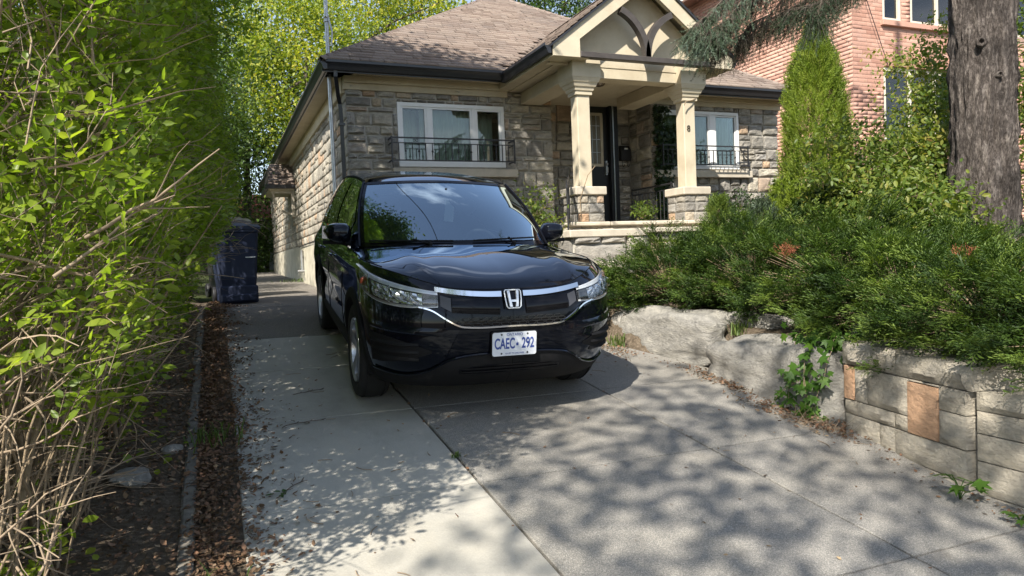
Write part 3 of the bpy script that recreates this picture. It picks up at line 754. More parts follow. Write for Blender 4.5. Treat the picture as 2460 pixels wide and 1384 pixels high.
for sg in (-1, 1):
    q = MB(); rows = []
    R_ = .62; c0 = (PC + sg * (.045 + R_), 4.25)          # arc centre outward; the arc leaves the beam vertically and bends outward
    for a in np.linspace(0, 1.18, 16):
        row = []
        for rr in (R_, R_ + .085):
            x = c0[0] - sg * rr * math.cos(a); z = c0[1] + rr * math.sin(a)
            row.append((x, z))
        rows.append([(row[0][0], PG - .01, row[0][1]), (row[1][0], PG - .01, row[1][1]), (row[1][0], PG + .09, row[1][1]), (row[0][0], PG + .09, row[0][1])])
    q.grid(rows, closed=True); q.add(rows[0], [(0, 1, 2, 3)]); q.add(rows[-1], [(0, 1, 2, 3)])
    hbuild(q, 'arched_brace', M['wood_dark'])
# gable roof
q = MB()
for sg in (-1, 1):
    A = PC + sg * (PH + .03); zA = ZT - .03 * GS
    q.add([(A, PG - .03, zA + .0), (PC, PG - .03, PAZ + .0), (PC, 13, PAZ), (A, 13, zA), (A, PG - .03, zA + .03), (PC, PG - .03, PAZ + .03), (PC, 13, PAZ + .03), (A, 13, zA + .03)],
          [(0, 1, 2, 3), (4, 7, 6, 5), (0, 4, 5, 1), (0, 3, 7, 4)])
hbuild(q, 'porch_roof', M['gutter'])
GL = math.sqrt(1 + GS * GS)
def por_ok(u, v):
    d = v / GL; z = ZT + d * GS; y = PG - .03 + u
    return v < PH * GL and z > ZE + (y - EY) * PT - .02
shingles('shingles', (PX0 - .03, PG - .03, ZT + .012), (0, 1, 0), (1, 0, GS), por_ok, 4.5, (PH + .03) * GL, seed=9)
shingles('shingles', (PX1 + .03, PG - .03, ZT + .012), (0, 1, 0), (-1, 0, GS), por_ok, 4.5, (PH + .03) * GL, seed=10)
caps((PC, PG - .03, PAZ + .04), (PC, 11.6, PAZ + .04))
gutter_run((PX0 - .01, PG + .03), (PX0 - .01, 10.12), (-1, 0), top=4.335)
gutter_run((PX1 + .01, PG + .03), (PX1 + .01, 10.12), (1, 0), top=4.335)
# door
dr = hbox('front_door', M['door'], (5.95, 6.70, 11.16, 11.22, 1.99, 4.22), bevel=.004)
q = MB(); q.b(5.93, 5.985, 11.08, 11.23, 1.95, 4.26); q.b(6.66, 6.74, 11.08, 11.23, 1.95, 4.26); q.b(5.93, 6.74, 11.08, 11.23, 4.17, 4.27); q.b(6.56, 6.60, 11.05, 11.15, 1.97, 4.17)
q.build('door_frame', M['door'], dr, bevel=.004)
q = MB(); q.b(6.605, 6.625, 11.03, 11.05, 1.97, 4.17); q.build('storm_door_edge', M['galv'], dr)
q = MB()
for b_ in ((6.02, 6.46, 3.10, 3.15), (6.02, 6.46, 4.0, 4.05), (6.02, 6.07, 3.15, 4.0), (6.41, 6.46, 3.15, 4.0)): q.b(b_[0], b_[1], 11.135, 11.165, b_[2], b_[3])
q.build('glass_frame', M['limestone'], dr, bevel=.004)
m_, t, p, o = nodes('leaded_glass'); setp(p, Roughness=.12, Base_Color=(.16, .14, .11, 1)); bump(t, p, wnoise(t, 30, 3), .01)
q = MB(); q.b(6.07, 6.41, 11.148, 11.158, 3.15, 4.0); q.build('door_glass', m_, dr)
q = MB()
for x in (6.15, 6.24, 6.33): q.b(x - .005, x + .005, 11.138, 11.147, 3.15, 4.0)
for z in (3.35, 3.58, 3.82): q.b(6.07, 6.41, 11.136, 11.146, z - .004, z + .004)
q.build('glass_leading', M['galv'], dr)
q = MB(); q.b(6.49, 6.525, 11.12, 11.16, 2.95, 3.2); q.ball((6.505, 11.09, 3.14), .025, 8, 6); q.tube([(6.505, 11.12, 2.98), (6.505, 11.08, 2.99), (6.505, 11.07, 3.08)], .008, 6); q.build('door_handle', M['galv'], dr, smooth=1)
hbox('lintel', M['limestone'], (5.62, 6.90, 11.12, 11.23, 4.23, 4.37))
# mailbox
mbx = empty('mailbox', (6.90, 11.14, 3.33), 'black wall mailbox with two curled newspaper hooks beside the front door', 'mailbox')
q = MB(); q.prism([(-.05, -.12), (.04, -.12), (.04, .15), (.0, .15), (-.06, .07)], 'x', -.10, .10); q.build('box', M['iron'], mbx, bevel=.006)
q = MB(); q.b(-.035, .035, -.062, -.055, .075, .10); q.build('name_slot', M['upvc'], mbx)
for sx_ in (-.05, .05):
    q = MB(); q.tube([(sx_, .02, -.12), (sx_, -.01, -.15), (sx_ + .0, .0, -.20), (sx_, -.03, -.235), (sx_, -.06, -.22), (sx_, -.065, -.19)], .006, 6); q.build('newspaper_hook', M['iron'], mbx, smooth=1.2)
# porch lamp
lp = empty('porch_lamp', (5.33, 8.90, 3.985), 'small bronze flush ceiling lamp under the porch beam', 'lamp')
lp.location = (5.40, 9.35, 4.165)
q = MB(); q.lathe([(.001, 0), (.10, 0), (.11, -.02), (.10, -.035), (.001, -.035)], (0, 0, 0), 16); q.build('base', M['lamp_metal'], lp, smooth=.8)
gm, t, p, o = nodes('lamp_glass'); setp(p, Roughness=.2, Base_Color=(.35, .28, .2, 1), Transmission_Weight=.3)
q = MB(); q.lathe([(.095, -.035), (.085, -.08), (.05, -.115), (.001, -.125)], (0, 0, 0), 8); q.build('glass_bowl', gm, lp)
for k in range(8):
    a = 2 * PI * k / 8; q = MB(); q.tube([(.097 * math.cos(a), .097 * math.sin(a), -.035), (.087 * math.cos(a), .087 * math.sin(a), -.08), (.052 * math.cos(a), .052 * math.sin(a), -.117), (.0, 0, -.13)], .005, 4); q.build('rib', M['lamp_metal'], lp)
# porch railings
q = MB()
def iron_rail(name, a, b_, h, n, curl=True):
    a, b_ = Vector(a), Vector(b_); q = MB()
    q.tube([a + Vector((0, 0, h)), b_ + Vector((0, 0, h))], .014, 6); q.tube([a + Vector((0, 0, h - .09)), b_ + Vector((0, 0, h - .09))], .008, 6); q.tube([a + Vector((0, 0, .06)), b_ + Vector((0, 0, .06))], .009, 6)
    q.tube([a, a + Vector((0, 0, h + .02))], .012, 6); q.tube([b_, b_ + Vector((0, 0, h + .02))], .012, 6)
    if curl: q.tube([a + Vector((0, 0, h)), a + (a - b_).normalized() * .06 + Vector((0, 0, h - .01)), a + (a - b_).normalized() * .07 + Vector((0, 0, h - .06))], .014, 6)
    ro = hbuild(q, 'railing', M['iron'])
    for i in range(1, n):
        p_ = a + (b_ - a) * i / n; k = MB(); k.tube([p_ + Vector((0, 0, .06)), p_ + Vector((0, 0, h - .09))], .007, 5); k.build('baluster', M['iron'], ro)
    return ro
iron_rail('r', (6.62, 9.35, 1.98), (6.60, 10.45, 1.98), .62, 11)
iron_rail('r', (4.25, 8.30, 1.86), (4.48, 8.70, 1.98), .62, 4)
# side entrance canopy (hip faced towards the street), bracket, pipe and tap on the side wall
YA = 18.1
can = empty('door_canopy', (1.82, YA, 3.5), 'small shingled canopy with curved bracket over the side door of the stone house', 'canopy')
def cbuild(q, name, m, **k):
    o_ = q.build(name, m, can, **k); o_.matrix_parent_inverse = Matrix.Translation((-1.82, -YA, -3.5)); return o_
q = MB(); q.add([(1.82, YA + .6, 4.12), (1.82, YA + 1.6, 4.12), (1.08, YA + .25, 4.08), (1.08, YA + 1.9, 4.08)], [(0, 1, 3, 2)])
A0 = [(1.30, YA + .05 + .55, 4.10), (1.80, YA + .6, 4.10), (1.80, YA, 3.53), (1.18, YA, 3.53), (1.18, YA + 1.9, 3.53), (1.30, YA + 1.3, 4.10), (1.80, YA + 1.9, 3.53), (1.80, YA + 1.3, 4.10)]
q = MB(); q.add(A0, [(0, 1, 2, 3), (0, 3, 4, 5), (5, 4, 6, 7), (0, 5, 7, 1)]); cbuild(q, 'canopy_roof', M['shingle'])
fx = A0[3]; n_ = 6
for i in range(n_):
    a, b_ = i / n_, (i + 1) / n_ + .02
    def PL(u, v): return (Vector(A0[3]) * (1 - v) + Vector(A0[0]) * v) * (1 - u) + (Vector(A0[2]) * (1 - v) + Vector(A0[1]) * v) * u
    q = MB(); off = Vector((0, -.012, .012)); o2 = Vector((0, -.002, .002))
    q.add([PL(0, a) + off, PL(1, a) + off, PL(1, b_) + o2, PL(0, b_) + o2, PL(0, a), PL(1, a)], [(0, 1, 2, 3), (0, 4, 5, 1)]); cbuild(q, 'shingle_course', M['shingle'])
q = MB(); q.b(1.14, 1.80, YA - .05, YA, 3.44, 3.53); q.b(1.13, 1.19, YA, YA + 1.9, 3.44, 3.53); cbuild(q, 'canopy_gutter', M['gutter'])
q = MB(); q.b(1.2, 1.80, YA, YA + 1.85, 3.40, 3.44); cbuild(q, 'canopy_soffit', M['stucco'])
q = MB()
q.b(1.25, 1.80, YA + .05, YA + .12, 3.33, 3.40); q.b(1.72, 1.80, YA + .05, YA + .12, 2.75, 3.33)
pts = [(1.30 + .42 * (1 - math.cos(a)), YA + .085, 3.33 - .5 * math.sin(a) * 1.0) for a in np.linspace(0, PI / 2, 9)]
q.tube(pts, .035, 4); cbuild(q, 'bracket', M['limestone'])
q = MB(); q.tube([(1.77, 16.9, 1.9), (1.77, 16.9, 1.45), (1.70, 16.9, 1.42)], .03, 8); q.tube([(1.66, 16.9, 1.42), (1.82, 16.9, 1.42)], .035, 8); hbuild(q, 'gas_pipe', M['galv'])
q = MB(); q.tube([(1.78, 14.2, 2.03), (1.78, 17.5, 1.99)], .012, 6); hbuild(q, 'wall_conduit', M['iron'])
# ------------------------------------------------------------------ brick neighbour
BX, BYF = 12.08, 10.72
bh = empty('brick_house', (BX, BYF, 1.3), 'two storey pink brick house rising behind the cedar and the spruce trunk', 'house')
def bbuild(q, name, m, parent=None, **k):
    o_ = q.build(name, m, parent or bh, **k); o_.matrix_parent_inverse = Matrix.Translation((-BX, -BYF, -1.3)); return o_
BH = 8.1
wins = [(12.93, 13.46, 6.13, 7.7), (13.74, 16.2, 6.13, 7.7), (12.93, 16.0, 3.6, 5.18), (17.1, 18.4, 6.13, 7.7)]
q = MB()
xs = sorted({BX, 26} | {w_[0] for w_ in wins} | {w_[1] for w_ in wins}); zs = sorted({1.0, BH} | {w_[2] for w_ in wins} | {w_[3] for w_ in wins})
for xa, xb in zip(xs, xs[1:]):
    for za, zb in zip(zs, zs[1:]):
        if any(w_[0] <= (xa + xb) / 2 <= w_[1] and w_[2] <= (za + zb) / 2 <= w_[3] for w_ in wins): continue
        q.b(xa, xb, BYF, BYF + .15, za, zb)
q.b(BX, BX + .15, BYF + .15, 24, 1.0, BH); q.b(BX + .15, 26, 12.2, 24, 1.0, BH)
bbuild(q, 'wall', M['brick_mortar'])
BR_H, BR_W = .082, .255
def bricks(org, ux, L, z0, z1, nrm, holes=()):
    out = []; r = random.Random(3); k = 0; z = z0
    while z < z1 - .02:
        u = -(BR_W / 2 if k % 2 else 0)
        while u < L:
            a, b_ = max(0, u), min(L, u + BR_W)
            segs = [(a, b_)]
            for h in holes:
                if z + BR_H > h[2] and z < h[3]:
                    ns = []
                    for (p_, q_) in segs:
                        if q_ <= h[0] or p_ >= h[1]: ns.append((p_, q_)); continue
                        if p_ < h[0]: ns.append((p_, h[0]))
                        if q_ > h[1]: ns.append((h[1], q_))
                    segs = ns
            for (p_, q_) in segs:
                if q_ - p_ > .05: out.append((p_, q_, z))
            u += BR_W
        z += BR_H; k += 1
    return out
bv, bf = MB(), None
BT = (np.array([(-.5, -.5, -.5), (.5, -.5, -.5), (.5, -.5, .5), (-.5, -.5, .5), (-.5, .5, -.5), (.5, .5, -.5), (.5, .5, .5), (-.5, .5, .5)]),
      np.array([(0, 1, 2), (0, 2, 3), (0, 4, 5), (0, 5, 1), (3, 2, 6), (3, 6, 7), (0, 3, 7), (0, 7, 4), (1, 5, 6), (1, 6, 2)]))
fronts = bricks(None, None, 13.9, 1.3, BH, None, [(w_[0] - BX, w_[1] - BX, w_[2] - .14, w_[3]) for w_ in wins])
brick_me = tri_mesh('brick', BT[0], BT[1]); brick_me.materials.append(M['brick'])
def bscore(c):
    x = BX + (c[0] + c[1]) / 2; z = c[2]
    return 0 if (x < 13.6 and 4.6 < z < 7.0) or (x < 15 and 5.3 < z < 6.05) else 1 + abs(z - 5.6)
fronts.sort(key=bscore)
r = random.Random(8)
rest = []
for i, (a, b_, z) in enumerate(fronts):
    sink = r.uniform(0, .0025); quoin = (a < .02 and int((z - 1.3) / BR_H) % 5 == 0)
    c = (BX + (a + b_) / 2, BYF + sink, z + BR_H / 2); d = (b_ - a - .009, .012, BR_H - .010)
    if quoin: d = (b_ - a - .012, .022, BR_H - .03)
    if i < 300:
        o_ = bpy.data.objects.new('brick', brick_me); COL.objects.link(o_); o_.parent = bh
        o_.location = (c[0] - BX, c[1] - BYF, c[2] - 1.3); o_.scale = d
    else: rest.append((c, d, r.random()))
for (a, b_, z) in bricks(None, None, 13.2, 1.3, BH, None):
    rest.append(((BX + r.uniform(0, .0025), BYF + (a + b_) / 2, z + BR_H / 2), (.012, b_ - a - .009, BR_H - .010), r.random()))
# soldier course under the upper sill / over the lower window
V = np.concatenate([BT[0] * np.array(d) + np.array(c) for c, d, _ in rest]); T = np.concatenate([BT[1] + 8 * i for i in range(len(rest))])
T2 = []
me = tri_mesh('bricks', V, T, np.repeat([q_[2] for q_ in rest], 10)); me.materials.append(M['brick'])
o_ = link('bricks', me, None, bh, kind='stuff'); o_.matrix_parent_inverse = Matrix.Translation((-BX, -BYF, -1.3))
q = MB()
for i in range(40): q.b(12.95 + i * .08, 12.95 + i * .08 + .07, BYF - .045, BYF, 5.2, 5.42)
bbuild(q, 'soldier_course', M['brick'])
q = MB(); q.b(12.86, 16.3, BYF - .08, BYF + .1, 6.02, 6.13); bbuild(q, 'window_sill', M['brick'], bevel=.006)
cream = simple('cream_window_frame', (.62, .57, .46), .5, .05, 5)
for (x0, x1, za, zb), lights in zip(wins, (1, 3, 4, 2)):
    f = MB(); w_ = .07
    f.b(x0, x1, BYF + .01, BYF + .1, za, za + w_); f.b(x0, x1, BYF + .01, BYF + .1, zb - w_, zb)
    n_ = lights
    for k in range(n_ + 1):
        xx = x0 + (x1 - x0 - w_) * k / n_; f.b(xx, xx + w_, BYF + .01, BYF + .1, za + w_, zb - w_)
    fr = bbuild(f, 'window', cream)
    for k in range(n_):
        a = x0 + (x1 - x0 - w_) * k / n_ + w_; b_ = x0 + (x1 - x0 - w_) * (k + 1) / n_
        g_ = MB(); g_.b(a, b_, BYF + .05, BYF + .056, za + w_, zb - w_); g_.build('pane', M['glass'], fr)
        if za > 6 and k > 0 or (lights == 3): 
            c_ = MB(); P_ = [[(a + (b_ - a) * i / 24, BYF + .12 + .02 * math.sin(i * 1.4), z) for i in range(25)] for z in (za, zb)]; c_.grid(P_); c_.build('curtain', M['upvc'], fr, smooth=2)
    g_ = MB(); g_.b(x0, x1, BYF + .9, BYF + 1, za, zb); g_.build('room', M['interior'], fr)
q = MB(); q.b(11.62, BX, BYF - .4, 24, BH - .02, BH + .02); q.b(11.6, 26, BYF - .42, BYF, BH - .02, BH + .02); bbuild(q, 'soffit', simple('brown_soffit', (.20, .13, .10), .7))
q = MB(); q.b(11.52, 11.62, BYF - .5, 24, BH - .05, BH + .1); q.b(11.52, 26, BYF - .52, BYF - .42, BH - .05, BH + .1); bbuild(q, 'gutter', M['upvc'])
q = MB(); q.add([(11.5, BYF - .5, BH + .1), (27, BYF - .5, BH + .1), (27, 24, BH + .1), (11.5, 24, BH + .1), (17, 16, BH + 3.4), (21, 16, BH + 3.4)], [(0, 1, 5, 4), (1, 2, 5), (2, 3, 4, 5), (3, 0, 4)]); bbuild(q, 'roof', M['shingle'])
# sagging cable across the brick wall
q = MB(); q.tube([(12.22, BYF - .07, 6.9), (12.5, BYF - .09, 6.2), (12.98, BYF - .07, 5.2)], .008, 5)
o_ = q.build('wall_cable', M['iron']); put(o_, 'thin dark cable running diagonally down the pink brick wall', 'cable')
# gate post between the houses
q = MB(); q.b(10.15, 10.2, 10.3, 10.35, 1.2, 3.45); q.b(10.2, 10.9, 10.3, 10.35, 3.38, 3.45); q.b(10.2, 10.9, 10.3, 10.35, 2.5, 2.56); q.b(10.85, 10.9, 10.3, 10.35, 1.2, 3.45)
put(q.build('gate_frame', M['iron']), 'thin black metal gate frame between the stone house and the brick house', 'gate')

# ------------------------------------------------------------------ garden retaining wall
def stone_sheet(name, stops): return stonemat(name, stops, .9, .008, 16, stain=(.24, .21, .165))
M['wallblock'] = stone_sheet('retaining_block', [(0, (.45, .41, .34)), (.5, (.55, .505, .43)), (1, (.42, .385, .315))])
M['redblock'] = stone_sheet('orange_sandstone', [(0, (.58, .36, .23)), (1, (.62, .40, .26))])
M['boulder'] = stonemat('boulder', [(0, (.34, .33, .305)), (1, (.41, .395, .365))], .9, .012, 9, stain=(.24, .23, .21))
rw = empty('retaining_wall', (3.7, 3, .3), 'low retaining wall of pale split stone blocks with thick rough coping beside the driveway', 'wall')
def wallblock(a, b_, z0_, z1_, th, m, name='block', rough=.018, seed=0, parent=rw, out=None, bev=.010):
    """a rock-faced block between plan points a and b_ (a is the far end), facing the driveway (-X)"""
    a, b_ = Vector((a[0], a[1], 0)), Vector((b_[0], b_[1], 0)); d = (b_ - a); L = d.length; d.normalize(); n = Vector((d.y, -d.x, 0))
    if n.x > 0: n = -n
    nu, nv = max(4, int(L / .035)), max(3, int((z1_ - z0_) / .035)); rows = []
    for j in range(nv + 1):
        row = []
        for i in range(nu + 1):
            u, v = i / nu, j / nv; e = min(u * L, (1 - u) * L, v * (z1_ - z0_), (1 - v) * (z1_ - z0_))
            p_ = a + d * (u * L); z = z0_ + v * (z1_ - z0_)
            h = 1.2 * noise.noise(Vector((p_.x * 9 + seed, p_.y * 9, z * 12))) + .9 * noise.noise(Vector((p_.x * 24, p_.y * 24 + seed, z * 30)))
            q_ = p_ + n * (rough * (min(1, e / .03) * (1 + .8 * h) - 1 + .3)); row.append((q_.x, q_.y, z))
        rows.append(row)
    q = MB(); q.grid(rows)
    k = len(q.v); back = []
    per = [rows[0][i] for i in range(nu + 1)] + [rows[j][nu] for j in range(1, nv + 1)] + [rows[nv][i] for i in range(nu - 1, -1, -1)] + [rows[j][0] for j in range(nv - 1, 0, -1)]
    bk = [tuple(Vector(p_) - n * th) for p_ in per]; m_ = len(per)
    q.add(per + bk, [(i, (i + 1) % m_, m_ + (i + 1) % m_, m_ + i) for i in range(m_)])
    o_ = q.build(name, m, parent, weld=True, smooth=.5); o_.matrix_parent_inverse = Matrix.Translation((-3.7, -3, -.3)); return o_
pA, pB = Vector((3.80, 3.50)), Vector((3.575, 2.50))
def LP(t): return tuple(pA + (pB - pA) * t)
zg = lambda t: gz(LP(t)[1], LP(t)[0])
G_ = .0035
# left section: courses z from -.02; top of wall .74, coping .74-.88
rowsL = [(.10, .235, [0, .52, 1.0]), (.235, .40, [0, .34, .52, 1.0]), (.40, .50, [0, .18, .62, 1]), (.50, .735, [0, .17, .28, .52, .70, 1.0])]
rr_ = [(.10, .245, [0, .5, 1.0]), (.245, .415, [0, .36, 1.0]), (.415, .505, [0, .15, .50, .52, .72, 1.0]), (.505, .735, None)]
cellsL = [(.08, .245, 0, .50, 0), (.08, .245, .50, 1, 0), (.245, .415, 0, .33, 0), (.245, .415, .33, .46, 0), (.245, .415, .46, .985, 0),
          (.415, .51, 0, .12, 0), (.415, .51, .12, .46, 0), (.415, .72, .57, .80, 1), (.51, .735, 0, .10, 1), (.51, .735, .10, .22, 0), (.51, .735, .22, .57, 0), (.415, .51, .46, .57, 0), (.415, .60, .80, .985, 0), (.60, .735, .80, .985, 0), (.72, .735, .57, .80, 0)]
for i, (a, b_, u, v, red) in enumerate(cellsL):
    wallblock(LP(u + .003), LP(v - .003), a + G_, b_ - G_, .22, M['redblock' if red else 'wallblock'], 'block', .016 if not red else .007, i * 3.1)
wallblock(LP(-.03), LP(.46), .738, .885, .34, M['wallblock'], 'coping_stone', .03, 77, bev=.02)
wallblock(LP(.465), LP(1.02), .738, .865, .34, M['wallblock'], 'coping_stone', .025, 79, bev=.02)
q = MB(); q.b(3.62, 3.98, 2.46, 2.50, .05, .73)
# right section, a little set back, runs on towards the street
pC, pD = Vector((3.60, 2.47)), Vector((3.52, -1.6))
def RP(dist): d = (pD - pC).normalized(); return tuple(pC + d * dist)
zc = [(-.3, .02), (.02, .20), (.20, .375), (.375, .52), (.52, .64)]
r = random.Random(14)
for k, (a, b_) in enumerate(zc):
    u = 0
    while u < 3.9:
        L = r.uniform(.24, .44); wallblock(RP(u + .003), RP(u + L - .003), a + G_, b_ - G_, .22, M['wallblock'], 'block', .012, k * 7 + u); u += L
u = 0
while u < 3.9: wallblock(RP(u), RP(u + .78), .642, .735, .32, M['wallblock'], 'coping_stone', .015, 40 + u); u += .785
q = MB(); q.prism([(3.90, 3.46), (4.12, 3.46), (3.98, -1.6), (3.70, -1.6), (3.70, 2.45)], 'z', -.3, .60); o_ = q.build('wall_core', M['mortar'], rw); o_.matrix_parent_inverse = Matrix.Translation((-3.7, -3, -.3))

# boulders along the bed
def boulder(c, size, rz, seed, label, tilt=0):
    bm = bmesh.new(); bmesh.ops.create_cube(bm, size=2); bmesh.ops.subdivide_edges(bm, edges=bm.edges, cuts=18, use_grid_fill=True)
    sv = Vector((seed * 3.3, seed * 1.7, seed))
    for v in bm.verts:
        p_ = v.co.copy(); s_ = Vector([math.copysign(abs(x) ** 1.0, x) for x in p_]); L4 = (abs(p_.x) ** 5 + abs(p_.y) ** 5 + abs(p_.z) ** 5) ** .2
        p_ = p_ / L4
        n1 = noise.noise(p_ * 1.1 + sv) * .22 + noise.noise(p_ * 2.6 + sv) * .09 + noise.noise(p_ * 7 + sv) * .03 + noise.noise(p_ * 18 + sv) * .012
        rdg = -abs(noise.noise(p_ * 3.1 - sv)) * .07
        p_ *= 1 + n1 + rdg
        v.co = Vector((p_.x * size[0] / 2, p_.y * size[1] / 2, p_.z * size[2] / 2))
    for f in bm.faces: f.smooth = True
    me = bpy.data.meshes.new('boulder'); bm.to_mesh(me); bm.free(); me.materials.append(M['boulder'])
    o_ = bpy.data.objects.new('boulder', me); COL.objects.link(o_); o_.location = c; o_.rotation_euler = (0, tilt, rz)
    put(o_, label, 'boulder', 'boulders edging the garden bed'); return o_
boulder((4.02, 4.22, .50), (.50, 1.42, .62), .03, 3, 'long pale boulder with flat sloping top beside the end of the block wall', 0)
boulder((4.05, 5.75, .69), (.46, 1.35, .54), .10, 5, 'grey cracked boulder behind the long pale one, under the dark junipers')
boulder((3.98, 6.62, .70), (.40, .62, .50), .0, 8, 'small rounded boulder nearest to the car bumper')
boulder((3.85, 7.3, .86), (.5, .7, .5), .1, 11, 'boulder half hidden behind the bumper of the car')
boulder((4.45, 3.82, .66), (.22, .3, .55), .2, 14, 'narrow upright stone in the gap between the junipers and the block wall')
boulder((4.4, 5.0, .80), (.3, .6, .3), .2, 17, 'low stone lying on the bed behind the long pale boulder')
# loose stones in the soil by the hedge
for i, (x, y, s_, lb) in enumerate(((-.46, 3.98, .10, 'flat grey stone lying in the leaf litter under the hedge'), (-.30, 4.45, .06, 'small pale stone near the kerb in the leaf litter'))):
    bm = bmesh.new(); bmesh.ops.create_icosphere(bm, subdivisions=3, radius=s_)
    for v in bm.verts: v.co *= 1 + .3 * noise.noise(v.co * 14 + Vector((i, 0, 0))); v.co.z *= .5
    me = bpy.data.meshes.new('stone'); bm.to_mesh(me); bm.free(); me.materials.append(M['boulder'])
    o_ = bpy.data.objects.new('loose_stone', me); COL.objects.link(o_); o_.location = (x, y, G(x, y) + s_ * .3); put(o_, lb, 'stone')

# ------------------------------------------------------------------ wheelie bins
def wheelie(loc, rz, m, label, group=None, H=1.02, W=.58, D=.66):
    root = empty('wheelie_bin', loc, label, 'bin', 'wheelie bins by the hedge', rot=(0, 0, rz))
    q = MB(); prof = []
    for z, s_ in ((.10, .78), (.16, .80), (.30, .83), (.34, .86), (.36, .85), (.80, .95), (.93, .99), (.94, 1.05), (.985, 1.05), (.985, 1.0)):
        prof.append([(sx_ * W / 2 * s_ * (1 - (.10 if abs(sy_) < 1 and 0 else 0)), sy_ * D / 2 * s_ * (1 if sy_ < 0 else .98), z * H) for sx_, sy_ in ((-1, -.86), (-.88, -1), (.88, -1), (1, -.86), (1, .86), (.88, 1), (-.88, 1), (-1, .86))])
    q.grid(prof, closed=True); q.add(prof[0], [tuple(range(8))]); q.add(prof[-1], [tuple(range(8))])
    q.build('body', m, root, smooth=.5)
    q = MB(); rows = []
    for t_ in np.linspace(-1, 1, 9):
        rows.append([(sx_ * W / 2 * 1.07, t_ * D / 2 * 1.08, H * (1.0 + .055 * (1 - t_ * t_) + (.02 if abs(sx_) < .7 else 0))) for sx_ in (-1, -.8, -.6, 0, .6, .8, 1)])
    q.grid(rows); r2 = [[(x, y_, H * .975) for x, y_, z in rw_] for rw_ in rows]; q.grid(r2, flip=True)
    q.grid([[rw_[0] for rw_ in rows], [rw_[0] for rw_ in r2]]); q.grid([[rw_[-1] for rw_ in rows], [rw_[-1] for rw_ in r2]]); q.grid([rows[0], r2[0]]); q.grid([rows[-1], r2[-1]])
    q.build('lid', m, root, smooth=.6, weld=True)
    q = MB(); q.b(-W * .40, W * .40, -D * .5, D * .44, .02, .13); q.b(-W * .43, W * .43, -D * .46, -D * .40, .0, .24); q.build('foot', m, root, bevel=.02)
    q = MB(); q.tube([(-W * .38, D * .56, H * .93), (-W * .38, D * .60, H * .96), (W * .38, D * .60, H * .96), (W * .38, D * .56, H * .93)], .015, 6); q.build('handle', m, root)
    q = MB(); q.b(W * .18, W * .40, -D * .475, -D * .47 + .02, H * .60, H * .612); q.build('label_strip', M['upvc'], root)
    for sx_ in (-1, 1):
        wq = MB(); wq.lathe([(.02, -.02), (.105, -.025), (.115, -.012), (.115, .012), (.105, .025), (.02, .02)], (sx_ * W * .44, D * .40, .115), 20, 'x')
        wq.build('wheel', M['iron'], root, smooth=.6)
    return root
bin_blue, t, p, o = nodes('blue_plastic'); setp(p, Roughness=.6); t.links.new(ramp(t, wnoise(t, 12, 4), [(.3, (.004, .009, .028)), (.7, (.006, .013, .040))]), p.inputs['Base Color'])
bin_black, t, p, o = nodes('black_plastic'); setp(p, Roughness=.4, Base_Color=(.012, .012, .014, 1))
wheelie((.20, 10.5, gz(10.5, 0)), .10, bin_blue, 'tall dark blue wheelie bin at the far end of the hedge')
wheelie((-.68, 10.9, gz(10.9, -.6) + .02), -.1, bin_black, 'black wheelie bin mostly hidden behind the hedge beside the blue bin', H=1.1)
wheelie((.12, 11.9, gz(11.9, 0)), .2, bin_black, 'black wheelie bin with its lid showing above and behind the blue bin', H=1.16)

# ------------------------------------------------------------------ back fence and what stands behind it
fn = empty('back_fence', (-.2, 27.5, 1.3), 'dark weathered board fence closing the far end of the driveway', 'fence')
M['fencewood'] = stonemat('fence_wood', [(0, (.050, .042, .035)), (1, (.095, .082, .07))], .9, .004, 20)
r = random.Random(4); x = -3.4; pl_me = None
q0 = MB(); q0.b(-.5, .5, -.5, .5, -.5, .5); bd_me = q0.mesh('board'); bd_me.materials.append(M['fencewood'])
while x < 1.7:
    wd = r.uniform(.13, .16); o_ = bpy.data.objects.new('board', bd_me); COL.objects.link(o_); o_.parent = fn
    o_.location = (x + .2 + wd / 2, r.uniform(-.01, .01), .95); o_.scale = (wd - .012, .02, 2.15 + r.uniform(-.04, .04)); x += wd
q = MB()
for z in (.3, 1.7): q.b(-3.2, 1.9, .02, .08, z, z + .09)
q.build('rail', M['fencewood'], fn)
for x in (-3.0, -.9, 1.2): q = MB(); q.b(x - .05, x + .05, .08, .18, -.1, 2.1); q.build('post', M['fencewood'], fn)
gr = empty('garage', (2.2, 33, 1.5), 'low garage with red roof glimpsed over the back fence', 'garage')
q = MB(); q.b(-4.5, 4.5, -.0, 5, -.3, 2.2); q.build('wall', simple('grey_siding', (.22, .22, .21), .8), gr)
q = MB(); q.prism([(-.4, 2.15), (2.5, 3.5), (5.4, 2.15)], 'x', -4.8, 4.8); q.build('roof', simple('red_roof', (.42, .13, .09), .85, .3, 12), gr)

# ------------------------------------------------------------------ overhead service cable from the mast to the street pole
mast_top = Vector((1.60, 10.40, 5.95)); pole = Vector((3.6, -16.5, 8.6))
pts = []
for i in range(41):
    t_ = i / 40; p_ = mast_top.lerp(pole, t_); p_.z -= 4 * .75 * t_ * (1 - t_); pts.append(p_)
q = MB(); q.tube(pts, .016, 6); put(q.build('service_cable', M['iron']), 'black overhead service cable running from the house mast towards the street', 'cable')
up_ = empty('utility_pole', (3.6, -16.6, -.3), 'wooden utility pole across the street', 'pole')
q = MB(); q.tube([(0, 0, 0), (0, 0, 9.6)], [.15, .11], 12); q.build('shaft', M['darkbark'], up_, smooth=1); q = MB(); q.b(-1.1, 1.1, -.06, .06, 8.7, 8.82); q.build('crossarm', M['darkbark'], up_)
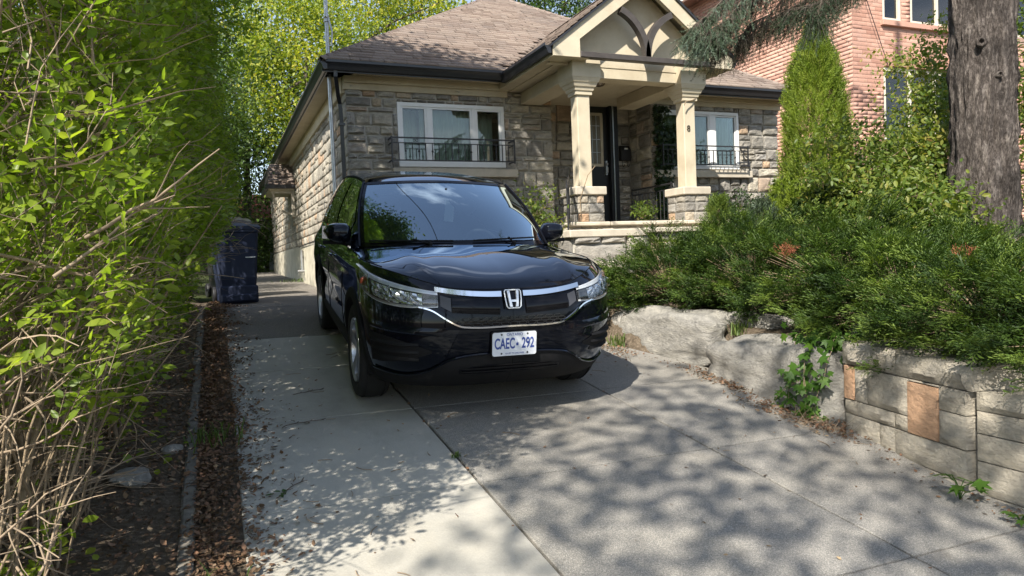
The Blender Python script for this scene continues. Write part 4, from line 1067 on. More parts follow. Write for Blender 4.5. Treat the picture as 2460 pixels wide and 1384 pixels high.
# ------------------------------------------------------------------ the car
def glossy_black(name, c, f0, fk, rough, tint=(.86, .91, 1), bmpd=0):
    """black lacquer: diffuse body under a clear coat whose reflectance climbs towards grazing angles"""
    m, t, p, o = nodes(name); setp(p, Roughness=.5); p.inputs['Specular IOR Level'].default_value = 0
    t.links.new(ramp(t, wnoise(t, 3, 6, .7), [(.35, c), (.7, [x * 1.6 for x in c])]), p.inputs['Base Color'])
    lw = t.nodes.new('ShaderNodeLayerWeight'); lw.inputs[0].default_value = .5
    f = math_(t, 'ADD', math_(t, 'MULTIPLY', math_(t, 'POWER', lw.outputs['Facing'], 3.0), fk), f0)
    gl = t.nodes.new('ShaderNodeBsdfGlossy'); gl.inputs['Roughness'].default_value = rough; gl.inputs['Color'].default_value = rgba(tint)
    ms = t.nodes.new('ShaderNodeMixShader'); t.links.new(f, ms.inputs[0]); t.links.new(p.outputs[0], ms.inputs[1]); t.links.new(gl.outputs[0], ms.inputs[2]); t.links.new(ms.outputs[0], o.inputs[0])
    if bmpd:
        b_ = t.nodes.new('ShaderNodeBump'); b_.inputs['Distance'].default_value = bmpd; t.links.new(wnoise(t, 2.2, 2, .4), b_.inputs['Height']); t.links.new(b_.outputs[0], gl.inputs['Normal'])
    return m
def carpaint(): return glossy_black('black_car_paint', (.003, .0035, .006), .022, 1.25, .03, (.80, .88, 1), .0012)
M['paint'] = carpaint()
def pm(name, c, rough, metal=0, coat=0, spec=.5):
    m, t, p, o = nodes(name); setp(p, Roughness=rough, Metallic=metal, Coat_Weight=coat, Base_Color=rgba(c)); p.inputs['Specular IOR Level'].default_value = spec; return m
M['plastic'] = simple('textured_black_plastic', (.011, .011, .012), .7, .2, 10, bmp=.0005, bscale=300)
M['gloss'] = glossy_black('gloss_black_trim', (.004, .004, .005), .02, .4, .08)
M['chrome'] = pm('chrome', (.82, .83, .85), .07, 1)
M['satin'] = pm('satin_reflector', (.85, .87, .90), .22, .75)
M['brightstrip'] = pm('bright_lamp_trim', (.86, .89, .92), .3, .3)
M['plastic'].node_tree.nodes['Principled BSDF'].inputs['Specular IOR Level'].default_value = .2
M['rubber'] = simple('tyre_rubber', (.017, .017, .017), .8, .25, 20, bmp=.001, bscale=120)
M['alloy'] = pm('alloy_wheel', (.46, .47, .49), .28, 1)
M['autoglass'] = glass_mat('windscreen_glass', (.66, .76, .77), .17, 4.0, (.70, .87, 1))
M['tintglass'] = glass_mat('tinted_side_glass', (.10, .12, .12), .05, 2.6)
M['lens'] = glass_mat('headlight_lens', (.93, .95, .96), .03, 1.3)
M['seat'] = simple('grey_seat_cloth', (.12, .125, .135), .9, .1, 10)
M['dash'] = simple('dashboard', (.085, .088, .095), .7, .1, 10)
M['amber'] = pm('amber_bulb', (.55, .11, .05), .25, 0, .6)
M['paper'] = pm('white_paper', (.80, .86, .80), .8)
M['plate'] = pm('plate_white', (.70, .73, .78), .35)
M['plateblue'] = pm('plate_blue', (.035, .07, .28), .5)

def crm(xs, ys):
    xs = list(xs); ys = [np.array(y, float) for y in ys]
    def f(x):
        if x <= xs[0]: return ys[0]
        if x >= xs[-1]: return ys[-1]
        i = max(k for k in range(len(xs)) if xs[k] <= x); i = min(i, len(xs) - 2); h = xs[i + 1] - xs[i]; t_ = (x - xs[i]) / h
        def sl(k):
            if k <= 0: return (ys[1] - ys[0]) / (xs[1] - xs[0])
            if k >= len(xs) - 1: return (ys[-1] - ys[-2]) / (xs[-1] - xs[-2])
            return .5 * ((ys[k + 1] - ys[k]) / (xs[k + 1] - xs[k]) + (ys[k] - ys[k - 1]) / (xs[k] - xs[k - 1]))
        a, b_ = ys[i], ys[i + 1]; m0, m1 = sl(i) * h, sl(i + 1) * h
        return a * (2 * t_**3 - 3 * t_**2 + 1) + m0 * (t_**3 - 2 * t_**2 + t_) + b_ * (-2 * t_**3 + 3 * t_**2) + m1 * (t_**3 - t_**2)
    return f
fYF = crm([.20, .27, .36, .46, .56, .64, .72, .80, .88, .95, 1.02, 1.10], [.20, .12, .05, .015, .0, .0, .012, .035, .075, .14, .24, .38])
fW = crm([.20, .30, .42, .58, .72, .84, .93, 1.0, 1.06, 1.14], [.82, .865, .895, .91, .915, .905, .895, .875, .845, .815])
fYR = crm([.20, .35, .55, .8, 1.0, 1.2], [4.38, 4.50, 4.53, 4.52, 4.46, 4.38])
NE = 2.9; LC = .70; LR = .50
def outl(u, z):
    """half outline at height z: u in [0,1] front centre -> corner end, [1,2] side, [2,3] rear corner -> rear centre"""
    W_, y0, y1 = float(fW(z)), float(fYF(z)), float(fYR(z))
    if u <= 1:
        a = u * PI / 2; return (W_ * math.sin(a) ** (2 / NE), y0 + LC * (1 - math.cos(a) ** (2 / NE)))
    if u <= 2:
        t_ = u - 1; y = y0 + LC + (y1 - LR - y0 - LC) * t_
        return (W_ * (1 + .006 * math.sin(PI * t_)), y)
    a = (u - 2) * PI / 2; return (W_ * math.cos(a) ** (2 / 3.6), y1 - LR + LR * math.sin(a) ** (2 / 3.6))
def u_of_x(x, z=.85): return math.asin(min(1, (x / float(fW(z))) ** (NE / 2))) / (PI / 2)
def u_of_y(y, z=.85):
    y0, y1 = float(fYF(z)), float(fYR(z))
    if y < y0 + LC:
        return math.acos(max(0, 1 - (y - y0) / LC) ** (NE / 2)) / (PI / 2)
    return 1 + (y - y0 - LC) / (y1 - LR - y0 - LC)
# height of the upper edge of the side/front shell (bonnet edge, fender, belt line)
fZT_front = crm([0, .25, .45, .60, .72, .82, .92, 1.0], [.885, .888, .900, .932, .962, .985, 1.005, 1.02])
fZT_side = crm([.9, 1.25, 1.8, 2.6, 3.4, 4.0, 4.4], [1.022, 1.045, 1.055, 1.075, 1.10, 1.13, 1.15])
def zt(u):
    if u <= 1:
        x = outl(u, .9)[0] / .90; return float(fZT_front(x)) if x < 1 else 1.02
    y = outl(min(u, 2), 1.0)[1]; return float(fZT_side(y)) if u <= 2 else float(fZT_side(4.0 + .4 * (u - 2)))
ZB0 = .235
def S_(u, z, off=0.0, sg=1):
    """point on the shell at outline station u and height z, pushed out by off; sg = side"""
    x, y = outl(u, z)
    if off:
        e = 1e-3; a = outl(min(3, u + e), z); b_ = outl(max(0, u - e), z); c = outl(u, z + e); d = outl(u, z - e)
        tu = Vector((a[0] - b_[0], a[1] - b_[1], 0)); tz = Vector((c[0] - d[0], c[1] - d[1], 2 * e)); n = tu.cross(tz)
        if n.length < 1e-12: n = Vector((0, -1, 0))
        n.normalize()
        if n.dot(Vector((x, y - 2.0, 0))) < 0: n = -n
        return (sg * (x + n.x * off) if sg else x, y + n.y * off, z + n.z * off)
    return (sg * x, y, z)

WHY = (.90, 3.52); WR_ = .352
car = empty('parked_suv', (1.78, 5.22, gz(5.22, 1.78)), 'black compact SUV with blue-lettered white licence plate, parked nose down on the driveway', 'car')
car.rotation_euler = (math.atan(.11), .018, math.radians(-2.2))
COFF = Vector((0, -WHY[0], 0))
def cb_(q, name, m, parent=None, **k):
    q.v = [(v[0], v[1] - WHY[0], v[2]) for v in q.v] if parent is None or parent.get('_o', 1) else q.v
    return q.build(name, m, parent or car, **k)

# lower shell with wheel arches
US = list(np.linspace(0, 1, 46)) + list(1 + np.linspace(0, 1, 92))[1:] + list(2 + np.linspace(0, 1, 16))[1:]
NV = 26
ARCH = .405
def shell(sg):
    P_ = []
    for u in US:
        zt_ = zt(u); col = []
        for j in range(NV + 1):
            v = j / NV; z = ZB0 + (zt_ - ZB0) * v; p_ = list(S_(u, z, 0, sg))
            # shoulder crease and lower scallop along the doors
            if u > .8:
                k = min(1, (u - .8) / .3) if u < 2 else max(0, 1 - (u - 2) * 2)
                p_[0] -= sg * k * (.018 * math.exp(-((z - .62) / .09) ** 2) - .012 * math.exp(-((z - .93) / .05) ** 2))
            col.append(p_)
        P_.append(col)
    vs = []; idx = {}; fs = []
    n, m_ = len(P_), NV + 1
    flat = [p_ for c in P_ for p_ in c]
    drop = set()
    def inside(p_, r_=ARCH):
        for wy in WHY:
            if abs(p_[0]) > .6 and (p_[1] - wy) ** 2 + (p_[2] - WR_) ** 2 < r_ * r_: return wy
        return None
    for i in range(n - 1):
        for j in range(m_ - 1):
            q = [i * m_ + j, (i + 1) * m_ + j, (i + 1) * m_ + j + 1, i * m_ + j + 1]
            c = [sum(flat[k][a] for k in q) / 4 for a in range(3)]
            if inside(c): continue
            fs.append(q if sg > 0 else q[::-1])
    cnt = {}
    used = set(k for f in fs for k in f)
    # snap vertices near the arch to the circle
    for k in used:
        p_ = flat[k]
        for wy in WHY:
            dy, dz = p_[1] - wy, p_[2] - WR_; r_ = math.hypot(dy, dz)
            if abs(p_[0]) > .6 and r_ < ARCH + .010 and r_ > 1e-3 and p_[2] > .2:
                s_ = ARCH / r_; p_[1] = wy + dy * s_; p_[2] = max(ZB0 - .02, WR_ + dz * s_)
    mp_ = {k: i for i, k in enumerate(sorted(used))}
    return [tuple(flat[k]) for k in sorted(used)], [tuple(mp_[k] for k in f) for f in fs]
body = MB()
for sg in (1, -1): body.add(*shell(sg))
body_o = cb_(body, 'body', M['paint'], weld=True, smooth=.55)

def coons(front, side, back, centre, n=26, m_=26, bumpf=None):
    """front(s) 0..1 centre->corner; side(t) 0..1 corner->back corner; back(s) centre->back corner; centre(t)"""
    rows = []
    for j in range(m_ + 1):
        t_ = j / m_; row = []
        for i in range(n + 1):
            s_ = i / n
            F, B, Cc, D = (np.array(front(s_)), np.array(back(s_)), np.array(centre(t_)), np.array(side(t_)))
            p_ = (1 - t_) * F + t_ * B + (1 - s_) * Cc + s_ * D - ((1 - s_) * (1 - t_) * np.array(front(0)) + s_ * (1 - t_) * np.array(front(1)) + (1 - s_) * t_ * np.array(back(0)) + s_ * t_ * np.array(back(1)))
            if bumpf: p_ = p_ + np.array(bumpf(s_, t_, p_))
            row.append(p_)
        rows.append(row)
    return rows
def mirror_grid(q, rows, mi=0):
    q.grid([[tuple(p_) for p_ in r_] for r_ in rows], mi); q.grid([[(-p_[0], p_[1], p_[2]) for p_ in r_] for r_ in rows], mi, flip=True)
# bonnet
UC = u_of_x(.80, .95); YC = 1.24; UE = u_of_y(YC, 1.0)
hf = lambda s_: S_(s_ ** .9 * UC if 0 else UC * (u_of_x(max(1e-4, .80 * s_), .95) / UC), zt(UC * (u_of_x(max(1e-4, .80 * s_), .95) / UC)))
hs = lambda t_: S_(UC + (UE - UC) * t_, zt(UC + (UE - UC) * t_))
PE = hs(1)
hb_ = lambda s_: (PE[0] * s_, 1.00 + (PE[1] - 1.00) * s_ ** 2.2, 1.105 + (PE[2] - 1.105) * s_ ** 3)
cz = crm([0, .1, .25, .5, .75, 1], [(0, .0775, .885), (0, .15, .935), (0, .29, .983), (0, .52, 1.035), (0, .76, 1.075), (0, 1.00, 1.105)])
def hbump(s_, t_, p_):
    env = math.sin(PI * min(1, t_ * 1.0)) ; e2 = math.sin(PI * s_) ** 2
    return (0, 0, .030 * env * e2 * .8 + .010 * math.exp(-((s_ - .62) / .09) ** 2) * min(1, t_ * 4) * min(1, (1 - t_) * 4) + .024 * s_ ** 2 * (1 - s_) * 4 * min(1, t_ * 3) * (1 - t_))
hood = MB(); mirror_grid(hood, coons(hf, hs, hb_, cz, 40, 30, hbump)); cb_(hood, 'bonnet', M['paint'], weld=True, smooth=.8)
# panel gap between bonnet and fender/front: thin dark line following the edge
gap = MB()
for sg in (1, -1):
    pts = [S_(u, zt(u) - .002, .0012, sg) for u in np.linspace(0.0, UC, 30)] ; gap.tube(pts, .0028, 4)
    pts = []
    for t_ in np.linspace(0, 1, 26):
        p_ = hs(t_); pts.append((sg * (p_[0] - .012), p_[1], p_[2] + .0045))
    gap.tube(pts, .003, 4)
cb_(gap, 'panel_gap', M['plastic'])

# greenhouse
WB = [(0, 1.02, 1.10), (.77, 1.34, 1.065)]        # windscreen base centre, corner
WT = [(0, 1.86, 1.575), (.60, 2.02, 1.545)]
wbf = lambda s_: (.79 * s_, 1.02 + .32 * s_ ** 2.3, 1.10 - .035 * s_ ** 2)
wtf = lambda s_: (.65 * s_, 1.86 + .16 * s_ ** 2.3, 1.595 - .03 * s_ ** 2)
def apil(t_): a, b_ = np.array(wbf(1)), np.array(wtf(1)); p_ = a + (b_ - a) * t_; return p_ + np.array((.022, 0, .028)) * math.sin(PI * t_)
def wcen(t_): a, b_ = np.array(wbf(0)), np.array(wtf(0)); p_ = a + (b_ - a) * t_; return p_ + np.array((0, -.02, .03)) * math.sin(PI * t_)
ws = MB(); ROWS = coons(wbf, apil, wtf, wcen, 24, 20); mirror_grid(ws, [[p_ for p_ in r_] for r_ in ROWS])
cb_(ws, 'windscreen', M['autoglass'], weld=True, smooth=2)
# black frit border round the glass
fr_ = MB()
for sg in (1, -1):
    def rowpt(i, j, off=.003): p_ = ROWS[j][i]; return (sg * p_[0], p_[1] - off * .8, p_[2] + off)
    n = 24
    for (i0, i1, j0, j1) in ((0, n, 0, 1), (0, n, 19, 20), (23, 24, 0, 20)):
        fr_.grid([[rowpt(i, j) for i in range(i0, i1 + 1)] for j in range(j0, j1 + 1)], flip=sg < 0)
cb_(fr_, 'windscreen_border', M['gloss'])
# roof
RB = 4.05
railz = crm([0, .15, .4, .7, .9, 1], [(.65, 2.02, 1.565), (.66, 2.32, 1.600), (.665, 2.8, 1.618), (.655, 3.4, 1.605), (.63, 3.85, 1.562), (.60, 4.08, 1.52)])
roofc = crm([0, .08, .25, .5, .75, 1], [(0, 1.86, 1.595), (0, 2.02, 1.636), (0, 2.40, 1.676), (0, 2.9, 1.688), (0, 3.5, 1.667), (0, 4.12, 1.58)])
rbk = lambda s_: (.60 * s_, 4.12 - .04 * s_ ** 2, 1.58 - .06 * s_ ** 2.5)
rf = MB(); mirror_grid(rf, coons(wtf, railz, rbk, roofc, 22, 26, lambda s_, t_, p_: (0, 0, .018 * math.sin(PI * t_) * (1 - s_ ** 3) * s_ * 2))); cb_(rf, 'roof', M['paint'], weld=True, smooth=.8)
rr2 = MB()
for sg in (1, -1): rr2.tube([(sg * (railz(t_)[0] - .012), railz(t_)[1], railz(t_)[2] + .012) for t_ in np.linspace(.02, .98, 24)], .010, 5)
cb_(rr2, 'roof_trim', M['plastic'])
# side of the greenhouse
def topc(y):
    if y <= 2.02:
        lo, hi = 0., 1.
        for _ in range(30):
            m2 = (lo + hi) / 2
            if apil(m2)[1] < y: lo = m2
            else: hi = m2
        return apil(lo)
    lo, hi = 0., 1.
    for _ in range(30):
        m2 = (lo + hi) / 2
        if railz(m2)[1] < y: lo = m2
        else: hi = m2
    return np.array(railz(lo))
def botc(y): u = u_of_y(y, 1.0); return np.array(S_(min(u, 2.35), zt(min(u, 2.0))))
def sidep(y, v, off=0):
    a, b_ = botc(y), topc(y); p_ = a + (b_ - a) * v; p_ = p_ + np.array((.030 * math.sin(PI * v), 0, 0)) * min(1, (y - 1.30) / .6); p_[0] += off; return p_
sd = MB()
ys_ = list(np.linspace(1.245, 4.08, 60))
mirror_grid(sd, [[sidep(y, v) for v in np.linspace(0, 1, 10)] for y in ys_]); sd_o = cb_(sd, 'cabin_pillars', M['paint'], weld=True, smooth=.8)
# tailgate
tg = MB(); mirror_grid(tg, [[(rbk(s_)[0] * (1 - v) + .74 * s_ * v, rbk(s_)[1] * (1 - v) + 4.42 * v, rbk(s_)[2] * (1 - v) + 1.14 * v) for s_ in np.linspace(0, 1, 10)] for v in np.linspace(0, 1, 8)]); cb_(tg, 'tailgate', M['paint'], weld=True, smooth=.8)
q = MB(); mirror_grid(q, [[sidep(4.08, v) * (1 - w_) + np.array((.60 * v + .74 * (1 - v), 4.12 * v + 4.42 * (1 - v), 1.515 * v + 1.14 * (1 - v))) * w_ for v in np.linspace(0, 1, 6)] for w_ in (0, .5, 1)]); cb_(q, 'rear_quarter', M['paint'], weld=True, smooth=.8)
for ya, yb in ((1.62, 2.44), (2.53, 3.34), (3.42, 3.95)):
    for sg in (1, -1):
        P_ = []
        for k in range(11):
            y = ya + (yb - ya) * k / 10; hh = (topc(y)[2] - botc(y)[2]); v0, v1 = .06 + (0 if hh > .2 else .1), 1 - .045 / max(.1, hh)
            P_.append([(sg * (sidep(y, v0 + (v1 - v0) * j / 6, .006)[0]), *sidep(y, v0 + (v1 - v0) * j / 6, .006)[1:]) for j in range(7)])
        g_ = MB(); g_.grid(P_); cb_(g_, 'side_window', M['tintglass'], smooth=2)
        inner = MB(); inner.grid([[(p_[0] - sg * .004, p_[1], p_[2]) for p_ in r_] for r_ in P_]); cb_(inner, 'window_backing', M['gloss'])
for sg in (1, -1):
    q = MB(); q.tube([(sg * (sidep(y, 0)[0] + .004), y, sidep(y, 0)[2] + .006) for y in np.linspace(1.5, 4.0, 20)], .009, 5); cb_(q, 'belt_trim', M['chrome'], smooth=1)
    q = MB(); q.tube([(sg * p_[0] + sg * .003, p_[1], p_[2] + .004) for p_ in [apil(t_) for t_ in np.linspace(0, 1, 12)]], .012, 5); cb_(q, 'pillar_moulding', M['gloss'], smooth=1)
# door seams and handles
for sg in (1, -1):
    for yd in (1.48, 2.48, 3.40):
        q = MB(); q.tube([S_(u_of_y(yd + (.05 * (1 - z) if yd < 3 else .15 * (.9 - z)), z), z, .001, sg) for z in np.linspace(.32, 1.04, 14)], .004, 4); cb_(q, 'door_seam', M['plastic'])
    for yd in (2.20, 3.12):
        q = MB(); c = S_(u_of_y(yd, .93), .93, .03, sg); q.ball(c, (.018, .11, .016), 8, 6); cb_(q, 'door_handle', M['paint'], smooth=2)
# cladding: arches and sills
for sg in (1, -1):
    for wy in WHY:
        rows = []
        for a in np.linspace(math.radians(-18), math.radians(198), 40):
            cy, cz_ = math.cos(a), math.sin(a); row = []
            for rr_, of in ((ARCH - .03, -.05), (ARCH - .02, .010), (ARCH + .005, .013), (ARCH + .052, .009), (ARCH + .060, -.004)):
                y, z = wy + rr_ * cy, max(.215, WR_ + rr_ * cz_); p_ = S_(u_of_y(max(y, .02), z) if y > .05 else .4, z, of, sg); row.append(p_)
            rows.append(row)
        q = MB(); q.grid(rows); cb_(q, 'wheel_arch_trim', M['plastic'], smooth=.9)
        q = MB(); q.lathe([(.42, 0), (.41, .16), (.40, .33), (.001, .33)], (sg * .86 if sg < 0 else .86, wy, WR_), 30, 'x')
        q.v = [((v[0] if sg < 0 else 2 * .86 - v[0]), v[1], max(.25, v[2])) for v in q.v]; cb_(q, 'wheel_well', M['plastic'])
    q = MB(); q.grid([[S_(u_of_y(y, z), z, of, sg) for z, of in ((.22, -.03), (.225, .012), (.33, .016), (.40, .010), (.41, .0))] for y in np.linspace(WHY[0] + .40, WHY[1] - .40, 20)]); cb_(q, 'sill_cladding', M['plastic'], smooth=.9)
# wheels
def make_wheel(sg, wy):
    o_ = empty('wheel', (sg * .80, wy - WHY[0], WR_)); o_.parent = car
    q = MB(); hw = .112
    q.lathe([(.235, -hw * .75), (.27, -hw * .93), (.308, -hw), (.328, -hw * .93), (.341, -hw * .78), (.349, -hw * .55), (.352, 0), (.349, hw * .55), (.341, hw * .78), (.328, hw * .93), (.308, hw), (.27, hw * .93), (.235, hw * .75), (.21, hw * .4), (.21, -hw * .4), (.235, -hw * .75)], (0, 0, 0), 44, 'x')
    q.build('tyre', M['rubber'], o_, smooth=.7)
    q = MB()
    for k in range(4):
        x = (-.066, -.024, .024, .066)[k]; q.lathe([(.3515, x - .004), (.346, x - .003), (.346, x + .003), (.3515, x + .004)], (0, 0, 0), 44, 'x')
    q.build('tread_groove', M['gloss'], o_)
    q = MB(); X = sg * hw
    q.lathe([(.238, X * .82), (.232, X * .95), (.215, X * .86), (.205, X * .2), (.205, -X * .3)], (0, 0, 0), 36, 'x')
    q.lathe([(.001, X * .78), (.05, X * .76), (.062, X * .6), (.062, X * .3)], (0, 0, 0), 20, 'x')
    for k in range(5):
        a0 = 2 * PI * k / 5 + .3
        for da in (-.13, .13):
            a = a0 + da; r0, r1 = .045, .222
            d = Vector((0, math.cos(a), math.sin(a))); t_ = Vector((0, -math.sin(a), math.cos(a)))
            vs = []
            for rr_, ww, xx in ((r0, .022, .70), (r1 * .6, .019, .78), (r1, .026, .86)):
                for s1, x1 in ((-1, xx), (1, xx), (1, xx - .22), (-1, xx - .22)): vs.append(d * rr_ + t_ * ww * s1 + Vector((X * x1, 0, 0)))
            q.add(vs, [(0, 1, 5, 4), (4, 5, 9, 8), (1, 2, 6, 5), (5, 6, 10, 9), (0, 4, 7, 3), (4, 8, 11, 7)])
    q.build('rim', M['alloy'], o_, smooth=.5)
    q = MB(); q.lathe([(.001, X * .1), (.19, X * .1), (.19, -X * .1), (.001, -X * .1)], (0, 0, 0), 24, 'x'); q.build('brake_disc', M['satin'], o_)
    return o_
for sg in (-1, 1):
    for wy in WHY: make_wheel(sg, wy)
# underbody, interior
q = MB(); q.b(-.62, .62, .30, 4.25, .24, .34); q.b(-.86, .86, 1.36, 3.05, .24, .36); q.b(-.60, .60, .22, 1.0, .34, .80); cb_(q, 'underbody', M['plastic'])
q = MB(); q.b(-.76, .76, 1.30, 4.2, .36, .42); cb_(q, 'cabin_floor', M['dash'])
q = MB(); P_ = [[(x, 1.06 + .30 * (abs(x) / .75) ** 2.3 + dy, z) for x in np.linspace(-.74, .74, 15)] for dy, z in ((.0, 1.045), (.25, 1.06), (.50, 1.04), (.60, .98), (.62, .70))]
q.grid(P_); q.ball((.36, 1.66, 1.02), (.19, .12, .06), 12, 6); cb_(q, 'dashboard', M['dash'], smooth=1)
q = MB(); pts = [(.37 + .185 * math.cos(a), 1.86 + .06 * math.sin(a), .98 + .175 * math.sin(a)) for a in np.linspace(0, 2 * PI, 30)]; q.tube(pts, .016, 8); q.ball((.37, 1.84, .97), (.06, .03, .05), 8, 6); q.tube([(.20, 1.85, .97), (.54, 1.85, .97)], .014, 6); cb_(q, 'steering_wheel', M['dash'], smooth=1)
for cx_ in (-.37, .37):
    q = MB()
    for (c, r_) in (((cx_, 2.35, .95), (.25, .11, .34)), ((cx_, 2.30, .70), (.25, .28, .12))):
        q.ball(c, r_, 16, 10)
    so = cb_(q, 'front_seat', M['seat'], smooth=2)
    q = MB(); q.ball((cx_, 2.42, 1.36), (.13, .06, .09), 14, 8); q.tube([(cx_ - .05, 2.42, 1.3), (cx_ - .05, 2.41, 1.2)], .007, 5); q.tube([(cx_ + .05, 2.42, 1.3), (cx_ + .05, 2.41, 1.2)], .007, 5); cb_(q, 'headrest', M['seat'], smooth=2)
q = MB(); q.ball((0, 3.25, .92), (.66, .12, .34), 20, 10); cb_(q, 'rear_seat', M['seat'], smooth=2)
q = MB(); q.ball((0, 1.72, 1.43), (.12, .02, .035), 12, 8); q.tube([(0, 1.72, 1.45), (0, 1.70, 1.53)], .01, 5); cb_(q, 'rear_view_mirror', M['dash'], smooth=2)
q = MB(); vs = [(-.03, 1.70, 1.40), (.035, 1.70, 1.395), (.045, 1.68, 1.26), (-.03, 1.68, 1.27)]; q.prism([(-.045, 1.255), (.035, 1.245), (.045, 1.37), (.01, 1.40), (-.005, 1.44), (-.035, 1.44), (-.035, 1.37)], 'y', 1.60, 1.603); cb_(q, 'parking_permit', M['paper'])
q = MB(); q.prism([(-.09, 1.17), (-.05, 1.185), (0, 1.175), (.05, 1.185), (.08, 1.17), (.075, 1.225), (.04, 1.25), (-.05, 1.25), (-.08, 1.22)], 'y', 1.68, 1.685); cb_(q, 'hanging_tag', M['seat'])
q = MB(); q.ball((.02, 1.32, 1.075), (.055, .035, .018), 12, 6); cb_(q, 'folded_tissue', M['paper'], smooth=2)
q = MB(); q.b(-.42, -.17, 1.20, 1.235, 1.063, 1.078); cb_(q, 'paper_strip', M['paper'])
# headliner glow blocker so that the cabin stays dark
q = MB(); q.b(-.56, .56, 2.0, 4.0, 1.50, 1.52); cb_(q, 'headliner', M['seat'])
q = MB(); q.b(-.70, .70, 4.0, 4.02, .4, 1.45); cb_(q, 'cargo_cover', M['dash'])
# wipers and cowl
q = MB(); q.grid([[(x, 1.0 + .30 * (abs(x) / .77) ** 2.2 + dy, 1.10 - .03 * (abs(x) / .77) ** 2 + dz) for x in np.linspace(-.76, .76, 21)] for dy, dz in ((-.012, -.012), (.02, -.018), (.05, .018))]); cb_(q, 'cowl', M['plastic'], smooth=1)
def wsp(x, t_, off=.012):
    s_ = abs(x) / (.79 + (.65 - .79) * t_); j = t_ * 20; i = min(23.99, s_ * 24); a = np.array(ROWS[int(j)][int(i)]); b_ = np.array(ROWS[int(j)][min(24, int(i) + 1)]); p_ = a + (b_ - a) * (i - int(i))
    p2 = np.array(ROWS[min(20, int(j) + 1)][int(i)]); p_ = p_ + (p2 - a) * (j - int(j)); return (math.copysign(p_[0], x), p_[1] - off * .6, p_[2] + off)
for pv, a, b_ in (((-.30, .0), (-.72, .045), (-.12, .02)), ((.40, .0), (.04, .022), (.66, .07))):
    q = MB(); n = 14
    q.tube([wsp(a[0] + (b_[0] - a[0]) * i / n, a[1] + (b_[1] - a[1]) * i / n, .018) for i in range(n + 1)], .007, 5)
    mid = wsp((a[0] + b_[0]) / 2, (a[1] + b_[1]) / 2, .03); pvp = wsp(pv[0], .0, .012); q.tube([pvp, mid], .008, 5); q.ball(pvp, .02, 8, 6)
    cb_(q, 'wiper', M['plastic'], smooth=1)
# mirrors
for sg in (1, -1):
    q = MB(); rows = []
    for t_ in np.linspace(-1, 1, 11):
        e = (1 - abs(t_) ** 3.2) ** .5; row = []
        for k in range(16):
            a = 2 * PI * k / 16; ca, sa = math.cos(a), math.sin(a)
            row.append((sg * (.93 + .108 * t_), 1.56 + .075 * e * math.copysign(abs(ca) ** .7, ca) - (.02 if ca < 0 else 0) * e, 1.165 + (.078 - .012 * t_) * e * math.copysign(abs(sa) ** .75, sa) + .008 * t_))
        rows.append(row)
    q.grid(rows, closed=True, flip=sg < 0); mo = cb_(q, 'door_mirror', M['paint'], smooth=1)
    q = MB(); q.tube([(sg * .79, 1.56, 1.07), (sg * .90, 1.555, 1.105)], [.045, .035], 8); q.tube([(sg * .82, 1.55, 1.085), (sg * 1.05, 1.55, 1.09)], [.02, .016], 6); cb_(q, 'mirror_arm', M['plastic'], smooth=1)
    q = MB(); q.add([(sg * .87, 1.615, 1.11), (sg * 1.05, 1.62, 1.115), (sg * 1.045, 1.62, 1.215), (sg * .875, 1.615, 1.225)], [(0, 1, 2, 3)]); cb_(q, 'mirror_glass', M['chrome'])
# --- front details: patches laid on the shell
def patch(xs0, xs1, zf0, zf1, off, n=20, m_=6, both=True, edge_back=.012):
    """patch between lateral x values; zf0/zf1 functions of fraction 0..1"""
    out = []
    for sg in ((1, -1) if both else (1,)):
        rows = []
        for i in range(n + 1):
            f = i / n; x = xs0 + (xs1 - xs0) * f; a, b_ = zf0(f), zf1(f)
            rows.append([S_(u_of_x(max(1e-5, x), .85), a + (b_ - a) * j / m_, (off(f, j / m_) if callable(off) else off), sg) for j in range(m_ + 1)])
        out.append(rows)
    return out
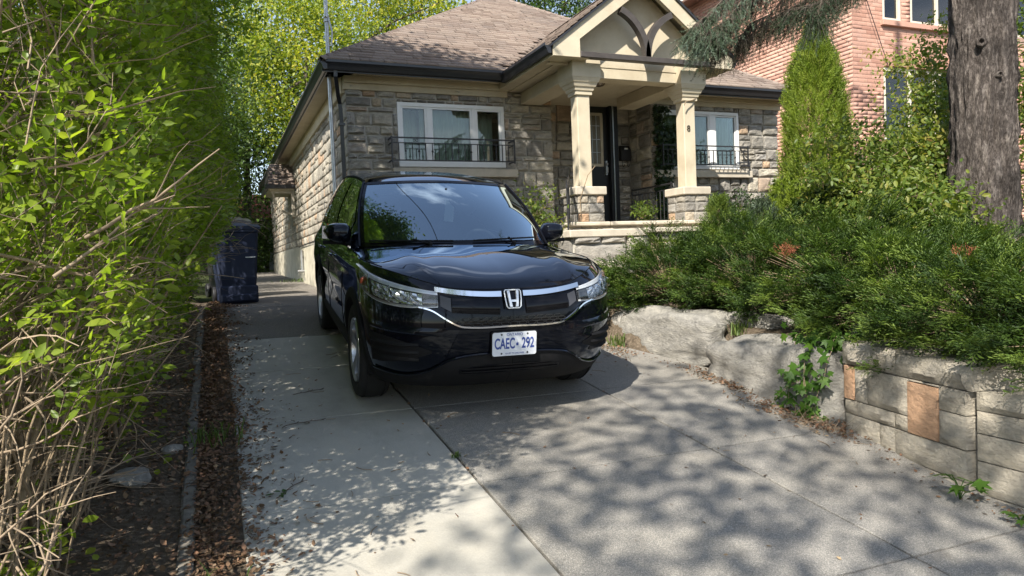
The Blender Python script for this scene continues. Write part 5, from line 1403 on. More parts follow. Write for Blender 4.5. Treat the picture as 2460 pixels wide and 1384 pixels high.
# headlights
hz0 = crm([0, .2, .45, .7, .88, 1], [.776, .772, .785, .818, .862, .935])
hz1 = crm([0, .2, .45, .7, .88, 1], [.872, .900, .932, .962, .986, 1.000])
def hu(f):  # outline station along the lamp; f 0 inner .. 1 outer tip on the fender
    return u_of_x(.485, .85) + (u_of_y(.66, .9) - u_of_x(.485, .85)) * f ** .9
for sg in (-1, 1):
    N_ = 30; K = 8
    q = MB(); q.grid([[S_(hu(i / N_), float(hz0(i / N_)) + (float(hz1(i / N_)) - float(hz0(i / N_))) * j / K, -.004 + .001, sg) for j in range(K + 1)] for i in range(N_ + 1)])
    hl = MB(); hl.grid([[S_(hu(i / N_), float(hz0(i / N_)) + (float(hz1(i / N_)) - float(hz0(i / N_))) * j / K, .004, sg) for j in range(K + 1)] for i in range(N_ + 1)])
    ho = cb_(hl, 'headlight', pm('lamp_bowl', (.07, .075, .08), .25, .3), smooth=2)
    def HP(f, v, of=.006): a, b_ = float(hz0(f)), float(hz1(f)); return S_(hu(f), a + (b_ - a) * v, of, sg)
    def sub(qq, name, m, **k):
        o_ = cb_(qq, name, m, ho, **k); return o_
    # bright reflector bowls (low beam, high beam), satin surround strip on top, lower strip
    q = MB()
    for (f0, f1, v0, v1) in ((.10, .40, .16, .72), (.42, .66, .18, .74)):
        rows = []
        for i in range(9):
            rows.append([HP(f0 + (f1 - f0) * i / 8, v0 + (v1 - v0) * j / 6 + .0 * i, .007 + .012 * math.sin(PI * i / 8) * 0 + .006 * (math.sin(i * 2.1) * math.cos(j * 1.7))) for j in range(7)])
        q.grid(rows)
    sub(q, 'reflector', M['satin'])
    q = MB(); q.grid([[HP(i / 24, v, .012) for v in (.78, .97)] for i in range(25)]); sub(q, 'upper_strip', M['brightstrip'], smooth=1)
    q = MB(); q.grid([[HP(i / 24, v, .011) for v in (.02, .13)] for i in range(22)]); sub(q, 'lower_strip', M['brightstrip'], smooth=1)
    q = MB(); q.tube([HP(.405, v, .015) for v in np.linspace(.1, .8, 8)], .005, 5); q.tube([HP(.68 + .05 * v, v, .015) for v in np.linspace(.08, .86, 8)], .006, 5); q.tube([HP(.23 - .06 * v, v, .016) for v in np.linspace(.1, .75, 6)], .003, 5); sub(q, 'divider', M['chrome'])
    q = MB(); c = HP(.53, .46, .018); q.lathe([(.001, -.012), (.028, -.010), (.038, 0), (.042, .01)], c, 16, 'y'); sub(q, 'projector', M['lens']); q = MB(); c2 = HP(.25, .46, .016); q.lathe([(.001, -.010), (.02, -.008), (.03, 0)], c2, 14, 'y'); sub(q, 'projector', M['lens'])
    q = MB(); c = HP(.80, .48, .014); q.ball(c, (.028, .02, .030), 12, 8); sub(q, 'turn_signal', M['amber'], smooth=2)
    q = MB(); q.grid([[HP(.72 + .26 * i / 8, v, .008) for v in (.12, .4, .7, .84)] for i in range(9)]); sub(q, 'side_reflector', M['satin'])
    q = MB(); q.grid([[HP(i / N_, j / K, .026 * (1 - (2 * j / K - 1) ** 6) + .004) for j in range(K + 1)] for i in range(N_ + 1)]); sub(q, 'lens', M['lens'], smooth=2)
# grille panel
gz0 = crm([0, .55, .66, .8, 1], [.652, .654, .668, .715, .778]); gz1 = lambda f: .862 + .024 * f * f
gp = MB()
for rows in patch(.001, .495, lambda f: float(gz0(f)), gz1, .004, 26, 8): gp.grid(rows)
grille = cb_(gp, 'grille', M['gloss'], smooth=2)
for (xa, xb, z0_, z1_, dz, th, nm) in ((.075, .50, .828, .868, .036, .012, 'chrome_bar'),):
    for sg in (1, -1):
        rows = []
        for i in range(25):
            f = i / 24; x = xa + (xb - xa) * f; u = u_of_x(x, .85); a = z0_ + dz * f ** 2; b_ = z1_ + dz * f ** 2 - .006 * f
            rows.append([S_(u, a, .004, sg), S_(u, a + .004, .022, sg), S_(u, b_ - .006, .026, sg), S_(u, b_, .006, sg)])
        q = MB(); q.grid(rows); cb_(q, nm, M['chrome'], grille, smooth=1)
# lower chrome outline: along the grille bottom, up to the headlights and under them
pl_ = crm([0, .3, .36, .44, .52, .62, .75, .84], [.645, .647, .657, .700, .752, .780, .822, .862])
for sg in (1, -1):
    rows = []
    for x in np.concatenate([np.linspace(0, .30, 10), np.linspace(.31, .84, 34)]):
        z = float(pl_(x)); u = u_of_x(max(1e-5, x), .85); hgt = .014 if x < .5 else .014 * (1 - .5 * (x - .5) / .34)
        rows.append([S_(u, z - .004, .004, sg), S_(u, z, .016, sg), S_(u, z + hgt * .7, .016, sg), S_(u, z + hgt, .004, sg)])
    q = MB(); q.grid(rows); cb_(q, 'lower_chrome_strip', M['chrome'] if 1 else M['satin'], grille, smooth=1)
# middle glossy panel with grey wings next to the badge, honeycomb mesh
for rows in patch(.09, .40, lambda f: .724 + .020 * f, lambda f: .824 + .008 * f, lambda f, v: .008 + .012 * math.sin(PI * v), 14, 6): q = MB(); q.grid(rows); cb_(q, 'centre_panel', M['gloss'], grille, smooth=2)
sg_ = pm('satin_grey', (.05, .05, .055), .25)
for rows in patch(.405, .470, lambda f: .750 + .035 * f, lambda f: .832 + .018 * f, .009, 6, 3): q = MB(); q.grid(rows); cb_(q, 'grey_wing', sg_, grille, smooth=2)
q = MB(); pw, ph = .062, .021
for r_ in range(3):
    for c in range(-6, 7):
        x = c * pw + (pw / 2 if r_ % 2 else 0); z = .667 + r_ * ph * .80
        if abs(x) > .36 - .0 or z > .745: continue
        pts = []
        for a_, b_ in ((-.5, 0), (-.30, .5), (.30, .5), (.5, 0), (.30, -.5), (-.30, -.5), (-.5, 0)):
            xx = x + a_ * pw * .92; zz = z + b_ * ph * .86; s2 = 1 if xx >= 0 else -1; p_ = S_(u_of_x(max(1e-5, abs(xx)), .85), zz, .011, s2); pts.append(p_)
        q.tube(pts, .0022, 4, cap=False)
cb_(q, 'honeycomb_mesh', pm('mesh_grey', (.03, .03, .03), .4), grille, smooth=1)
# badge: rounded frame with a letter H
q = MB()
def fp(x, z, of): s2 = 1 if x >= 0 else -1; return S_(u_of_x(max(1e-5, abs(x)), .85), z, of, s2)
bc = (.0, .812)
fr_pts = [(-.056, .046), (-.048, .053), (.048, .053), (.056, .046), (.054, 0), (.048, -.042), (.038, -.052), (-.038, -.052), (-.048, -.042), (-.054, 0), (-.056, .046), (-.048, .053)]
q.tube([fp(bc[0] + a, bc[1] + b_, .030) for a, b_ in fr_pts], .0042, 6, cap=False)
for sg in (-1, 1):
    rows = []
    for t_ in np.linspace(0, 1, 9):
        zz = bc[1] + .047 - .092 * t_; xo = .0405 - .012 * t_; wd = .0135 + .004 * (2 * t_ - 1) ** 2; xi = xo - wd - .002 * math.sin(PI * t_)
        rows.append([fp(sg * xo, zz, .024), fp(sg * xo, zz, .036), fp(sg * xi, zz, .038), fp(sg * xi, zz, .024)])
    q.grid(rows, closed=True)
rows = [[fp(x, bc[1] - .010 + b_, .036) for b_ in (-.0075, .0055)] for x in np.linspace(-.024, .024, 9)]; q.grid(rows)
cb_(q, 'badge', M['brightstrip'], grille, smooth=.8)
q = MB(); q.grid([[fp(x * (1 + .12 * v), .758 + .112 * v, .020) for x in np.linspace(-.058, .058, 9)] for v in np.linspace(0, 1, 6)]); cb_(q, 'badge_backing', M['gloss'], grille)
# licence plate and its lettering
py0 = -.022
lp_ = empty('licence_plate', (0, py0 - WHY[0], .535)); lp_.parent = car
q = MB()
def rrect(w_, h_, r_, n=5):
    P_ = []
    for cx_, cy_, a0 in ((w_ / 2 - r_, h_ / 2 - r_, 0), (-w_ / 2 + r_, h_ / 2 - r_, PI / 2), (-w_ / 2 + r_, -h_ / 2 + r_, PI), (w_ / 2 - r_, -h_ / 2 + r_, 1.5 * PI)):
        for k in range(n): a = a0 + PI / 2 * k / (n - 1); P_.append((cx_ + r_ * math.cos(a), cy_ + r_ * math.sin(a)))
    return P_
q.prism(rrect(.305, .155, .014), 'y', -.002, .002); q.build('plate', M['plate'], lp_)
q = MB(); q.prism(rrect(.32, .168, .016), 'y', .0025, .014); q.build('plate_frame', M['plastic'], lp_)
q = MB()
for x in (-.09, .09):
    for z in (-.062, .063): q.lathe([(.001, -.004), (.006, -.004), (.007, -.001)], (x, 0, z), 10, 'y')
q.build('screw', M['iron'], lp_)
def text(s_, size, x, z, m, parent, name='lettering', sx_=1, y=-.0026, ex=.0006, bold=0):
    c = bpy.data.curves.new(name, 'FONT'); c.body = s_; c.size = size; c.extrude = ex; c.align_x = 'CENTER'; c.align_y = 'CENTER'; c.offset = bold; c.materials.append(m)
    return text_mesh(c, name, parent, (x, y, z), (PI / 2, 0, 0), (sx_, 1, 1))
text('CAEC', .098, -.068, .0, M['plateblue'], lp_, sx_=.56, bold=.0022); text('292', .098, .093, .0, M['plateblue'], lp_, sx_=.60, bold=.0022)
text('ONTARIO', .026, 0, .061, M['plateblue'], lp_, sx_=.95); text('YOURS TO DISCOVER', .014, 0, -.063, M['plateblue'], lp_, sx_=.95)
q = MB(); q.prism([(-.009, -.012), (.009, -.012), (.007, -.002), (.010, .006), (.004, .004), (0, .012), (-.004, .004), (-.010, .006), (-.007, -.002)], 'y', -.0032, -.002); q.v = [(v[0] + .019, v[1], v[2]) for v in q.v]; q.build('crown_mark', M['plateblue'], lp_)
q = MB(); q.b(-.15, .15, -.012, .03, .44, .59); cb_(q, 'plate_bracket', M['plastic'])
# bumper: dark lower plastic with winged opening, fog recesses with fins
def zlow1(f): x = f * .86; return float(crm([0, .30, .42, .56, .70, .86], [.470, .462, .435, .36, .325, .345])(x))
q = MB()
for rows in patch(.001, .86, lambda f: .232, zlow1, lambda f, v: .006 + .014 * math.sin(PI * min(1, v * 1.0)) , 34, 8): q.grid(rows)
cb_(q, 'lower_bumper', M['plastic'], smooth=.9)
q = MB()
for rows in patch(.001, .36, lambda f: .345 + .01 * f * f, lambda f: .405 - .028 * f ** 3, .024, 14, 3): q.grid(rows)
cb_(q, 'lower_air_intake', M['gloss'], smooth=2)
q = MB()
for z in (.362, .384):
    for rows in patch(.001, .345, lambda f: z, lambda f: z + .006, lambda f, v: .030, 14, 1): q.grid(rows)
cb_(q, 'intake_slat', M['plastic'])
q = MB()
for sg in (1, -1):   # rounded edge above the lower wing
    q.tube([S_(u_of_x(max(1e-4, .86 * f), .85), zlow1(f) + .004, .010, sg) for f in np.linspace(0, 1, 36)], .008, 6)
cb_(q, 'wing_edge', M['paint'], smooth=1)
for sg in (1, -1):
    q = MB(); rows = []
    fu = lambda f: u_of_x(.53, .85) + (u_of_x(.865, .85) - u_of_x(.53, .85)) * f
    for i in range(13):
        f = i / 12; tp_ = (1 - f) ** 2.2; a, b_ = .40 + .085 * tp_, .585 + .015 * f - .085 * tp_
        rows.append([S_(fu(f), a + (b_ - a) * j / 5, .003, sg) for j in range(6)])
    q.grid(rows); fo = cb_(q, 'fog_recess', M['plastic'], smooth=2)
    for z in (.435, .485, .535):
        k = MB(); rows = []
        for i in range(13):
            f = .16 + .82 * i / 12; of = .014 * math.sin(PI * min(1, (f - .16) / .82)) ** .5 + .003
            rows.append([S_(fu(f), z + .010 * f - .010, .003, sg), S_(fu(f), z + .010 * f - .002, of + .004, sg), S_(fu(f), z + .010 * f + .006, of, sg), S_(fu(f), z + .010 * f + .014, .003, sg)])
        k.grid(rows); cb_(k, 'fog_slat', M['plastic'], fo, smooth=1)
    k = MB(); rows = []
    for i in range(21):
        f = -.12 + 1.12 * i / 20; u = fu(f); z = .600 + .03 * f; tp_ = math.sin(PI * i / 20) ** .6; rows.append([S_(u, z, .001, sg), S_(u, z + .010, .001 + .013 * tp_, sg), S_(u, z + .030, .001 + .009 * tp_, sg), S_(u, z + .05, .0005, sg)])
    k.grid(rows); cb_(k, 'bumper_crease', M['paint'], smooth=1)
car['category'] = 'car'
# ------------------------------------------------------------------ vegetation
# leaf templates lie along +Y, normal +Z
LEAF6 = (np.array([(0, 0, 0), (.24, .32, .05), (.20, .70, .04), (0, 1, -.06), (-.20, .70, .04), (-.24, .32, .05)]),
         np.array([(0, 1, 2), (0, 2, 3), (0, 3, 4), (0, 4, 5)]))
LEAF4 = (np.array([(0, 0, 0), (.28, .45, .08), (0, 1, -.04), (-.28, .45, .08)]), np.array([(0, 1, 2), (0, 2, 3)]))
LEAF8 = (np.array([(0, 0, 0), (.15, .2, .03), (.235, .45, .045), (.17, .75, .02), (0, 1, -.09), (-.17, .75, .02), (-.235, .45, .045), (-.15, .2, .03), (0, .45, .0)]),
         np.array([(0, 1, 7), (1, 2, 6), (1, 6, 7), (2, 3, 5), (2, 5, 6), (3, 4, 5)]))
def sprig_template(n=8, L=1.0, leaf=.30, rnd=random.Random(3), twig=.008, leaf_t=None):
    leaf_t = leaf_t or LEAF6
    V = [(-twig, 0, 0), (twig, 0, 0), (0, L, .06), (0, 0, twig * 1.7)]; T = [(0, 1, 2), (1, 3, 2), (3, 0, 2)]; mi = [1, 1, 1]
    for k in range(n):
        t_ = .12 + .88 * (k // 2 * 2 + (k % 2) * .3) / n; sg = 1 if k % 2 else -1
        a = math.radians(rnd.uniform(38, 70)) * sg; s_ = leaf * rnd.uniform(.5, 1.25); tilt = rnd.uniform(-.5, .5)
        if k == n - 1: a = 0; t_ = .96
        Rm = Matrix.Rotation(-a, 3, 'Z') @ Matrix.Rotation(tilt, 3, 'Y') @ Matrix.Rotation(rnd.uniform(-.35, .35), 3, 'X')
        b = len(V)
        for p_ in leaf_t[0]: q_ = Rm @ Vector(p_ * s_); V.append((q_.x, q_.y + t_ * L, q_.z + .06 * t_))
        for f in leaf_t[1]: T.append(tuple(b + i for i in f)); mi.append(0)
    return np.array(V), np.array(T), np.array(mi)
def scatter_multi(name, tmpls, R, pos, size, tint, m, parent=None, **k):
    """several templates joined in one mesh"""
    N = len(pos); size = np.broadcast_to(size, (N,)); pick = RNG.integers(0, len(tmpls), N); Vs = []; Ts = []; tn = []; mi = []; nb = 0
    for i, tm in enumerate(tmpls):
        w_ = np.where(pick == i)[0]
        if not len(w_): continue
        tv, tt = np.asarray(tm[0], float), np.asarray(tm[1], int)
        V = np.einsum('nij,vj->nvi', R[w_], tv) * size[w_][:, None, None] + pos[w_][:, None, :]
        T = tt[None] + (np.arange(len(w_)) * len(tv))[:, None, None] + nb; nb += len(w_) * len(tv)
        Vs.append(V.reshape(-1, 3)); Ts.append(T.reshape(-1, 3)); tn.append((tint[w_][:, None] + RNG.normal(size=(len(w_), len(tt))) * .06).ravel()); mi.append(np.tile(tm[2] if len(tm) > 2 else np.zeros(len(tt), int), len(w_)))
    me = tri_mesh(name, np.concatenate(Vs), np.concatenate(Ts), np.clip(np.concatenate(tn), 0, 1), np.concatenate(mi))
    for q in (m if isinstance(m, (list, tuple)) else [m]): me.materials.append(q)
    return link(name, me, None, parent, **k)

M['hedge'] = leafmat('hedge_leaf', [(0, (.07, .11, .015)), (.25, (.13, .20, .024)), (.5, (.20, .275, .033)), (.8, (.31, .36, .05)), (.96, (.42, .38, .06)), (1, (.38, .26, .07))], .56, .38, 1.1)
M['tree_a'] = leafmat('maple_leaf_yellowing', [(0, (.045, .08, .016)), (.3, (.13, .19, .027)), (.55, (.29, .33, .04)), (.8, (.50, .43, .05)), (1, (.50, .32, .10))], .4, .5, .5)
M['tree_b'] = leafmat('dark_green_leaf', [(0, (.020, .045, .012)), (.5, (.07, .12, .022)), (.85, (.18, .23, .045)), (1, (.30, .31, .08))], .35, .45, .6)
M['cedar'] = leafmat('cedar_spray', [(0, (.07, .12, .012)), (.45, (.165, .235, .025)), (.8, (.275, .335, .045)), (1, (.36, .37, .08))], .35, .55, 1.6)
M['juniper'] = leafmat('juniper_spray', [(0, (.014, .030, .009)), (.3, (.032, .065, .014)), (.55, (.07, .12, .02)), (.8, (.15, .21, .033)), (1, (.24, .28, .06))], .25, .55, 2.2)
M['spruce'] = leafmat('blue_spruce_needle', [(0, (.022, .036, .018)), (.4, (.055, .085, .045)), (.75, (.13, .18, .13)), (1, (.27, .34, .30))], .1, .5, 2.5)
M['spruce_dark'] = leafmat('dead_spruce_needle', [(0, (.03, .028, .020)), (.5, (.065, .055, .035)), (.8, (.06, .085, .04)), (1, (.13, .10, .06))], .1, .7, 2.5)
M['shrub'] = leafmat('mixed_shrub_leaf', [(0, (.035, .07, .014)), (.35, (.10, .15, .025)), (.6, (.19, .22, .04)), (.8, (.30, .26, .07)), (.92, (.33, .17, .08)), (1, (.20, .10, .06))], .4, .45, 1.4)
M['vine'] = leafmat('vine_leaf', [(0, (.03, .075, .012)), (.6, (.07, .15, .02)), (1, (.14, .24, .03))], .35, .4, 3)
M['ivy'] = leafmat('ivy_leaf', [(0, (.012, .025, .008)), (.7, (.03, .055, .015)), (1, (.07, .09, .03))], .15, .4, 3)
M['litter'] = leafmat('fallen_leaf', [(0, (.07, .045, .028)), (.3, (.15, .095, .055)), (.5, (.19, .10, .06)), (.7, (.27, .19, .12)), (.9, (.36, .28, .17)), (1, (.42, .24, .07))], .1, .75, 4)
M['grass'] = leafmat('grass_blade', [(0, (.05, .09, .02)), (.6, (.11, .17, .035)), (1, (.25, .24, .10))], .35, .5, 3)

def tubes_mesh(name, paths, m, parent=None, n=5, **k):
    q = MB()
    for pts, rr_ in paths: q.tube(pts, rr_, n, cap=False)
    return q.build(name, m, parent, smooth=2, **k)
def bpath(a, d, L, r0, n=6, curl=.25, grav=0, rnd=random, r1=.3):
    p_ = Vector(a); d = Vector(d).normalized(); pts = [p_.copy()]; rr_ = [r0]
    for i in range(n):
        d = (d + Vector((rnd.gauss(0, curl), rnd.gauss(0, curl), rnd.gauss(0, curl) - grav))).normalized(); p_ = p_ + d * (L / n); pts.append(p_.copy()); rr_.append(r0 * (1 - (1 - r1) * (i + 1) / n))
    return pts, rr_

# ---- hedge on the left
HED = (-1.0, 1.9, .3)
hedge = empty('hedge', (-1.0, 5.5, .5), 'tall overgrown privet hedge with bare twiggy base running along the left side of the driveway', 'hedge')
HI = Matrix.Translation((1.0, -5.5, -.5))
rnd = random.Random(21)
def hface(y, z):
    """x of the right-hand surface of the hedge at y and height z above ground"""
    base = -.60 + .42 * ss(.3, 1.5, z) + .11 * ss(3.9, 5.4, y) * (1 - ss(1.2, 2.2, z)) - .05 * (z > 3.4) + .20 * ss(7.0, 9.0, y)
    if y < 3.6: base -= .05
    return base + .16 * noise.noise(Vector((y * .9, z * .8, 2))) + .08 * noise.noise(Vector((y * 2.7, z * 2.4, 7)))
YH0, YH1 = 2.2, 9.6
stems = []
for i in range(520):
    y = rnd.uniform(YH0 - .1, YH1); x = -1.05 + rnd.gauss(0, .22) + .1 * ss(7, 9, y); g = gz(y)
    d = Vector((rnd.gauss(.10, .16), rnd.gauss(0, .14), 1)); L = rnd.uniform(2.2, 4.2); r0 = rnd.choice((.006, .009, .012, .016, .021)) * (1.1 if i < 40 else .8)
    st_ = bpath((x, y, g + .0), d, L, r0, 9, .075, 0, rnd, .35)
    if any(p_.x > hface(p_.y, p_.z - g) - .02 or p_.y < YH0 - .15 for p_ in st_[0]): continue
    stems.append(st_)
near = sorted(range(len(stems)), key=lambda i: stems[i][0][0].y - stems[i][1][0] * 90)
for i in near[:60]:
    o_ = tubes_mesh('stem', [stems[i]], M['bark'], hedge, 6); o_.matrix_parent_inverse = HI
o_ = tubes_mesh('stems', [stems[i] for i in near[60:]], M['bark'], hedge, 4, kind='stuff'); o_.matrix_parent_inverse = HI
fs = []
for i in range(330):
    y = 2.35 + 4.6 * rnd.random() ** 1.2; x = rnd.uniform(-1.35, -.58); g = gz(y)
    fs.append(bpath((x, y, g), (rnd.gauss(.12, .16), rnd.gauss(.05, .15), 1), rnd.uniform(.7, 1.7), rnd.uniform(.003, .008), 6, .09, 0, rnd, .4))
o_ = tubes_mesh('thin_stems', fs, M['bark'], hedge, 4, kind='stuff'); o_.matrix_parent_inverse = HI
for i in range(0): pass
tf = []
for i in range(2300):
    y = YH0 + (YH1 - YH0) * rnd.random() ** 1.5; z = rnd.uniform(.7, 4.6); x = hface(y, z) - rnd.uniform(-.04, .35)
    tf.append(bpath((x - .1, y, gz(y) + z), (rnd.uniform(-.2, 1), rnd.gauss(0, .6), rnd.uniform(-.1, 1.1)), rnd.uniform(.15, .45), rnd.uniform(.0018, .0042), 4, .2, 0, rnd, .3))
o_ = tubes_mesh('inner_twigs', tf, M['twig'], hedge, 3, kind='stuff'); o_.matrix_parent_inverse = HI
# dry side twigs at the driveway face, lower zone
tw = []
for i in range(640):
    y = rnd.uniform(YH0, YH1) if i > 300 else rnd.uniform(YH0, 5.2); z = abs(rnd.gauss(.2, .8)) + .12
    if z > 3.2: continue
    x = hface(y, z) - rnd.uniform(.05, .55); d = Vector((rnd.uniform(.1, 1), rnd.uniform(-1, .6), rnd.uniform(-.15, .9)))
    L = rnd.uniform(.18, .62); r0 = rnd.uniform(.0022, .006); pts, rr_ = bpath((x, y, gz(y) + z), d, L, r0, 6, .22, 0, rnd, .3); tw.append((pts, rr_))
    for k in range(rnd.randint(1, 3)):
        j = rnd.randint(1, 4); tw.append(bpath(pts[j], (pts[j + 1] - pts[j]).normalized() + Vector((rnd.gauss(0, .6), rnd.gauss(0, .6), rnd.gauss(0, .5))), L * .45, r0 * .6, 4, .2, 0, rnd, .3))
for p_ in tw[:0]: pass
big = sorted(tw, key=lambda q_: -q_[1][0] * len(q_[0]) / max(1.5, q_[0][0].y))[:70]
bigid = set(id(b_) for b_ in big)
for b_ in big:
    o_ = tubes_mesh('twig', [([p_ for p_ in b_[0]], [r_ * 1.15 for r_ in b_[1]])], M['twig'], hedge, 5); o_.matrix_parent_inverse = HI
o_ = tubes_mesh('twigs', [b_ for b_ in tw if id(b_) not in bigid], M['twig'], hedge, 4, kind='stuff'); o_.matrix_parent_inverse = HI
# thick low branches reaching out near the camera
for (a, d, L, r0) in (((-.86, 3.35, .72), (.5, .9, .45), .75, .016), ((-.82, 3.5, .44), (.75, .6, .35), .7, .011), ((-.95, 3.1, .60), (.35, 1, .75), .9, .013), ((-.8, 3.9, .95), (.4, .8, .8), .8, .017), ((-.85, 4.4, 1.0), (.5, .6, .75), .7, .019),
                      ((-1.0, 3.0, 1.0), (.8, .8, .25), .8, .012), ((-.7, 3.7, 1.0), (.9, .3, .3), .55, .010), ((-.75, 4.2, .85), (.9, .2, .35), .6, .009), ((-.62, 4.6, 1.65), (.8, -.1, .5), .5, .010), ((-.60, 5.2, 1.7), (.7, -.4, .6), .6, .011)):
    pts, rr_ = bpath(a, d, L, r0, 8, .16, 0, rnd, .25); q = MB(); q.tube(pts, rr_, 6)
    for k in range(4):
        j = rnd.randint(2, 7); p2, r2 = bpath(pts[j], (pts[j] - pts[j - 1]).normalized() + Vector((rnd.gauss(0, .5), rnd.gauss(0, .5), rnd.gauss(.1, .4))), L * .4, rr_[j] * .6, 5, .2, 0, rnd, .3); q.tube(p2, r2, 5)
    o_ = q.build('branch', M['twig'] if r0 < .015 else M['bark'], hedge, smooth=2); o_.matrix_parent_inverse = HI
SPRF = [sprig_template(n, 1, lf, random.Random(s_), leaf_t=LEAF4) for s_, n, lf in ((1, 8, .32), (2, 7, .36), (3, 10, .29), (4, 6, .38))]
SPR = [sprig_template(n, 1, lf, random.Random(s_), leaf_t=LEAF8 if s_ == 2 else LEAF6) for s_, n, lf in ((1, 8, .27), (2, 7, .33), (3, 9, .24), (4, 6, .36), (5, 8, .30))]
N_ = 34000; pos = []; dd = []; tn = []; sz = []
while len(pos) < N_:
    y = rnd.uniform(YH0, YH1); z = rnd.uniform(.15, 4.75)
    if z < 1.4 and rnd.random() > ((.34 + .66 * ss(.6, 1.2, z)) if y < 4.2 else (.45 + .55 * ss(.1, .7, z))): continue
    fx = hface(y, z); dep = rnd.random() ** 1.7 * .85
    x = fx - dep + .04; n_ = noise.noise(Vector((x * 2.2, y * 2.2, z * 2.2)))
    if n_ < -.24 + .16 * (z < 1.2): continue
    pos.append((x, y, gz(y) + z)); d = Vector((rnd.uniform(.0, 1) * (1 if rnd.random() < .8 else -1), rnd.gauss(0, .7), rnd.uniform(-.25, 1.0))); dd.append(tuple(d)); tn.append(min(1, max(0, rnd.gauss(.53, .20) + (.30 if rnd.random() < .04 else 0)))); sz.append(rnd.uniform(.085, .175))
pos = np.array(pos); dd = np.array(dd)
sz = np.array(sz); tn = np.array(tn)
for w_, tm in ((pos[:, 1] < 3.6, SPR), (pos[:, 1] >= 3.6, SPRF)):
    d_ = dd[w_]; o_ = scatter_multi('foliage', tm, frames(d_, np.array([[-.25, -.35, 1.0]]) + RNG.normal(size=d_.shape) * .55), pos[w_], sz[w_], tn[w_], [M['hedge'], M['twig']], hedge, kind='stuff'); o_.matrix_parent_inverse = HI
pi_ = []
while len(pi_) < 3000:
    y = 2.3 + 7 * rnd.random() ** 1.6; z = rnd.uniform(1.0, 4.5); pi_.append((hface(y, z) - rnd.uniform(.8, 1.4), y, gz(y) + z))
pi_ = np.array(pi_); d_ = RNG.normal(size=pi_.shape)
o_ = scatter_multi('inner_foliage', SPRF, frames(d_), pi_, RNG.uniform(.14, .24, len(pi_)), RNG.uniform(.1, .6, len(pi_)), [M['hedge'], M['twig']], hedge, kind='stuff'); o_.matrix_parent_inverse = HI
# taller sprays arching over the driveway at the far end
pos = []; dd = []; rr2_ = random.Random(5)
for i in range(1500):
    y = rr2_.uniform(7.2, 10.2); z = rr2_.uniform(2.4, 5.2); x = -.05 + rr2_.gauss(0, .22) + .10 * (z - 2.4) - .25 * (z < 2.6)
    if noise.noise(Vector((x * 2, y * 1.7, z * 1.7))) < -.05: continue
    pos.append((x, y, gz(y) + z)); dd.append((rr2_.uniform(0, 1), rr2_.gauss(0, .6), rr2_.uniform(-.6, .6)))
pos = np.array(pos); dd = np.array(dd)
o_ = scatter_multi('overhanging_foliage', SPR, frames(dd, np.array([[-.2, -.3, 1.0]]) + RNG.normal(size=dd.shape) * .5), pos, RNG.uniform(.14, .24, len(pos)), np.clip(RNG.normal(.35, .16, len(pos)), 0, 1), [M['hedge'], M['twig']], hedge, kind='stuff'); o_.matrix_parent_inverse = HI

# ---- litter
def curl_leaf(): return (np.array([(0, 0, 0), (.30, .35, .16), (.22, .75, .10), (0, 1, .22), (-.22, .75, .13), (-.30, .35, .12)]), LEAF6[1])
def litter(name, n, fn_, smin, smax, m, label=None, tintf=(.45, .22), up=.35, **k):
    pos = []; r = random.Random(len(name) + n)
    while len(pos) < n:
        c = fn_(r)
        if c: pos.append(c)
    pos = np.array(pos); d = RNG.normal(size=pos.shape); d[:, 2] *= up
    return scatter(name, curl_leaf(), frames(d, np.array([[0, 0, 1.]]) + RNG.normal(size=d.shape) * .35), pos, RNG.uniform(smin, smax, n), np.clip(RNG.normal(tintf[0], tintf[1], n), 0, 1), m, **k)
def f1(r):
    y = r.uniform(1.9, 10.5); wdt = .15 + .42 * abs(noise.noise(Vector((y * 2.2, 0, 0)))) + (.08 if 3.0 < y < 5.2 else 0); x = -.17 + abs(r.gauss(0, .55)) * (wdt + .05)
    return (x, y, gz(y, x) + .004 + abs(r.gauss(0, .012)) * (x < .1)) 
o_ = litter('leaf_litter', 9500, f1, .012, .038, M['litter'], tintf=(.38, .2), label='strip of reddish brown dead leaves between the kerb and the concrete', kind='stuff')
def f2(r):
    y = r.uniform(2.0, 10.0); x = min(-.08, r.uniform(-1.5, -.02)); return (x, y, G(x, y) + .008 + abs(r.gauss(0, .01)))
litter('ground_litter', 13000, f2, .012, .040, M['litter'], tintf=(.42, .25), label='brown leaf litter on the soil under the hedge', kind='stuff')
def f3(r):
    y = r.uniform(2, 7.5); x = r.uniform(.1, 3.5)
    if r.random() < .55: x = edge(y) - abs(r.gauss(0, .10)); 
    elif r.random() < .3: x = r.choice((1.205, 2.69)) + r.gauss(0, .02)
    return (x, y, gz(y, x) + .003)
litter('scattered_leaves', 520, f3, .010, .032, M['litter'], tintf=(.55, .28), label='a few fallen leaves scattered over the driveway', kind='stuff')
# dry debris heaps along the boulders
def f4(r):
    c = r.choice(((3.62, 3.62, .16), (3.60, 4.0, .12), (3.74, 4.9, .14), (3.5, 6.0, .15), (3.66, 3.5, .10), (3.74, 4.5, .08), (3.5, 2.0, .12)));
    y = c[1] + r.gauss(0, c[2]) * 1.3; x = min(edge(y) + .02, c[0] + r.gauss(0, c[2] * .5)); return (x, y, gz(y, x) + .004 + abs(r.gauss(0, .016)))
litter('dry_debris', 1500, f4, .010, .034, M['litter'], tintf=(.5, .25), label='heaps of dry leaves and needles where the driveway meets the boulders', kind='stuff')
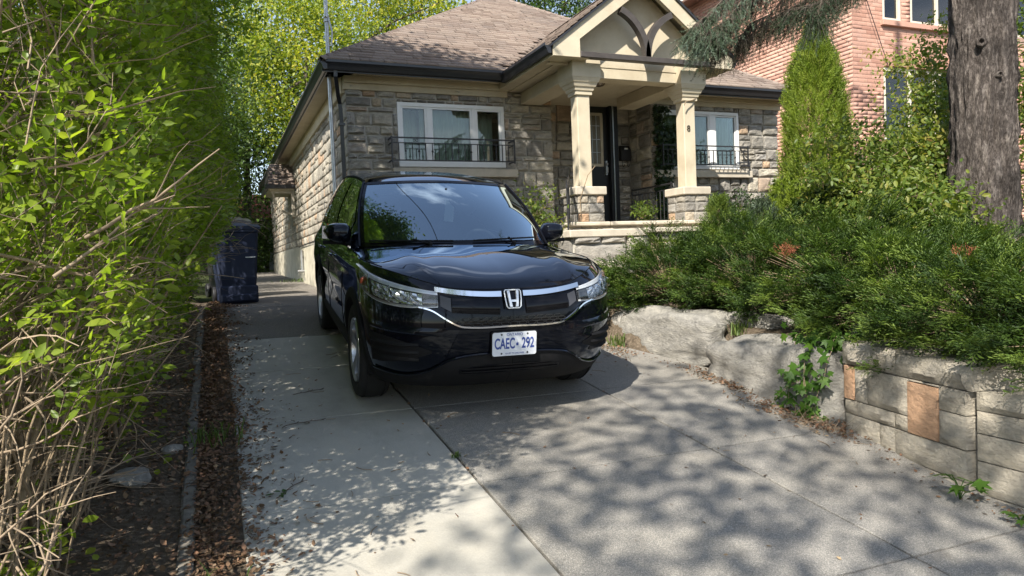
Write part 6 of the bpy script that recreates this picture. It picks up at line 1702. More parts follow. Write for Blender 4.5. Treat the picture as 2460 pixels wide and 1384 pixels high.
# twigs on the driveway and dry stalks by the wall
tws = []
for i in range(46):
    y = rnd.uniform(2.2, 7); x = rnd.choice((rnd.uniform(.1, 1.2), rnd.uniform(.1, .9), rnd.uniform(1.3, 3.4))); a = rnd.uniform(0, 6.3)
    pts = [Vector((x + k * .02 * math.cos(a + .1 * k), y + k * .02 * math.sin(a + .1 * k), gz(y + k * .02 * math.sin(a + .1 * k), x) + .006)) for k in range(rnd.randint(3, 7))]; tws.append((pts, [.0022] * len(pts)))
for i in range(90):
    y = 3.62 + rnd.gauss(0, .14); x = 3.6 + rnd.gauss(0, .06); tws.append(bpath((x, y, gz(y, x) + .01), (rnd.gauss(0, 1), rnd.gauss(0, 1), rnd.uniform(0, .5)), rnd.uniform(.06, .2), .002, 4, .3, 0, rnd))
tubes_mesh('fallen_twigs', tws, M['twig'], None, 4, label='small broken twigs lying on the driveway', kind='stuff')
def dup_o(o_, loc, rot=(0, 0, 0), **k):
    c = o_.copy(); COL.objects.link(c); c.location = loc; c.rotation_euler = rot
    for a, b_ in k.items(): c[a] = b_
    return c
# low weeds in the hedge bed
pos = []; r = random.Random(9)
for i in range(420):
    y = r.uniform(2.1, 8); x = r.uniform(-1.0, -.2); 
    if noise.noise(Vector((x * 3, y * 1.5, 4))) < .02: continue
    pos.append((x, y, G(x, y) + .03 + r.random() * .04))
pos = np.array(pos); d = RNG.normal(size=pos.shape); d[:, 2] *= .3
scatter('ground_weeds', (LEAF6[0] * [1.7, 1, 1], LEAF6[1]), frames(d, np.array([[0, 0, 1.]]) + RNG.normal(size=d.shape) * .4), pos, RNG.uniform(.03, .06, len(pos)), RNG.uniform(.5, 1, len(pos)), M['hedge'], label='small round-leaved weeds sprouting in the leaf litter', kind='stuff')

# ---- generic tree
def crown_clumps(c, rad, n, seed, shell=.55, flat=1.0, gap=-.1):
    r = random.Random(seed); out = []
    while len(out) < n:
        v = Vector((r.gauss(0, 1), r.gauss(0, 1), r.gauss(0, 1))).normalized(); t_ = shell + (1 - shell) * r.random() ** .6
        lob = 1 + .28 * noise.noise(v * 2.0 + Vector((seed, 0, 0))) + .12 * noise.noise(v * 5 + Vector((0, seed, 0)))
        p_ = Vector((v.x * rad[0], v.y * rad[1], v.z * rad[2])) * t_ * lob
        if noise.noise(Vector(c) * .3 + p_ * (1.6 / max(rad))) < gap: continue
        out.append(Vector(c) + p_)
    return out
def tree(name, label, cat, base, c, rad, m, nclump=260, per=42, leaf=.10, csize=.42, trunk_r=.16, seed=1, group=None, trunk_m=None, shell=.5, gap=-.25, tint=(.45, .2), cut=None, limbs=7, tmpl=None, toph=.35):
    root = empty(name, base, label, cat, group); inv = Matrix.Translation(-Vector(base)); r = random.Random(seed)
    cl = crown_clumps(c, rad, nclump, seed, shell, gap=gap)
    if cut: cl = [p_ for p_ in cl if cut(p_)]
    base = Vector(base); top = Vector(c) + Vector((0, 0, rad[2] * toph)); q = MB()
    pts = [base.lerp(top, k / 8) + Vector((r.gauss(0, .05), r.gauss(0, .05), 0)) * (k > 0) for k in range(9)]; q.tube(pts, [trunk_r * (1.25 if k == 0 else 1 - .085 * k) for k in range(9)], 9)
    tr_ = q.build('trunk', trunk_m or M['darkbark'], root, smooth=2); tr_.matrix_parent_inverse = inv
    for k in range(limbs):
        tgt = cl[r.randrange(len(cl))]; j = r.randint(3, 7); a = pts[j]; mid = a.lerp(tgt, .5) + Vector((r.gauss(0, .15), r.gauss(0, .15), r.uniform(-.1, .3))); q = MB(); q.tube([a, a.lerp(mid, .5), mid, mid.lerp(tgt, .5), tgt], [trunk_r * .38, trunk_r * .32, trunk_r * .24, trunk_r * .16, trunk_r * .06], 6)
        o2 = q.build('limb', trunk_m or M['darkbark'], root, smooth=2); o2.matrix_parent_inverse = inv
    P_ = []; T_ = []
    cen = np.array([tuple(p_) for p_ in cl]); N = len(cen) * per
    idx = np.repeat(np.arange(len(cen)), per); sc = RNG.uniform(.6, 1.35, len(cen))[idx]
    pos = cen[idx] + RNG.normal(size=(N, 3)) * np.array([1, 1, .62]) * csize * .5 * sc[:, None]
    tn = np.clip(RNG.normal(tint[0], tint[1] * .7, len(cen))[idx] + RNG.normal(size=N) * tint[1] * .6, 0, 1)
    d = RNG.normal(size=(N, 3)); d[:, 2] -= .35
    o2 = scatter('crown', tmpl or LEAF4, frames(d, np.array([[-.2, -.2, 1.]]) + RNG.normal(size=d.shape) * .6), pos, RNG.uniform(.7, 1.3, N) * leaf, tn, m, root, kind='stuff'); o2.matrix_parent_inverse = inv
    return root

# background trees (left of and behind the bungalow)
BG = [
 ('tree', 'yellowing tree behind the left half of the bungalow roof', (6.5, 33, 1.5), (6.0, 33, 10.5), (6.0, 4, 6.2), 'tree_a', 520, .19, (.60, .20)),
 ('tree', 'tall yellow green tree just right of the service mast', (4.2, 29, 1.5), (3.6, 29, 8.2), (3.0, 3, 5.0), 'tree_a', 420, .17, (.50, .22)),
 ('tree', 'mid green tree directly behind the service mast', (1.2, 32, 1.5), (1.3, 32, 7.6), (2.6, 3, 5.4), 'tree_b', 380, .17, (.45, .22)),
 ('tree', 'dark green tree over the back fence', (-.8, 30, 1.4), (-.6, 30, 5.2), (2.4, 2.4, 3.6), 'tree_b', 420, .15, (.45, .2)),
 ('tree', 'broad green tree behind the blue bin', (-2.6, 24, 1.3), (-2.0, 24, 5.6), (2.6, 3, 4.0), 'tree_b', 420, .14, (.32, .2)),
 ('tree', 'leafy tree between the hedge end and the back fence', (-.9, 17.5, 1.25), (-.75, 17.5, 4.6), (1.35, 2.2, 2.3), 'tree_b', 420, .11, (.36, .2)),
 ('tree', 'dark tree rising behind the roof ridge', (18.0, 37, 1.6), (18.0, 37, 14.0), (4.2, 3, 6.5), 'tree_b', 620, .2, (.4, .2)),
 ('tree', 'tree behind the ridge of the bungalow, half yellow', (10, 36, 1.6), (10, 36, 12.2), (3.0, 3, 5), 'tree_a', 380, .2, (.45, .2)),
 ('tree', 'tall green tree filling the skyline left of the mast', (-3.0, 34, 1.5), (-3.4, 34, 8.5), (3.4, 3, 5.5), 'tree_b', 420, .18, (.55, .2)),
]
for i, (nm, lb, b_, c, rad, m, n, lf, ti) in enumerate(BG):
    tree(nm, lb, 'tree', b_, c, rad, M[m], n, 47, lf * .92, 1.05 if max(rad) > 3 else .8, .20, 30 + i, 'trees standing behind the bungalow and the back fence', gap=-.50, tint=ti, limbs=9, shell=.38)
# shrubs at the far end of the driveway, beside the fence
tree('bush', 'dark bush at the foot of the back fence beside the side wall', 'bush', (.75, 26.6, 1.35), (.75, 26.6, 2.4), (1.0, .6, 1.1), M['tree_b'], 130, 40, .10, .4, .04, 61, tint=(.35, .2), limbs=4)
tree('bush', 'leafy bush behind the hedge, past the bins', 'bush', (-1.2, 13.5, 1.15), (-1.15, 13.5, 2.6), (.95, 1.6, 1.5), M['tree_b'], 220, 44, .085, .4, .05, 62, tint=(.5, .2), limbs=4)
# street trees behind the camera: they throw the dappled shade
SHADE = [
 ('broad street tree behind the camera dappling the driveway', (-5.2, -4.6, -.2), (-3.3, -3.2, 8.0), (2.7, 2.9, 2.0), 135, 24, -.02),
 ('tree growing up through the hedge and shading the front of the bungalow', (-1.9, 6.1, .4), (-1.05, 6.5, 8.4), (1.75, 1.9, 1.35), 230, 44, -.2),
 ('street tree whose shade falls across the garden bed', (-1.2, -7.4, -.2), (-.3, -6.2, 7.6), (2.8, 2.2, 1.6), 85, 24, .0),
]
for i, (lb, b_, c, rad, n, per, gp_) in enumerate(SHADE):
    tree('street_tree', lb, 'tree', b_, c, rad, M['tree_b'], n, per, .14, .75, .13, 80 + i, 'street trees around the camera', gap=gp_, tint=(.55, .2), shell=.2, limbs=5, toph=-.6)

# ---- cedar column right of the house
def frond_template(n=9, seed=0, wide=.42, curl=.1):
    r = random.Random(seed); V = []; T = []
    for k in range(n):
        t_ = k / (n - 1); y = t_ * .85; sg = 1 if k % 2 else -1; L = wide * (1 - .55 * t_) * r.uniform(.75, 1.2); a = math.radians(r.uniform(28, 52)) * sg
        dx, dy = math.sin(a) * L, math.cos(a) * L; w_ = .045; z = curl * math.sin(t_ * 3) + r.uniform(-.05, .05); b = len(V)
        V += [(0, y - w_, z), (dx * .5 - w_ * sg * .3, y + dy * .5 - w_ * .8, z + .04), (dx, y + dy, z + r.uniform(-.08, .08)), (dx * .45, y + dy * .5 + w_ * 1.2, z)]
        T += [(b, b + 1, b + 2), (b, b + 2, b + 3)]
    b = len(V); V += [(-.02, 0, 0), (.02, 0, 0), (0, 1.0, .03)]; T += [(b, b + 1, b + 2)]
    return np.array(V), np.array(T)
FRONDS = [frond_template(8, s_) for s_ in range(5)]
def conifer(name, label, cat, base, H, R_, m, n=5200, size=.22, seed=1, prof=None, up=.9, trunk=.06, group=None, tint=(.5, .2), tops=()):
    root = empty(name, base, label, cat, group); r = random.Random(seed); pos = []; d = []; tn = []
    prof = prof or (lambda t_: (1 - t_) ** .55 * min(1, .55 + t_ * 3))
    while len(pos) < n:
        t_ = r.random() ** .9; a = r.uniform(0, 2 * PI); lob = 1 + .16 * noise.noise(Vector((math.cos(a) * 1.6, math.sin(a) * 1.6, t_ * H * .9 + seed))) + .10 * noise.noise(Vector((math.cos(a) * 5, math.sin(a) * 5, t_ * H * 2.5)))
        rr_ = R_ * prof(t_) * lob * (1 - .32 * r.random() ** 2)
        if noise.noise(Vector((math.cos(a) * 3.2, math.sin(a) * 3.2, t_ * H * 2.2 + 5))) < -.33: rr_ *= .72
        pos.append((rr_ * math.cos(a), rr_ * math.sin(a), t_ * H)); d.append((math.cos(a) * (1 - up * .6) + r.gauss(0, .2), math.sin(a) * (1 - up * .6) + r.gauss(0, .2), up + r.gauss(0, .25))); tn.append(min(1, max(0, r.gauss(*tint))))
    pos = np.array(pos); d = np.array(d); outw = pos * [1, 1, 0] + [0, 0, .25]
    o2 = scatter_multi('foliage', FRONDS, frames(d, outw + RNG.normal(size=d.shape) * .25), pos, RNG.uniform(.7, 1.3, n) * size, np.array(tn), m, root, kind='stuff')
    q = MB(); q.tube([(0, 0, -.1), (0, 0, H * .9)], [trunk, trunk * .3], 8); q.build('trunk', M['bark'], root)
    return root
conifer('cedar', 'bright green columnar cedar standing against the pink brick wall', 'cedar', (8.75, 8.5, 1.3), 3.45, .50, M['cedar'], 8600, .15, 2, prof=lambda t_: (1 - t_ ** 6) ** .7 * (1.08 - .22 * t_), tint=(.55, .2))
conifer('cedar', 'thin leading shoot of cedar poking up in front of the brick wall', 'cedar', (8.62, 8.35, 3.9), 1.10, .26, M['cedar'], 900, .15, 3, tint=(.6, .2))
conifer('cedar', 'small bright cedar shrub at the foot of the columnar one', 'cedar', (7.75, 8.1, 1.3), 1.15, .45, M['cedar'], 1500, .16, 5, tint=(.6, .2))

# ---- mixed shrubs between cedar and spruce
SH = [('rambling shrub with yellow green leaves in front of the cedar', (7.6, 6.4, 1.2), (7.5, 6.4, 2.25), (1.0, .8, .95), 200, (.45, .25)),
      ('tall leafy shrub before the lower brick window', (9.5, 7.0, 1.25), (9.5, 7.0, 3.0), (1.45, .8, 1.55), 360, (.52, .25)),
      ('reddish leaved shrub beside the spruce trunk', (8.1, 5.7, 1.2), (8.05, 5.8, 2.35), (.7, .6, 1.0), 150, (.58, .26)),
      ('dull green shrub right of the spruce trunk', (9.0, 5.2, 1.2), (9.0, 5.2, 3.1), (.75, .8, 1.9), 220, (.38, .22)),
      ('low leafy shrub under the spruce', (6.5, 5.1, 1.1), (6.6, 5.1, 1.75), (.75, .5, .5), 120, (.40, .2))]
for i, (lb, b_, c, rad, n, ti) in enumerate(SH):
    tree('shrub', lb, 'shrub', b_, c, rad, M['shrub'], n, 34, .062, .30, .025, 120 + i, 'garden shrubs between the cedar and the spruce', trunk_m=M['bark'], gap=-.28, tint=ti, shell=.2, limbs=8, tmpl=LEAF6)
tree('shrub', 'straggly shrub with yellow leaves against the porch platform behind the car', 'shrub', (3.95, 8.75, 1.1), (3.95, 8.75, 2.0), (.42, .4, .55), M['shrub'], 70, 26, .055, .24, .015, 140, trunk_m=M['bark'], tint=(.52, .24), shell=.15, limbs=7, tmpl=LEAF6)

# ---- big spruce
sp = empty('spruce_tree', (7.45, 5.0, 1.15), 'large blue spruce with thick furrowed trunk in the right of the garden', 'tree')
m_, t, p, o = nodes('spruce_bark'); setp(p, Roughness=.95); p.inputs['Specular IOR Level'].default_value = .15
n1 = wnoise(t, 15, 9, .72, (1, 1, .28)); n2 = wnoise(t, 42, 6, .7, (1, 1, .55)); hh = math_(t, 'ADD', math_(t, 'ABSOLUTE', math_(t, 'SUBTRACT', n1, .5)), math_(t, 'MULTIPLY', n2, .22))
col = ramp(t, hh, [(.10, (.055, .047, .043)), (.18, (.17, .15, .138)), (.30, (.37, .335, .305))])
col = mixc(t, .7, col, ramp(t, wnoise(t, 3, 5, .6), [(.35, (.45, .44, .43)), (.62, (1.5, 1.45, 1.4))]), 'MULTIPLY')  # broad bark tone patches; the bright ones paint sunlit spots into the colour
t.links.new(col, p.inputs['Base Color']); bump(t, p, hh, .22)
q = MB(); rows = []
for j in range(90):
    z = -.2 + 6.8 * j / 89; row = []; R_ = .315 + .10 * math.exp(-max(0, z) / .35) - .008 * z
    for k in range(72):
        a = 2 * PI * k / 72; ca, sa = math.cos(a), math.sin(a); v = Vector((ca * 2.0, sa * 2.0, z * 1.0))
        rr_ = R_ * (1 + .07 * noise.noise(v * .9)) + .030 * noise.noise(Vector((ca * 5, sa * 5, z * 1.6))) + abs(noise.noise(Vector((ca * 8, sa * 8, z * 2.0)))) * -.09 + .03 * noise.noise(Vector((ca * 13, sa * 13, z * 5))) + .014 * noise.noise(Vector((ca * 26, sa * 26, z * 14)))
        row.append((rr_ * ca + .02 * math.sin(z), rr_ * sa, z))
    rows.append(row)
q.grid(rows, closed=True); q.build('trunk', m_, sp, smooth=2)
def knot(a, z, r_):
    q = MB(); c = Vector((.312 * math.cos(a), .312 * math.sin(a), z)); n_ = Vector((math.cos(a), math.sin(a), 0)); t1 = Vector((-math.sin(a), math.cos(a), 0)); rows = []
    for k in range(16):
        b_ = 2 * PI * k / 16; dr = t1 * math.cos(b_) + Vector((0, 0, 1.1)) * math.sin(b_); rows.append([tuple(c + dr * r_ * s_ + n_ * h) for s_, h in ((1.8, -.03), (1.35, .004), (1.0, .012), (.72, -.01), (.01, -.04))])
    rows.append(rows[0]); q.grid(rows); q.build('knot', m_, sp, smooth=2)
knot(math.radians(214), 2.36, .030); knot(math.radians(243), 2.02, .020)
NEED = []
for s_ in range(4):
    r = random.Random(s_ + 40); V = []; T = []
    for k in range(28):
        t_ = r.random(); a = r.uniform(0, 2 * PI); L = r.uniform(.10, .17); dv = Vector((math.cos(a), .75, math.sin(a))).normalized() * L; b = len(V); c = Vector((0, t_, 0)); w_ = dv.cross(Vector((.3, .2, 1))).normalized() * .011
        V += [tuple(c - w_), tuple(c + w_), tuple(c + dv)]; T.append((b, b + 1, b + 2))
    b = len(V); V += [(-.012, 0, 0), (.012, 0, 0), (0, 1, 0), (0, 0, .02)]; T += [(b, b + 1, b + 2), (b + 1, b + 3, b + 2)]
    NEED.append((np.array(V), np.array(T)))
def spruce_branch(path, r0, spread, n, m, seed, droop=.5, size=.16, tint=(.55, .2), lab=None):
    """a drooping bough: woody axis, side shoots hanging down, needles along the shoots"""
    r = random.Random(seed); pts = [Vector(p_) for p_ in path]; q = MB(); q.tube(pts, [r0 * (1 - .8 * i / (len(pts) - 1)) for i in range(len(pts))], 6)
    bo = q.build('bough', M['darkbark'], sp, smooth=2); bo.matrix_parent_inverse = Matrix.Translation((-7.45, -5.0, -1.15))
    pos = []; d = []; shoots = []
    for k in range(n):
        f = r.random() ** .8 * (len(pts) - 1); i = min(len(pts) - 2, int(f)); a = pts[i].lerp(pts[i + 1], f - i); ax = (pts[i + 1] - pts[i]).normalized(); sd_ = ax.cross(Vector((0, 0, 1))).normalized() * r.choice((-1, 1))
        dv = (ax * r.uniform(.2, .9) + sd_ * r.uniform(.1, 1.0) * spread + Vector((0, 0, -droop * r.uniform(.3, 1.3)))).normalized(); L = r.uniform(.12, .36); m_n = int(L / .05)
        p_ = a.copy(); shoots.append(([a, a + dv * L * .5, a + dv * L + Vector((0, 0, -.03))], [.004, .003, .001]))
        for j in range(m_n):
            dv = (dv + Vector((r.gauss(0, .08), r.gauss(0, .08), -.06))).normalized(); p_ = p_ + dv * .055; pos.append(tuple(p_)); d.append(tuple(dv + Vector((r.gauss(0, .3), r.gauss(0, .3), r.gauss(0, .3)))))
    o1 = tubes_mesh('shoots', shoots, M['darkbark'], bo, 3, kind='stuff'); 
    o2 = scatter_multi('needles', NEED, frames(np.array(d)), np.array(pos), RNG.uniform(.7, 1.3, len(pos)) * size, np.clip(RNG.normal(tint[0], tint[1], len(pos)), 0, 1), m, bo, kind='stuff')
    return bo
def bough(pts, r0, n, m, seed, spread=.7, **k):
    return spruce_branch(pts, r0, spread, int(n * 1.5), m, seed, **k)
bough([(6.71, 5.39, 4.73), (6.1, 5.54, 4.38), (5.66, 5.62, 4.02), (5.28, 5.68, 3.84), (4.86, 5.76, 3.62), (4.55, 5.8, 3.67)], .020, 150, M['spruce_dark'], 1, droop=.8, size=.13, tint=(.35, .25), spread=.5)
bough([(6.49, 5.37, 4.61), (5.84, 5.51, 4.25), (5.25, 5.64, 4.15), (4.82, 5.7, 3.84), (4.59, 5.67, 3.61)], .016, 150, M['spruce_dark'], 2, droop=1.0, size=.13, tint=(.45, .25), spread=.5)
bough([(5.39, 5.49, 4.44), (4.96, 5.61, 4.27), (4.69, 5.65, 3.98), (4.49, 5.67, 3.8), (4.34, 5.67, 3.7)], .014, 90, M['spruce'], 3, droop=.45, size=.15, tint=(.55, .25))
bough([(5.23, 5.55, 4.4), (4.92, 5.56, 4.05), (4.64, 5.55, 3.74), (4.39, 5.54, 3.6)], .012, 80, M['spruce'], 4, droop=.5, size=.15, tint=(.6, .2))
bough([(6.74, 5.27, 4.77), (6.16, 5.39, 4.32), (5.75, 5.43, 4.05), (5.58, 5.38, 3.81)], .016, 110, M['spruce'], 5, droop=.7, size=.15, tint=(.15, .15))
bough([(6.72, 5.17, 4.55), (6.29, 5.3, 4.27), (5.99, 5.39, 4.08), (5.65, 5.5, 3.96), (5.39, 5.57, 3.9)], .014, 110, M['spruce'], 6, droop=.5, size=.15, tint=(.12, .15))
bough([(5.93, 5.49, 4.46), (5.5, 5.62, 4.13), (5.27, 5.68, 3.88), (5.06, 5.73, 3.79), (4.96, 5.74, 3.66)], .014, 90, M['spruce_dark'], 7, droop=1.0, size=.12, tint=(.5, .25))
# upper crown of the spruce, above the frame: several tiers of boughs round the trunk
r = random.Random(50)
for k in range(9):
    a = 2 * PI * k / 18 * 5 + .6; z = 7.0 + .55 * (k % 9); L = 2.6 - .18 * (k % 9); c = Vector((7.45, 5.0, z + .1))
    if -Fw.dot(c - Vector((0, 0, 0))) > 0: continue
    pts = [c + Vector((math.cos(a), math.sin(a), 0)) * L * t_ + Vector((0, 0, -.55 * t_ * t_ + .1)) for t_ in (.1, .4, .7, 1)]
    spruce_branch(pts, .03, .8, 34, M['spruce'], 60 + k, droop=.5, size=.22, tint=(.4, .2))
q = MB(); q.tube([(0, 0, 6.4), (0, 0, 12.5)], [.30, .05], 12); q.build('upper_trunk', M['darkbark'], sp, smooth=2)
# leafy sucker beside the trunk
# ---- junipers
JF = [frond_template(7, s_ + 20, .40, .12) for s_ in range(6)]
def juniper(label, c, rad, nb, seed, lean=(0, 0, .3), tint=(.5, .2), per=28):
    c = Vector(c); root = empty('juniper', c, label, 'juniper', 'junipers spilling over the garden wall'); r = random.Random(seed); pos = []; d = []; tn = []; br = []
    for k in range(nb):
        v = Vector((r.gauss(0, 1), r.gauss(0, 1), abs(r.gauss(0, .8)) - .12)).normalized(); tip = Vector((v.x * rad[0], v.y * rad[1], v.z * rad[2])) * r.uniform(.78, 1.12) * (1 + .2 * noise.noise(v * 2.4 + Vector((seed, 0, 0)))) 
        dirn = (tip.normalized() + Vector(lean) * .8); dirn.z *= .45; dirn.normalize(); start = tip * .25; br.append(([start, tip * .5 + Vector((0, 0, .02)), tip * .78], [.010, .006, .002]))
        tb = min(1, max(0, r.gauss(*tint))); LB = r.uniform(.22, .42)
        for j in range(per):
            t_ = r.random() ** .75; sd_ = Vector((r.gauss(0, 1), r.gauss(0, 1), r.gauss(0, .55))); w_ = LB * .36 * (1.15 - t_)
            p_ = tip - dirn * LB * (1 - t_) + sd_ * w_ * .6; pos.append(tuple(p_)); dv = (dirn * 1.1 + sd_ * .5 + Vector((0, 0, .15))).normalized(); d.append(tuple(dv)); tn.append(min(1, max(0, tb + r.gauss(0, .08) + .6 * (t_ - .53))))  # tint darkens inward, painting in the shade of the gaps; tips yellower
    pos = np.array(pos); d = np.array(d)
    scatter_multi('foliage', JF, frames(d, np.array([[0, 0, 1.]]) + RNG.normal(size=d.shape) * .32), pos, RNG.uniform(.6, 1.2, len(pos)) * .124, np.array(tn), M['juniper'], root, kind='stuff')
    tubes_mesh('branches', br, M['bark'], root, 4, kind='stuff'); return root
juniper('low juniper beside the front bumper of the car', (3.95, 6.75, .98), (.45, .55, .38), 75, 2, (-.5, -.3, .5), (.55, .2))
juniper('dark juniper mound over the small boulder, left of the garden bed', (4.45, 6.35, 1.06), (.74, .78, .68), 190, 3, (-.4, -.4, .5), (.42, .2))
juniper('dark juniper mound in the middle, above the cracked boulder', (4.80, 5.45, 1.10), (.86, .75, .72), 210, 4, (-.3, -.4, .5), (.38, .2))
juniper('spreading juniper with dead brown sprig behind the long boulder', (4.95, 4.55, 1.10), (.95, .72, .70), 240, 5, (-.4, -.4, .4), (.42, .2))
juniper('juniper overhanging the end of the block wall', (4.70, 3.75, .98), (.86, .62, .58), 230, 6, (-.5, -.3, .3), (.48, .2))
juniper('bright juniper spilling over the coping at the right edge', (4.42, 2.95, .97), (.84, .62, .50), 210, 7, (-.6, -.2, .2), (.55, .2))
juniper('juniper at the far right overhanging the lower wall', (4.45, 2.25, .90), (.88, .62, .50), 190, 8, (-.6, -.2, .1), (.55, .2))
juniper('upper juniper behind the right hand ones, under the spruce', (5.7, 3.9, 1.15), (.95, .8, .46), 190, 9, (-.2, -.3, .6), (.55, .2))
juniper('juniper at the top of the bed near the spruce trunk', (6.2, 4.7, 1.20), (1.0, .6, .42), 150, 10, (-.2, -.3, .6), (.50, .2))
juniper('juniper on the far side of the bed below the porch pier', (5.6, 6.7, 1.30), (.9, .7, .55), 190, 11, (-.2, -.3, .6), (.50, .2))
juniper('juniper at the right frame edge above the others', (5.5, 3.0, 1.10), (.9, .7, .42), 160, 12, (-.3, -.2, .6), (.58, .2))
# dead sprigs
def deadsprig(c, s_, lb):
    pos = np.array([c] * 46) + RNG.normal(size=(46, 3)) * s_; d = RNG.normal(size=(46, 3)) + [0, 0, .6]
    scatter_multi('dead_sprig', JF, frames(d), pos, .075, np.ones(46), pm('dead_foliage' , (.22, .065, .03), .8), None, label=lb, category='sprig') if 0 else put(scatter_multi('dead_sprig', JF, frames(d), pos, .075, np.ones(46), pm('dead_foliage', (.26, .085, .04), .8)), lb, 'sprig')
deadsprig((4.42, 4.62, 1.50), .030, 'rust brown dead sprig in the middle of the dark junipers')
deadsprig((4.55, 3.2, 1.42), .018, 'small rust brown dead sprig among the bright junipers on the right')
# dwarf conifers before the right part of the facade
conifer('dwarf_spruce', 'small upright dwarf spruce right of the porch pier', 'conifer', (6.35, 7.9, 1.2), 1.0, .30, M['juniper'], 900, .13, 11, tint=(.75, .15))
conifer('dwarf_spruce', 'bluish dwarf conifer below the right hand window', 'conifer', (7.3, 8.1, 1.2), .95, .45, M['spruce'], 1100, .14, 12, prof=lambda t_: (1 - t_) ** .6, tint=(.35, .2))
conifer('dwarf_spruce', 'dark bushy conifer in front of the columnar cedar', 'conifer', (7.3, 6.9, 1.15), 1.05, .75, M['juniper'], 2200, .14, 13, prof=lambda t_: (1 - t_ ** 2) ** .6, tint=(.30, .15))
tree('shrub', 'spindly dark leaved shrub in front of the sunny stone wall', 'shrub', (8.2, 9.4, 1.25), (8.2, 9.4, 2.15), (.6, .4, .45), M['ivy'], 60, 24, .05, .2, .012, 150, trunk_m=M['bark'], tint=(.6, .2), shell=.1, limbs=8, tmpl=LEAF6)

# ---- vine over the boulder, maple seedling, weeds, ivy
def lobed(n=5, seed=0):
    r = random.Random(seed); V = [(0, .28, .02)]; pts = []
    for k in range(n):
        a = math.radians(-112 + 224 * k / (n - 1)); L = (.50, .62, .72, .62, .50)[k] if n == 5 else .6
        pts.append((math.sin(a) * L, .28 + math.cos(a) * L, r.uniform(-.08, .02)))
        if k < n - 1: a2 = a + math.radians(112 / (n - 1)); pts.append((math.sin(a2) * .30, .28 + math.cos(a2) * .30, .03))
    pts.append((.0, 0, 0)); V += pts; m_ = len(pts); return np.array(V), np.array([(0, i + 1, (i + 1) % m_ + 1) for i in range(m_)])
LOB = [lobed(5, s_) for s_ in range(3)]
vine = empty('grape_vine', (3.95, 3.75, .8), 'green lobed-leaf vine hanging over the joint of boulder and block wall', 'vine')
pos = []; d = []; r = random.Random(6); paths = []
for k in range(9):
    a = Vector((3.98 + r.gauss(0, .08), 3.52 + r.random() * .5, .90)); pts = [a]
    L = r.choice((2, 4, 5, 7, 9))
    for j in range(L): a = a + Vector((-.045 + .02 * (j > 3) + r.gauss(0, .012), r.gauss(-.01, .02), -.02 - .035 * min(j, 2) + r.gauss(0, .006))); a.x = max(a.x, 3.70 + .03 * r.random()); pts.append(a.copy())
    paths.append((pts, [.0028] * len(pts)))
    for p_ in pts:
        for q_ in range(3): pos.append(tuple(p_ + Vector((-.015 + r.gauss(0, .022), r.gauss(0, .045), r.gauss(0, .03))))); d.append((r.gauss(-.35, .4), r.gauss(0, .6), r.gauss(-.6, .4)))
pos = np.array(pos); d = np.array(d); o_ = scatter_multi('leaves', LOB, frames(d, np.array([[-1, -.4, .7]]) + RNG.normal(size=d.shape) * .35), pos, RNG.uniform(.05, .10, len(pos)), np.clip(RNG.normal(.5, .22, len(pos)), 0, 1), M['vine'], vine, kind='stuff'); o_.matrix_parent_inverse = Matrix.Translation((-3.95, -3.75, -.8))
o_ = tubes_mesh('tendrils', paths, M['twig'], vine, 4, kind='stuff'); o_.matrix_parent_inverse = Matrix.Translation((-3.95, -3.75, -.8))
# thin creeper sprig on the boulder
q = MB(); crp = [(3.68, 4.02, .40), (3.66, 3.95, .47), (3.67, 3.86, .55), (3.68, 3.76, .60)]; q.tube(crp, .0025, 4); co_ = q.build('creeper', M['twig']); put(co_, 'short thin creeper climbing across the face of the long boulder', 'creeper')
pos = np.array([Vector(crp[i]).lerp(Vector(crp[i + 1]), f) for i in range(3) for f in (.0, .2, .4, .6, .8) for _ in range(2)]) + RNG.normal(size=(30, 3)) * .008
o_ = scatter('leaf', LEAF6, frames(RNG.normal(size=pos.shape), np.array([[-1, -.3, .6]])), pos, .026, RNG.uniform(.2, .7, len(pos)), M['vine'], co_, kind='stuff')
def seedling(label, base, n, s_, H, seed, m=None, cat='seedling', name='maple_seedling'):
    root = empty(name, base, label, cat); r = random.Random(seed); q = MB(); tips = []
    for k in range(n):
        a = 2 * PI * k / n + r.random(); h = H * r.uniform(.35, 1); o_ = s_ * r.uniform(.4, 1.1); p1 = Vector((math.cos(a) * o_ * .3, math.sin(a) * o_ * .3, h * .7)); p2 = Vector((math.cos(a) * o_, math.sin(a) * o_, h)); q.tube([(0, 0, 0), p1, p2], .0022, 4); tips.append((p2, a))
    q.build('stems', M['vine'], root)
    for p_, a in tips:
        me = tri_mesh('leaf', LOB[r.randrange(3)][0], LOB[0][1], np.full(len(LOB[0][1]), r.uniform(.55, .95))); me.materials.append(m or M['vine']); o_ = link('leaf', me, None, root); o_.location = p_; o_.scale = (s_ * r.uniform(.8, 1.15),) * 3; o_.rotation_euler = (r.uniform(-.5, -.05), r.uniform(-.3, .3), a - PI / 2)
    return root
seedling('young bright green maple seedling growing at the foot of the block wall', (3.43, 2.44, gz(2.44, 3.43)), 9, .085, .13, 3)
seedling('small weed with lobed leaves at the right frame edge by the wall', (3.44, 2.15, gz(2.15, 3.44)), 7, .05, .07, 4)
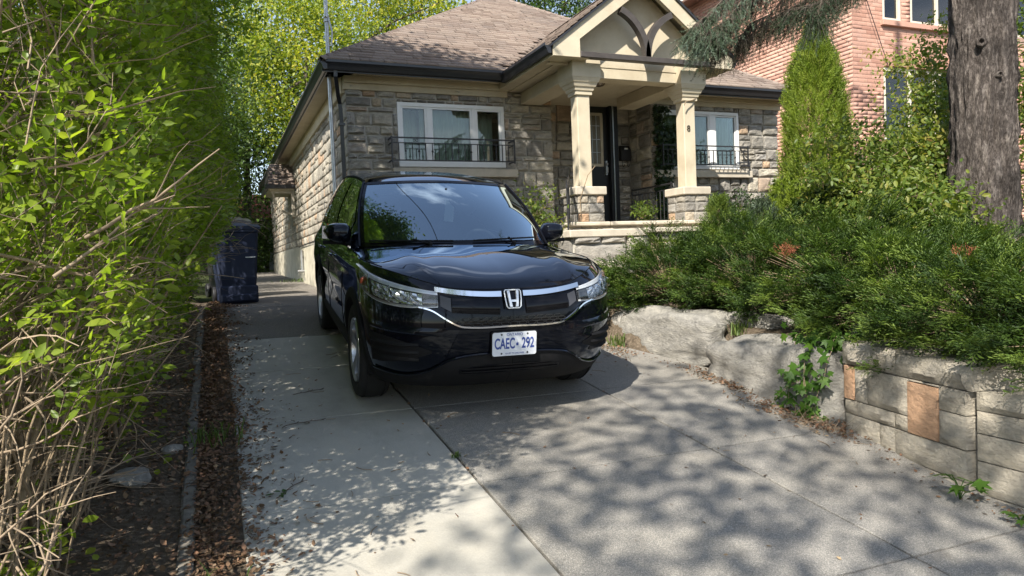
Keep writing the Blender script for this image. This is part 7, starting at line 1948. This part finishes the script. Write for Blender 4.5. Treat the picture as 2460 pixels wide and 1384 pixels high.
def tuft(label, c, n, H, seed, m=None, spread=.12, name='grass_tuft'):
    r = random.Random(seed); V = []; T = []
    for k in range(n):
        a = r.uniform(0, 2 * PI); b0 = Vector((r.gauss(0, spread * .35), r.gauss(0, spread * .35), 0)); L = H * r.uniform(.5, 1.1); o_ = Vector((math.cos(a), math.sin(a), 0)); w_ = Vector((-math.sin(a), math.cos(a), 0)) * .004; i = len(V)
        mid = b0 + o_ * L * .25 + Vector((0, 0, L * .65)); tip = b0 + o_ * L * r.uniform(.4, .8) + Vector((0, 0, L * r.uniform(.6, 1)))
        V += [b0 - w_, b0 + w_, mid - w_, mid + w_, tip]; T += [(i, i + 1, i + 3), (i, i + 3, i + 2), (i + 2, i + 3, i + 4)]
    me = tri_mesh(name, [tuple(v) for v in V], T, RNG.uniform(0, 1, len(T))); me.materials.append(m or M['grass']); o_ = link(name, me); o_.location = c; put(o_, label, 'grass', kind='stuff' if seed > 3 else None); return o_
tuft('long grass tuft beside the bumper, left of the junipers', (3.85, 7.45, 1.0), 130, .35, 1, spread=.5)
tuft('dark strappy tuft growing between the two large boulders', (4.16, 4.95, .78), 60, .17, 2)
tuft('thin weed tuft at the near end of the cracked boulder', (3.62, 6.1, gz(6.1, 3.6)), 50, .16, 3)
tuft('small green tuft growing in the joint of the paving', (1.2, 3.85, gz(3.85, 1.2)), 26, .035, 4, spread=.05)
tuft('green weed growing at the kerb near the leaf litter', (-.08, 4.6, gz(4.6)), 70, .12, 5, spread=.3)
tuft('tuft of grass in the soil under the near end of the hedge', (-.35, 2.6, gz(2.6) + .02), 80, .13, 6, spread=.5)
tuft('weedy tuft at the foot of the side wall', (1.72, 17.0, gz(17, 1.7)), 80, .12, 7, spread=.8)
# twigs with leaves lying on the concrete
for i, (x, y, a, lb) in enumerate(((.20, 3.62, .9, 'fallen leafy sprig lying on the concrete near the near joint'), (.35, 4.72, .1, 'bare fallen twig lying along the second concrete joint'), (.45, 5.4, .3, 'dark crumpled twig on the shaded concrete beside the front wheel'))):
    q = MB(); pts = [(x + .05 * k * math.cos(a) + .01 * math.sin(k * 2), y + .05 * k * math.sin(a), gz(y + .05 * k * math.sin(a), x) + .006 + .004 * (k % 2)) for k in range(6)]; q.tube(pts, .003, 4)
    for k in (1, 2, 3, 4): q.tube([pts[k], (pts[k][0] + .03 * math.cos(a + (1 if k % 2 else -1)), pts[k][1] + .03 * math.sin(a + (1 if k % 2 else -1)), pts[k][2] + .004)], .0018, 4)
    o_ = q.build('fallen_twig', M['darkbark']); put(o_, lb, 'twig')
    if i == 0:
        pos = np.array([pts[0], pts[0], pts[1], pts[1], pts[2]]) + RNG.normal(size=(5, 3)) * [.02, .02, .003] + [0, 0, .01]; d = RNG.normal(size=(5, 3)) * [1, 1, .15]
        scatter('leaf', LEAF6, frames(d, np.array([[0, 0, 1.]])), pos, .045, np.full(5, .2), M['vine'], o_, kind='stuff')
# ivy on the wall left of the right-hand window
ivy = empty('wall_ivy', (7.2, 10.44, 2.6), 'dark ivy climbing the wall between the door recess and the right window', 'ivy')
n = 1500; pos = np.stack([7.07 + RNG.beta(1.1, 1.8, n) * .60, 10.46 - RNG.random(n) * .07, RNG.uniform(2.0, 4.05, n)], 1)
keep = np.array([noise.noise(Vector((p_[0] * 3, 0, p_[2] * 3))) > -.25 - .5 * (p_[0] < 7.3) for p_ in pos]); pos = pos[keep]
d = RNG.normal(size=pos.shape) + [0, -.3, -.5]; o_ = scatter_multi('leaves', LOB, frames(d, np.array([[0, -1, .4]]) + RNG.normal(size=d.shape) * .35), pos, RNG.uniform(.05, .09, len(pos)), np.clip(RNG.normal(.5, .2, len(pos)), 0, 1), M['ivy'], ivy, kind='stuff'); o_.matrix_parent_inverse = Matrix.Translation((-7.2, -10.44, -2.6))
# flower pot plant behind the iron rail on the porch
tree('shrub', 'small variegated plant behind the iron rail on the porch', 'plant', (6.35, 9.7, 1.98), (6.35, 9.7, 2.2), (.20, .2, .2), M['shrub'], 26, 22, .045, .12, .01, 160, trunk_m=M['bark'], tint=(.35, .2), shell=.1, limbs=4, tmpl=LEAF6)
# twisting bare stem at the porch column
q = MB(); q.tube([(4.62, 8.62, 1.9), (4.60, 8.60, 2.3), (4.72, 8.58, 2.62), (4.86, 8.62, 2.75)], .006, 5); q.tube([(6.66, 8.72, 3.78), (6.55, 8.69, 3.74), (6.44, 8.66, 3.72), (6.40, 8.66, 3.66)], .008, 5); put(q.build('bare_vine', M['bark']), 'thin bare vine stems clinging to the porch columns', 'vine')
print('TRIS', sum(len(o.data.polygons) for o in S.objects if o.type == 'MESH'), len(S.objects))
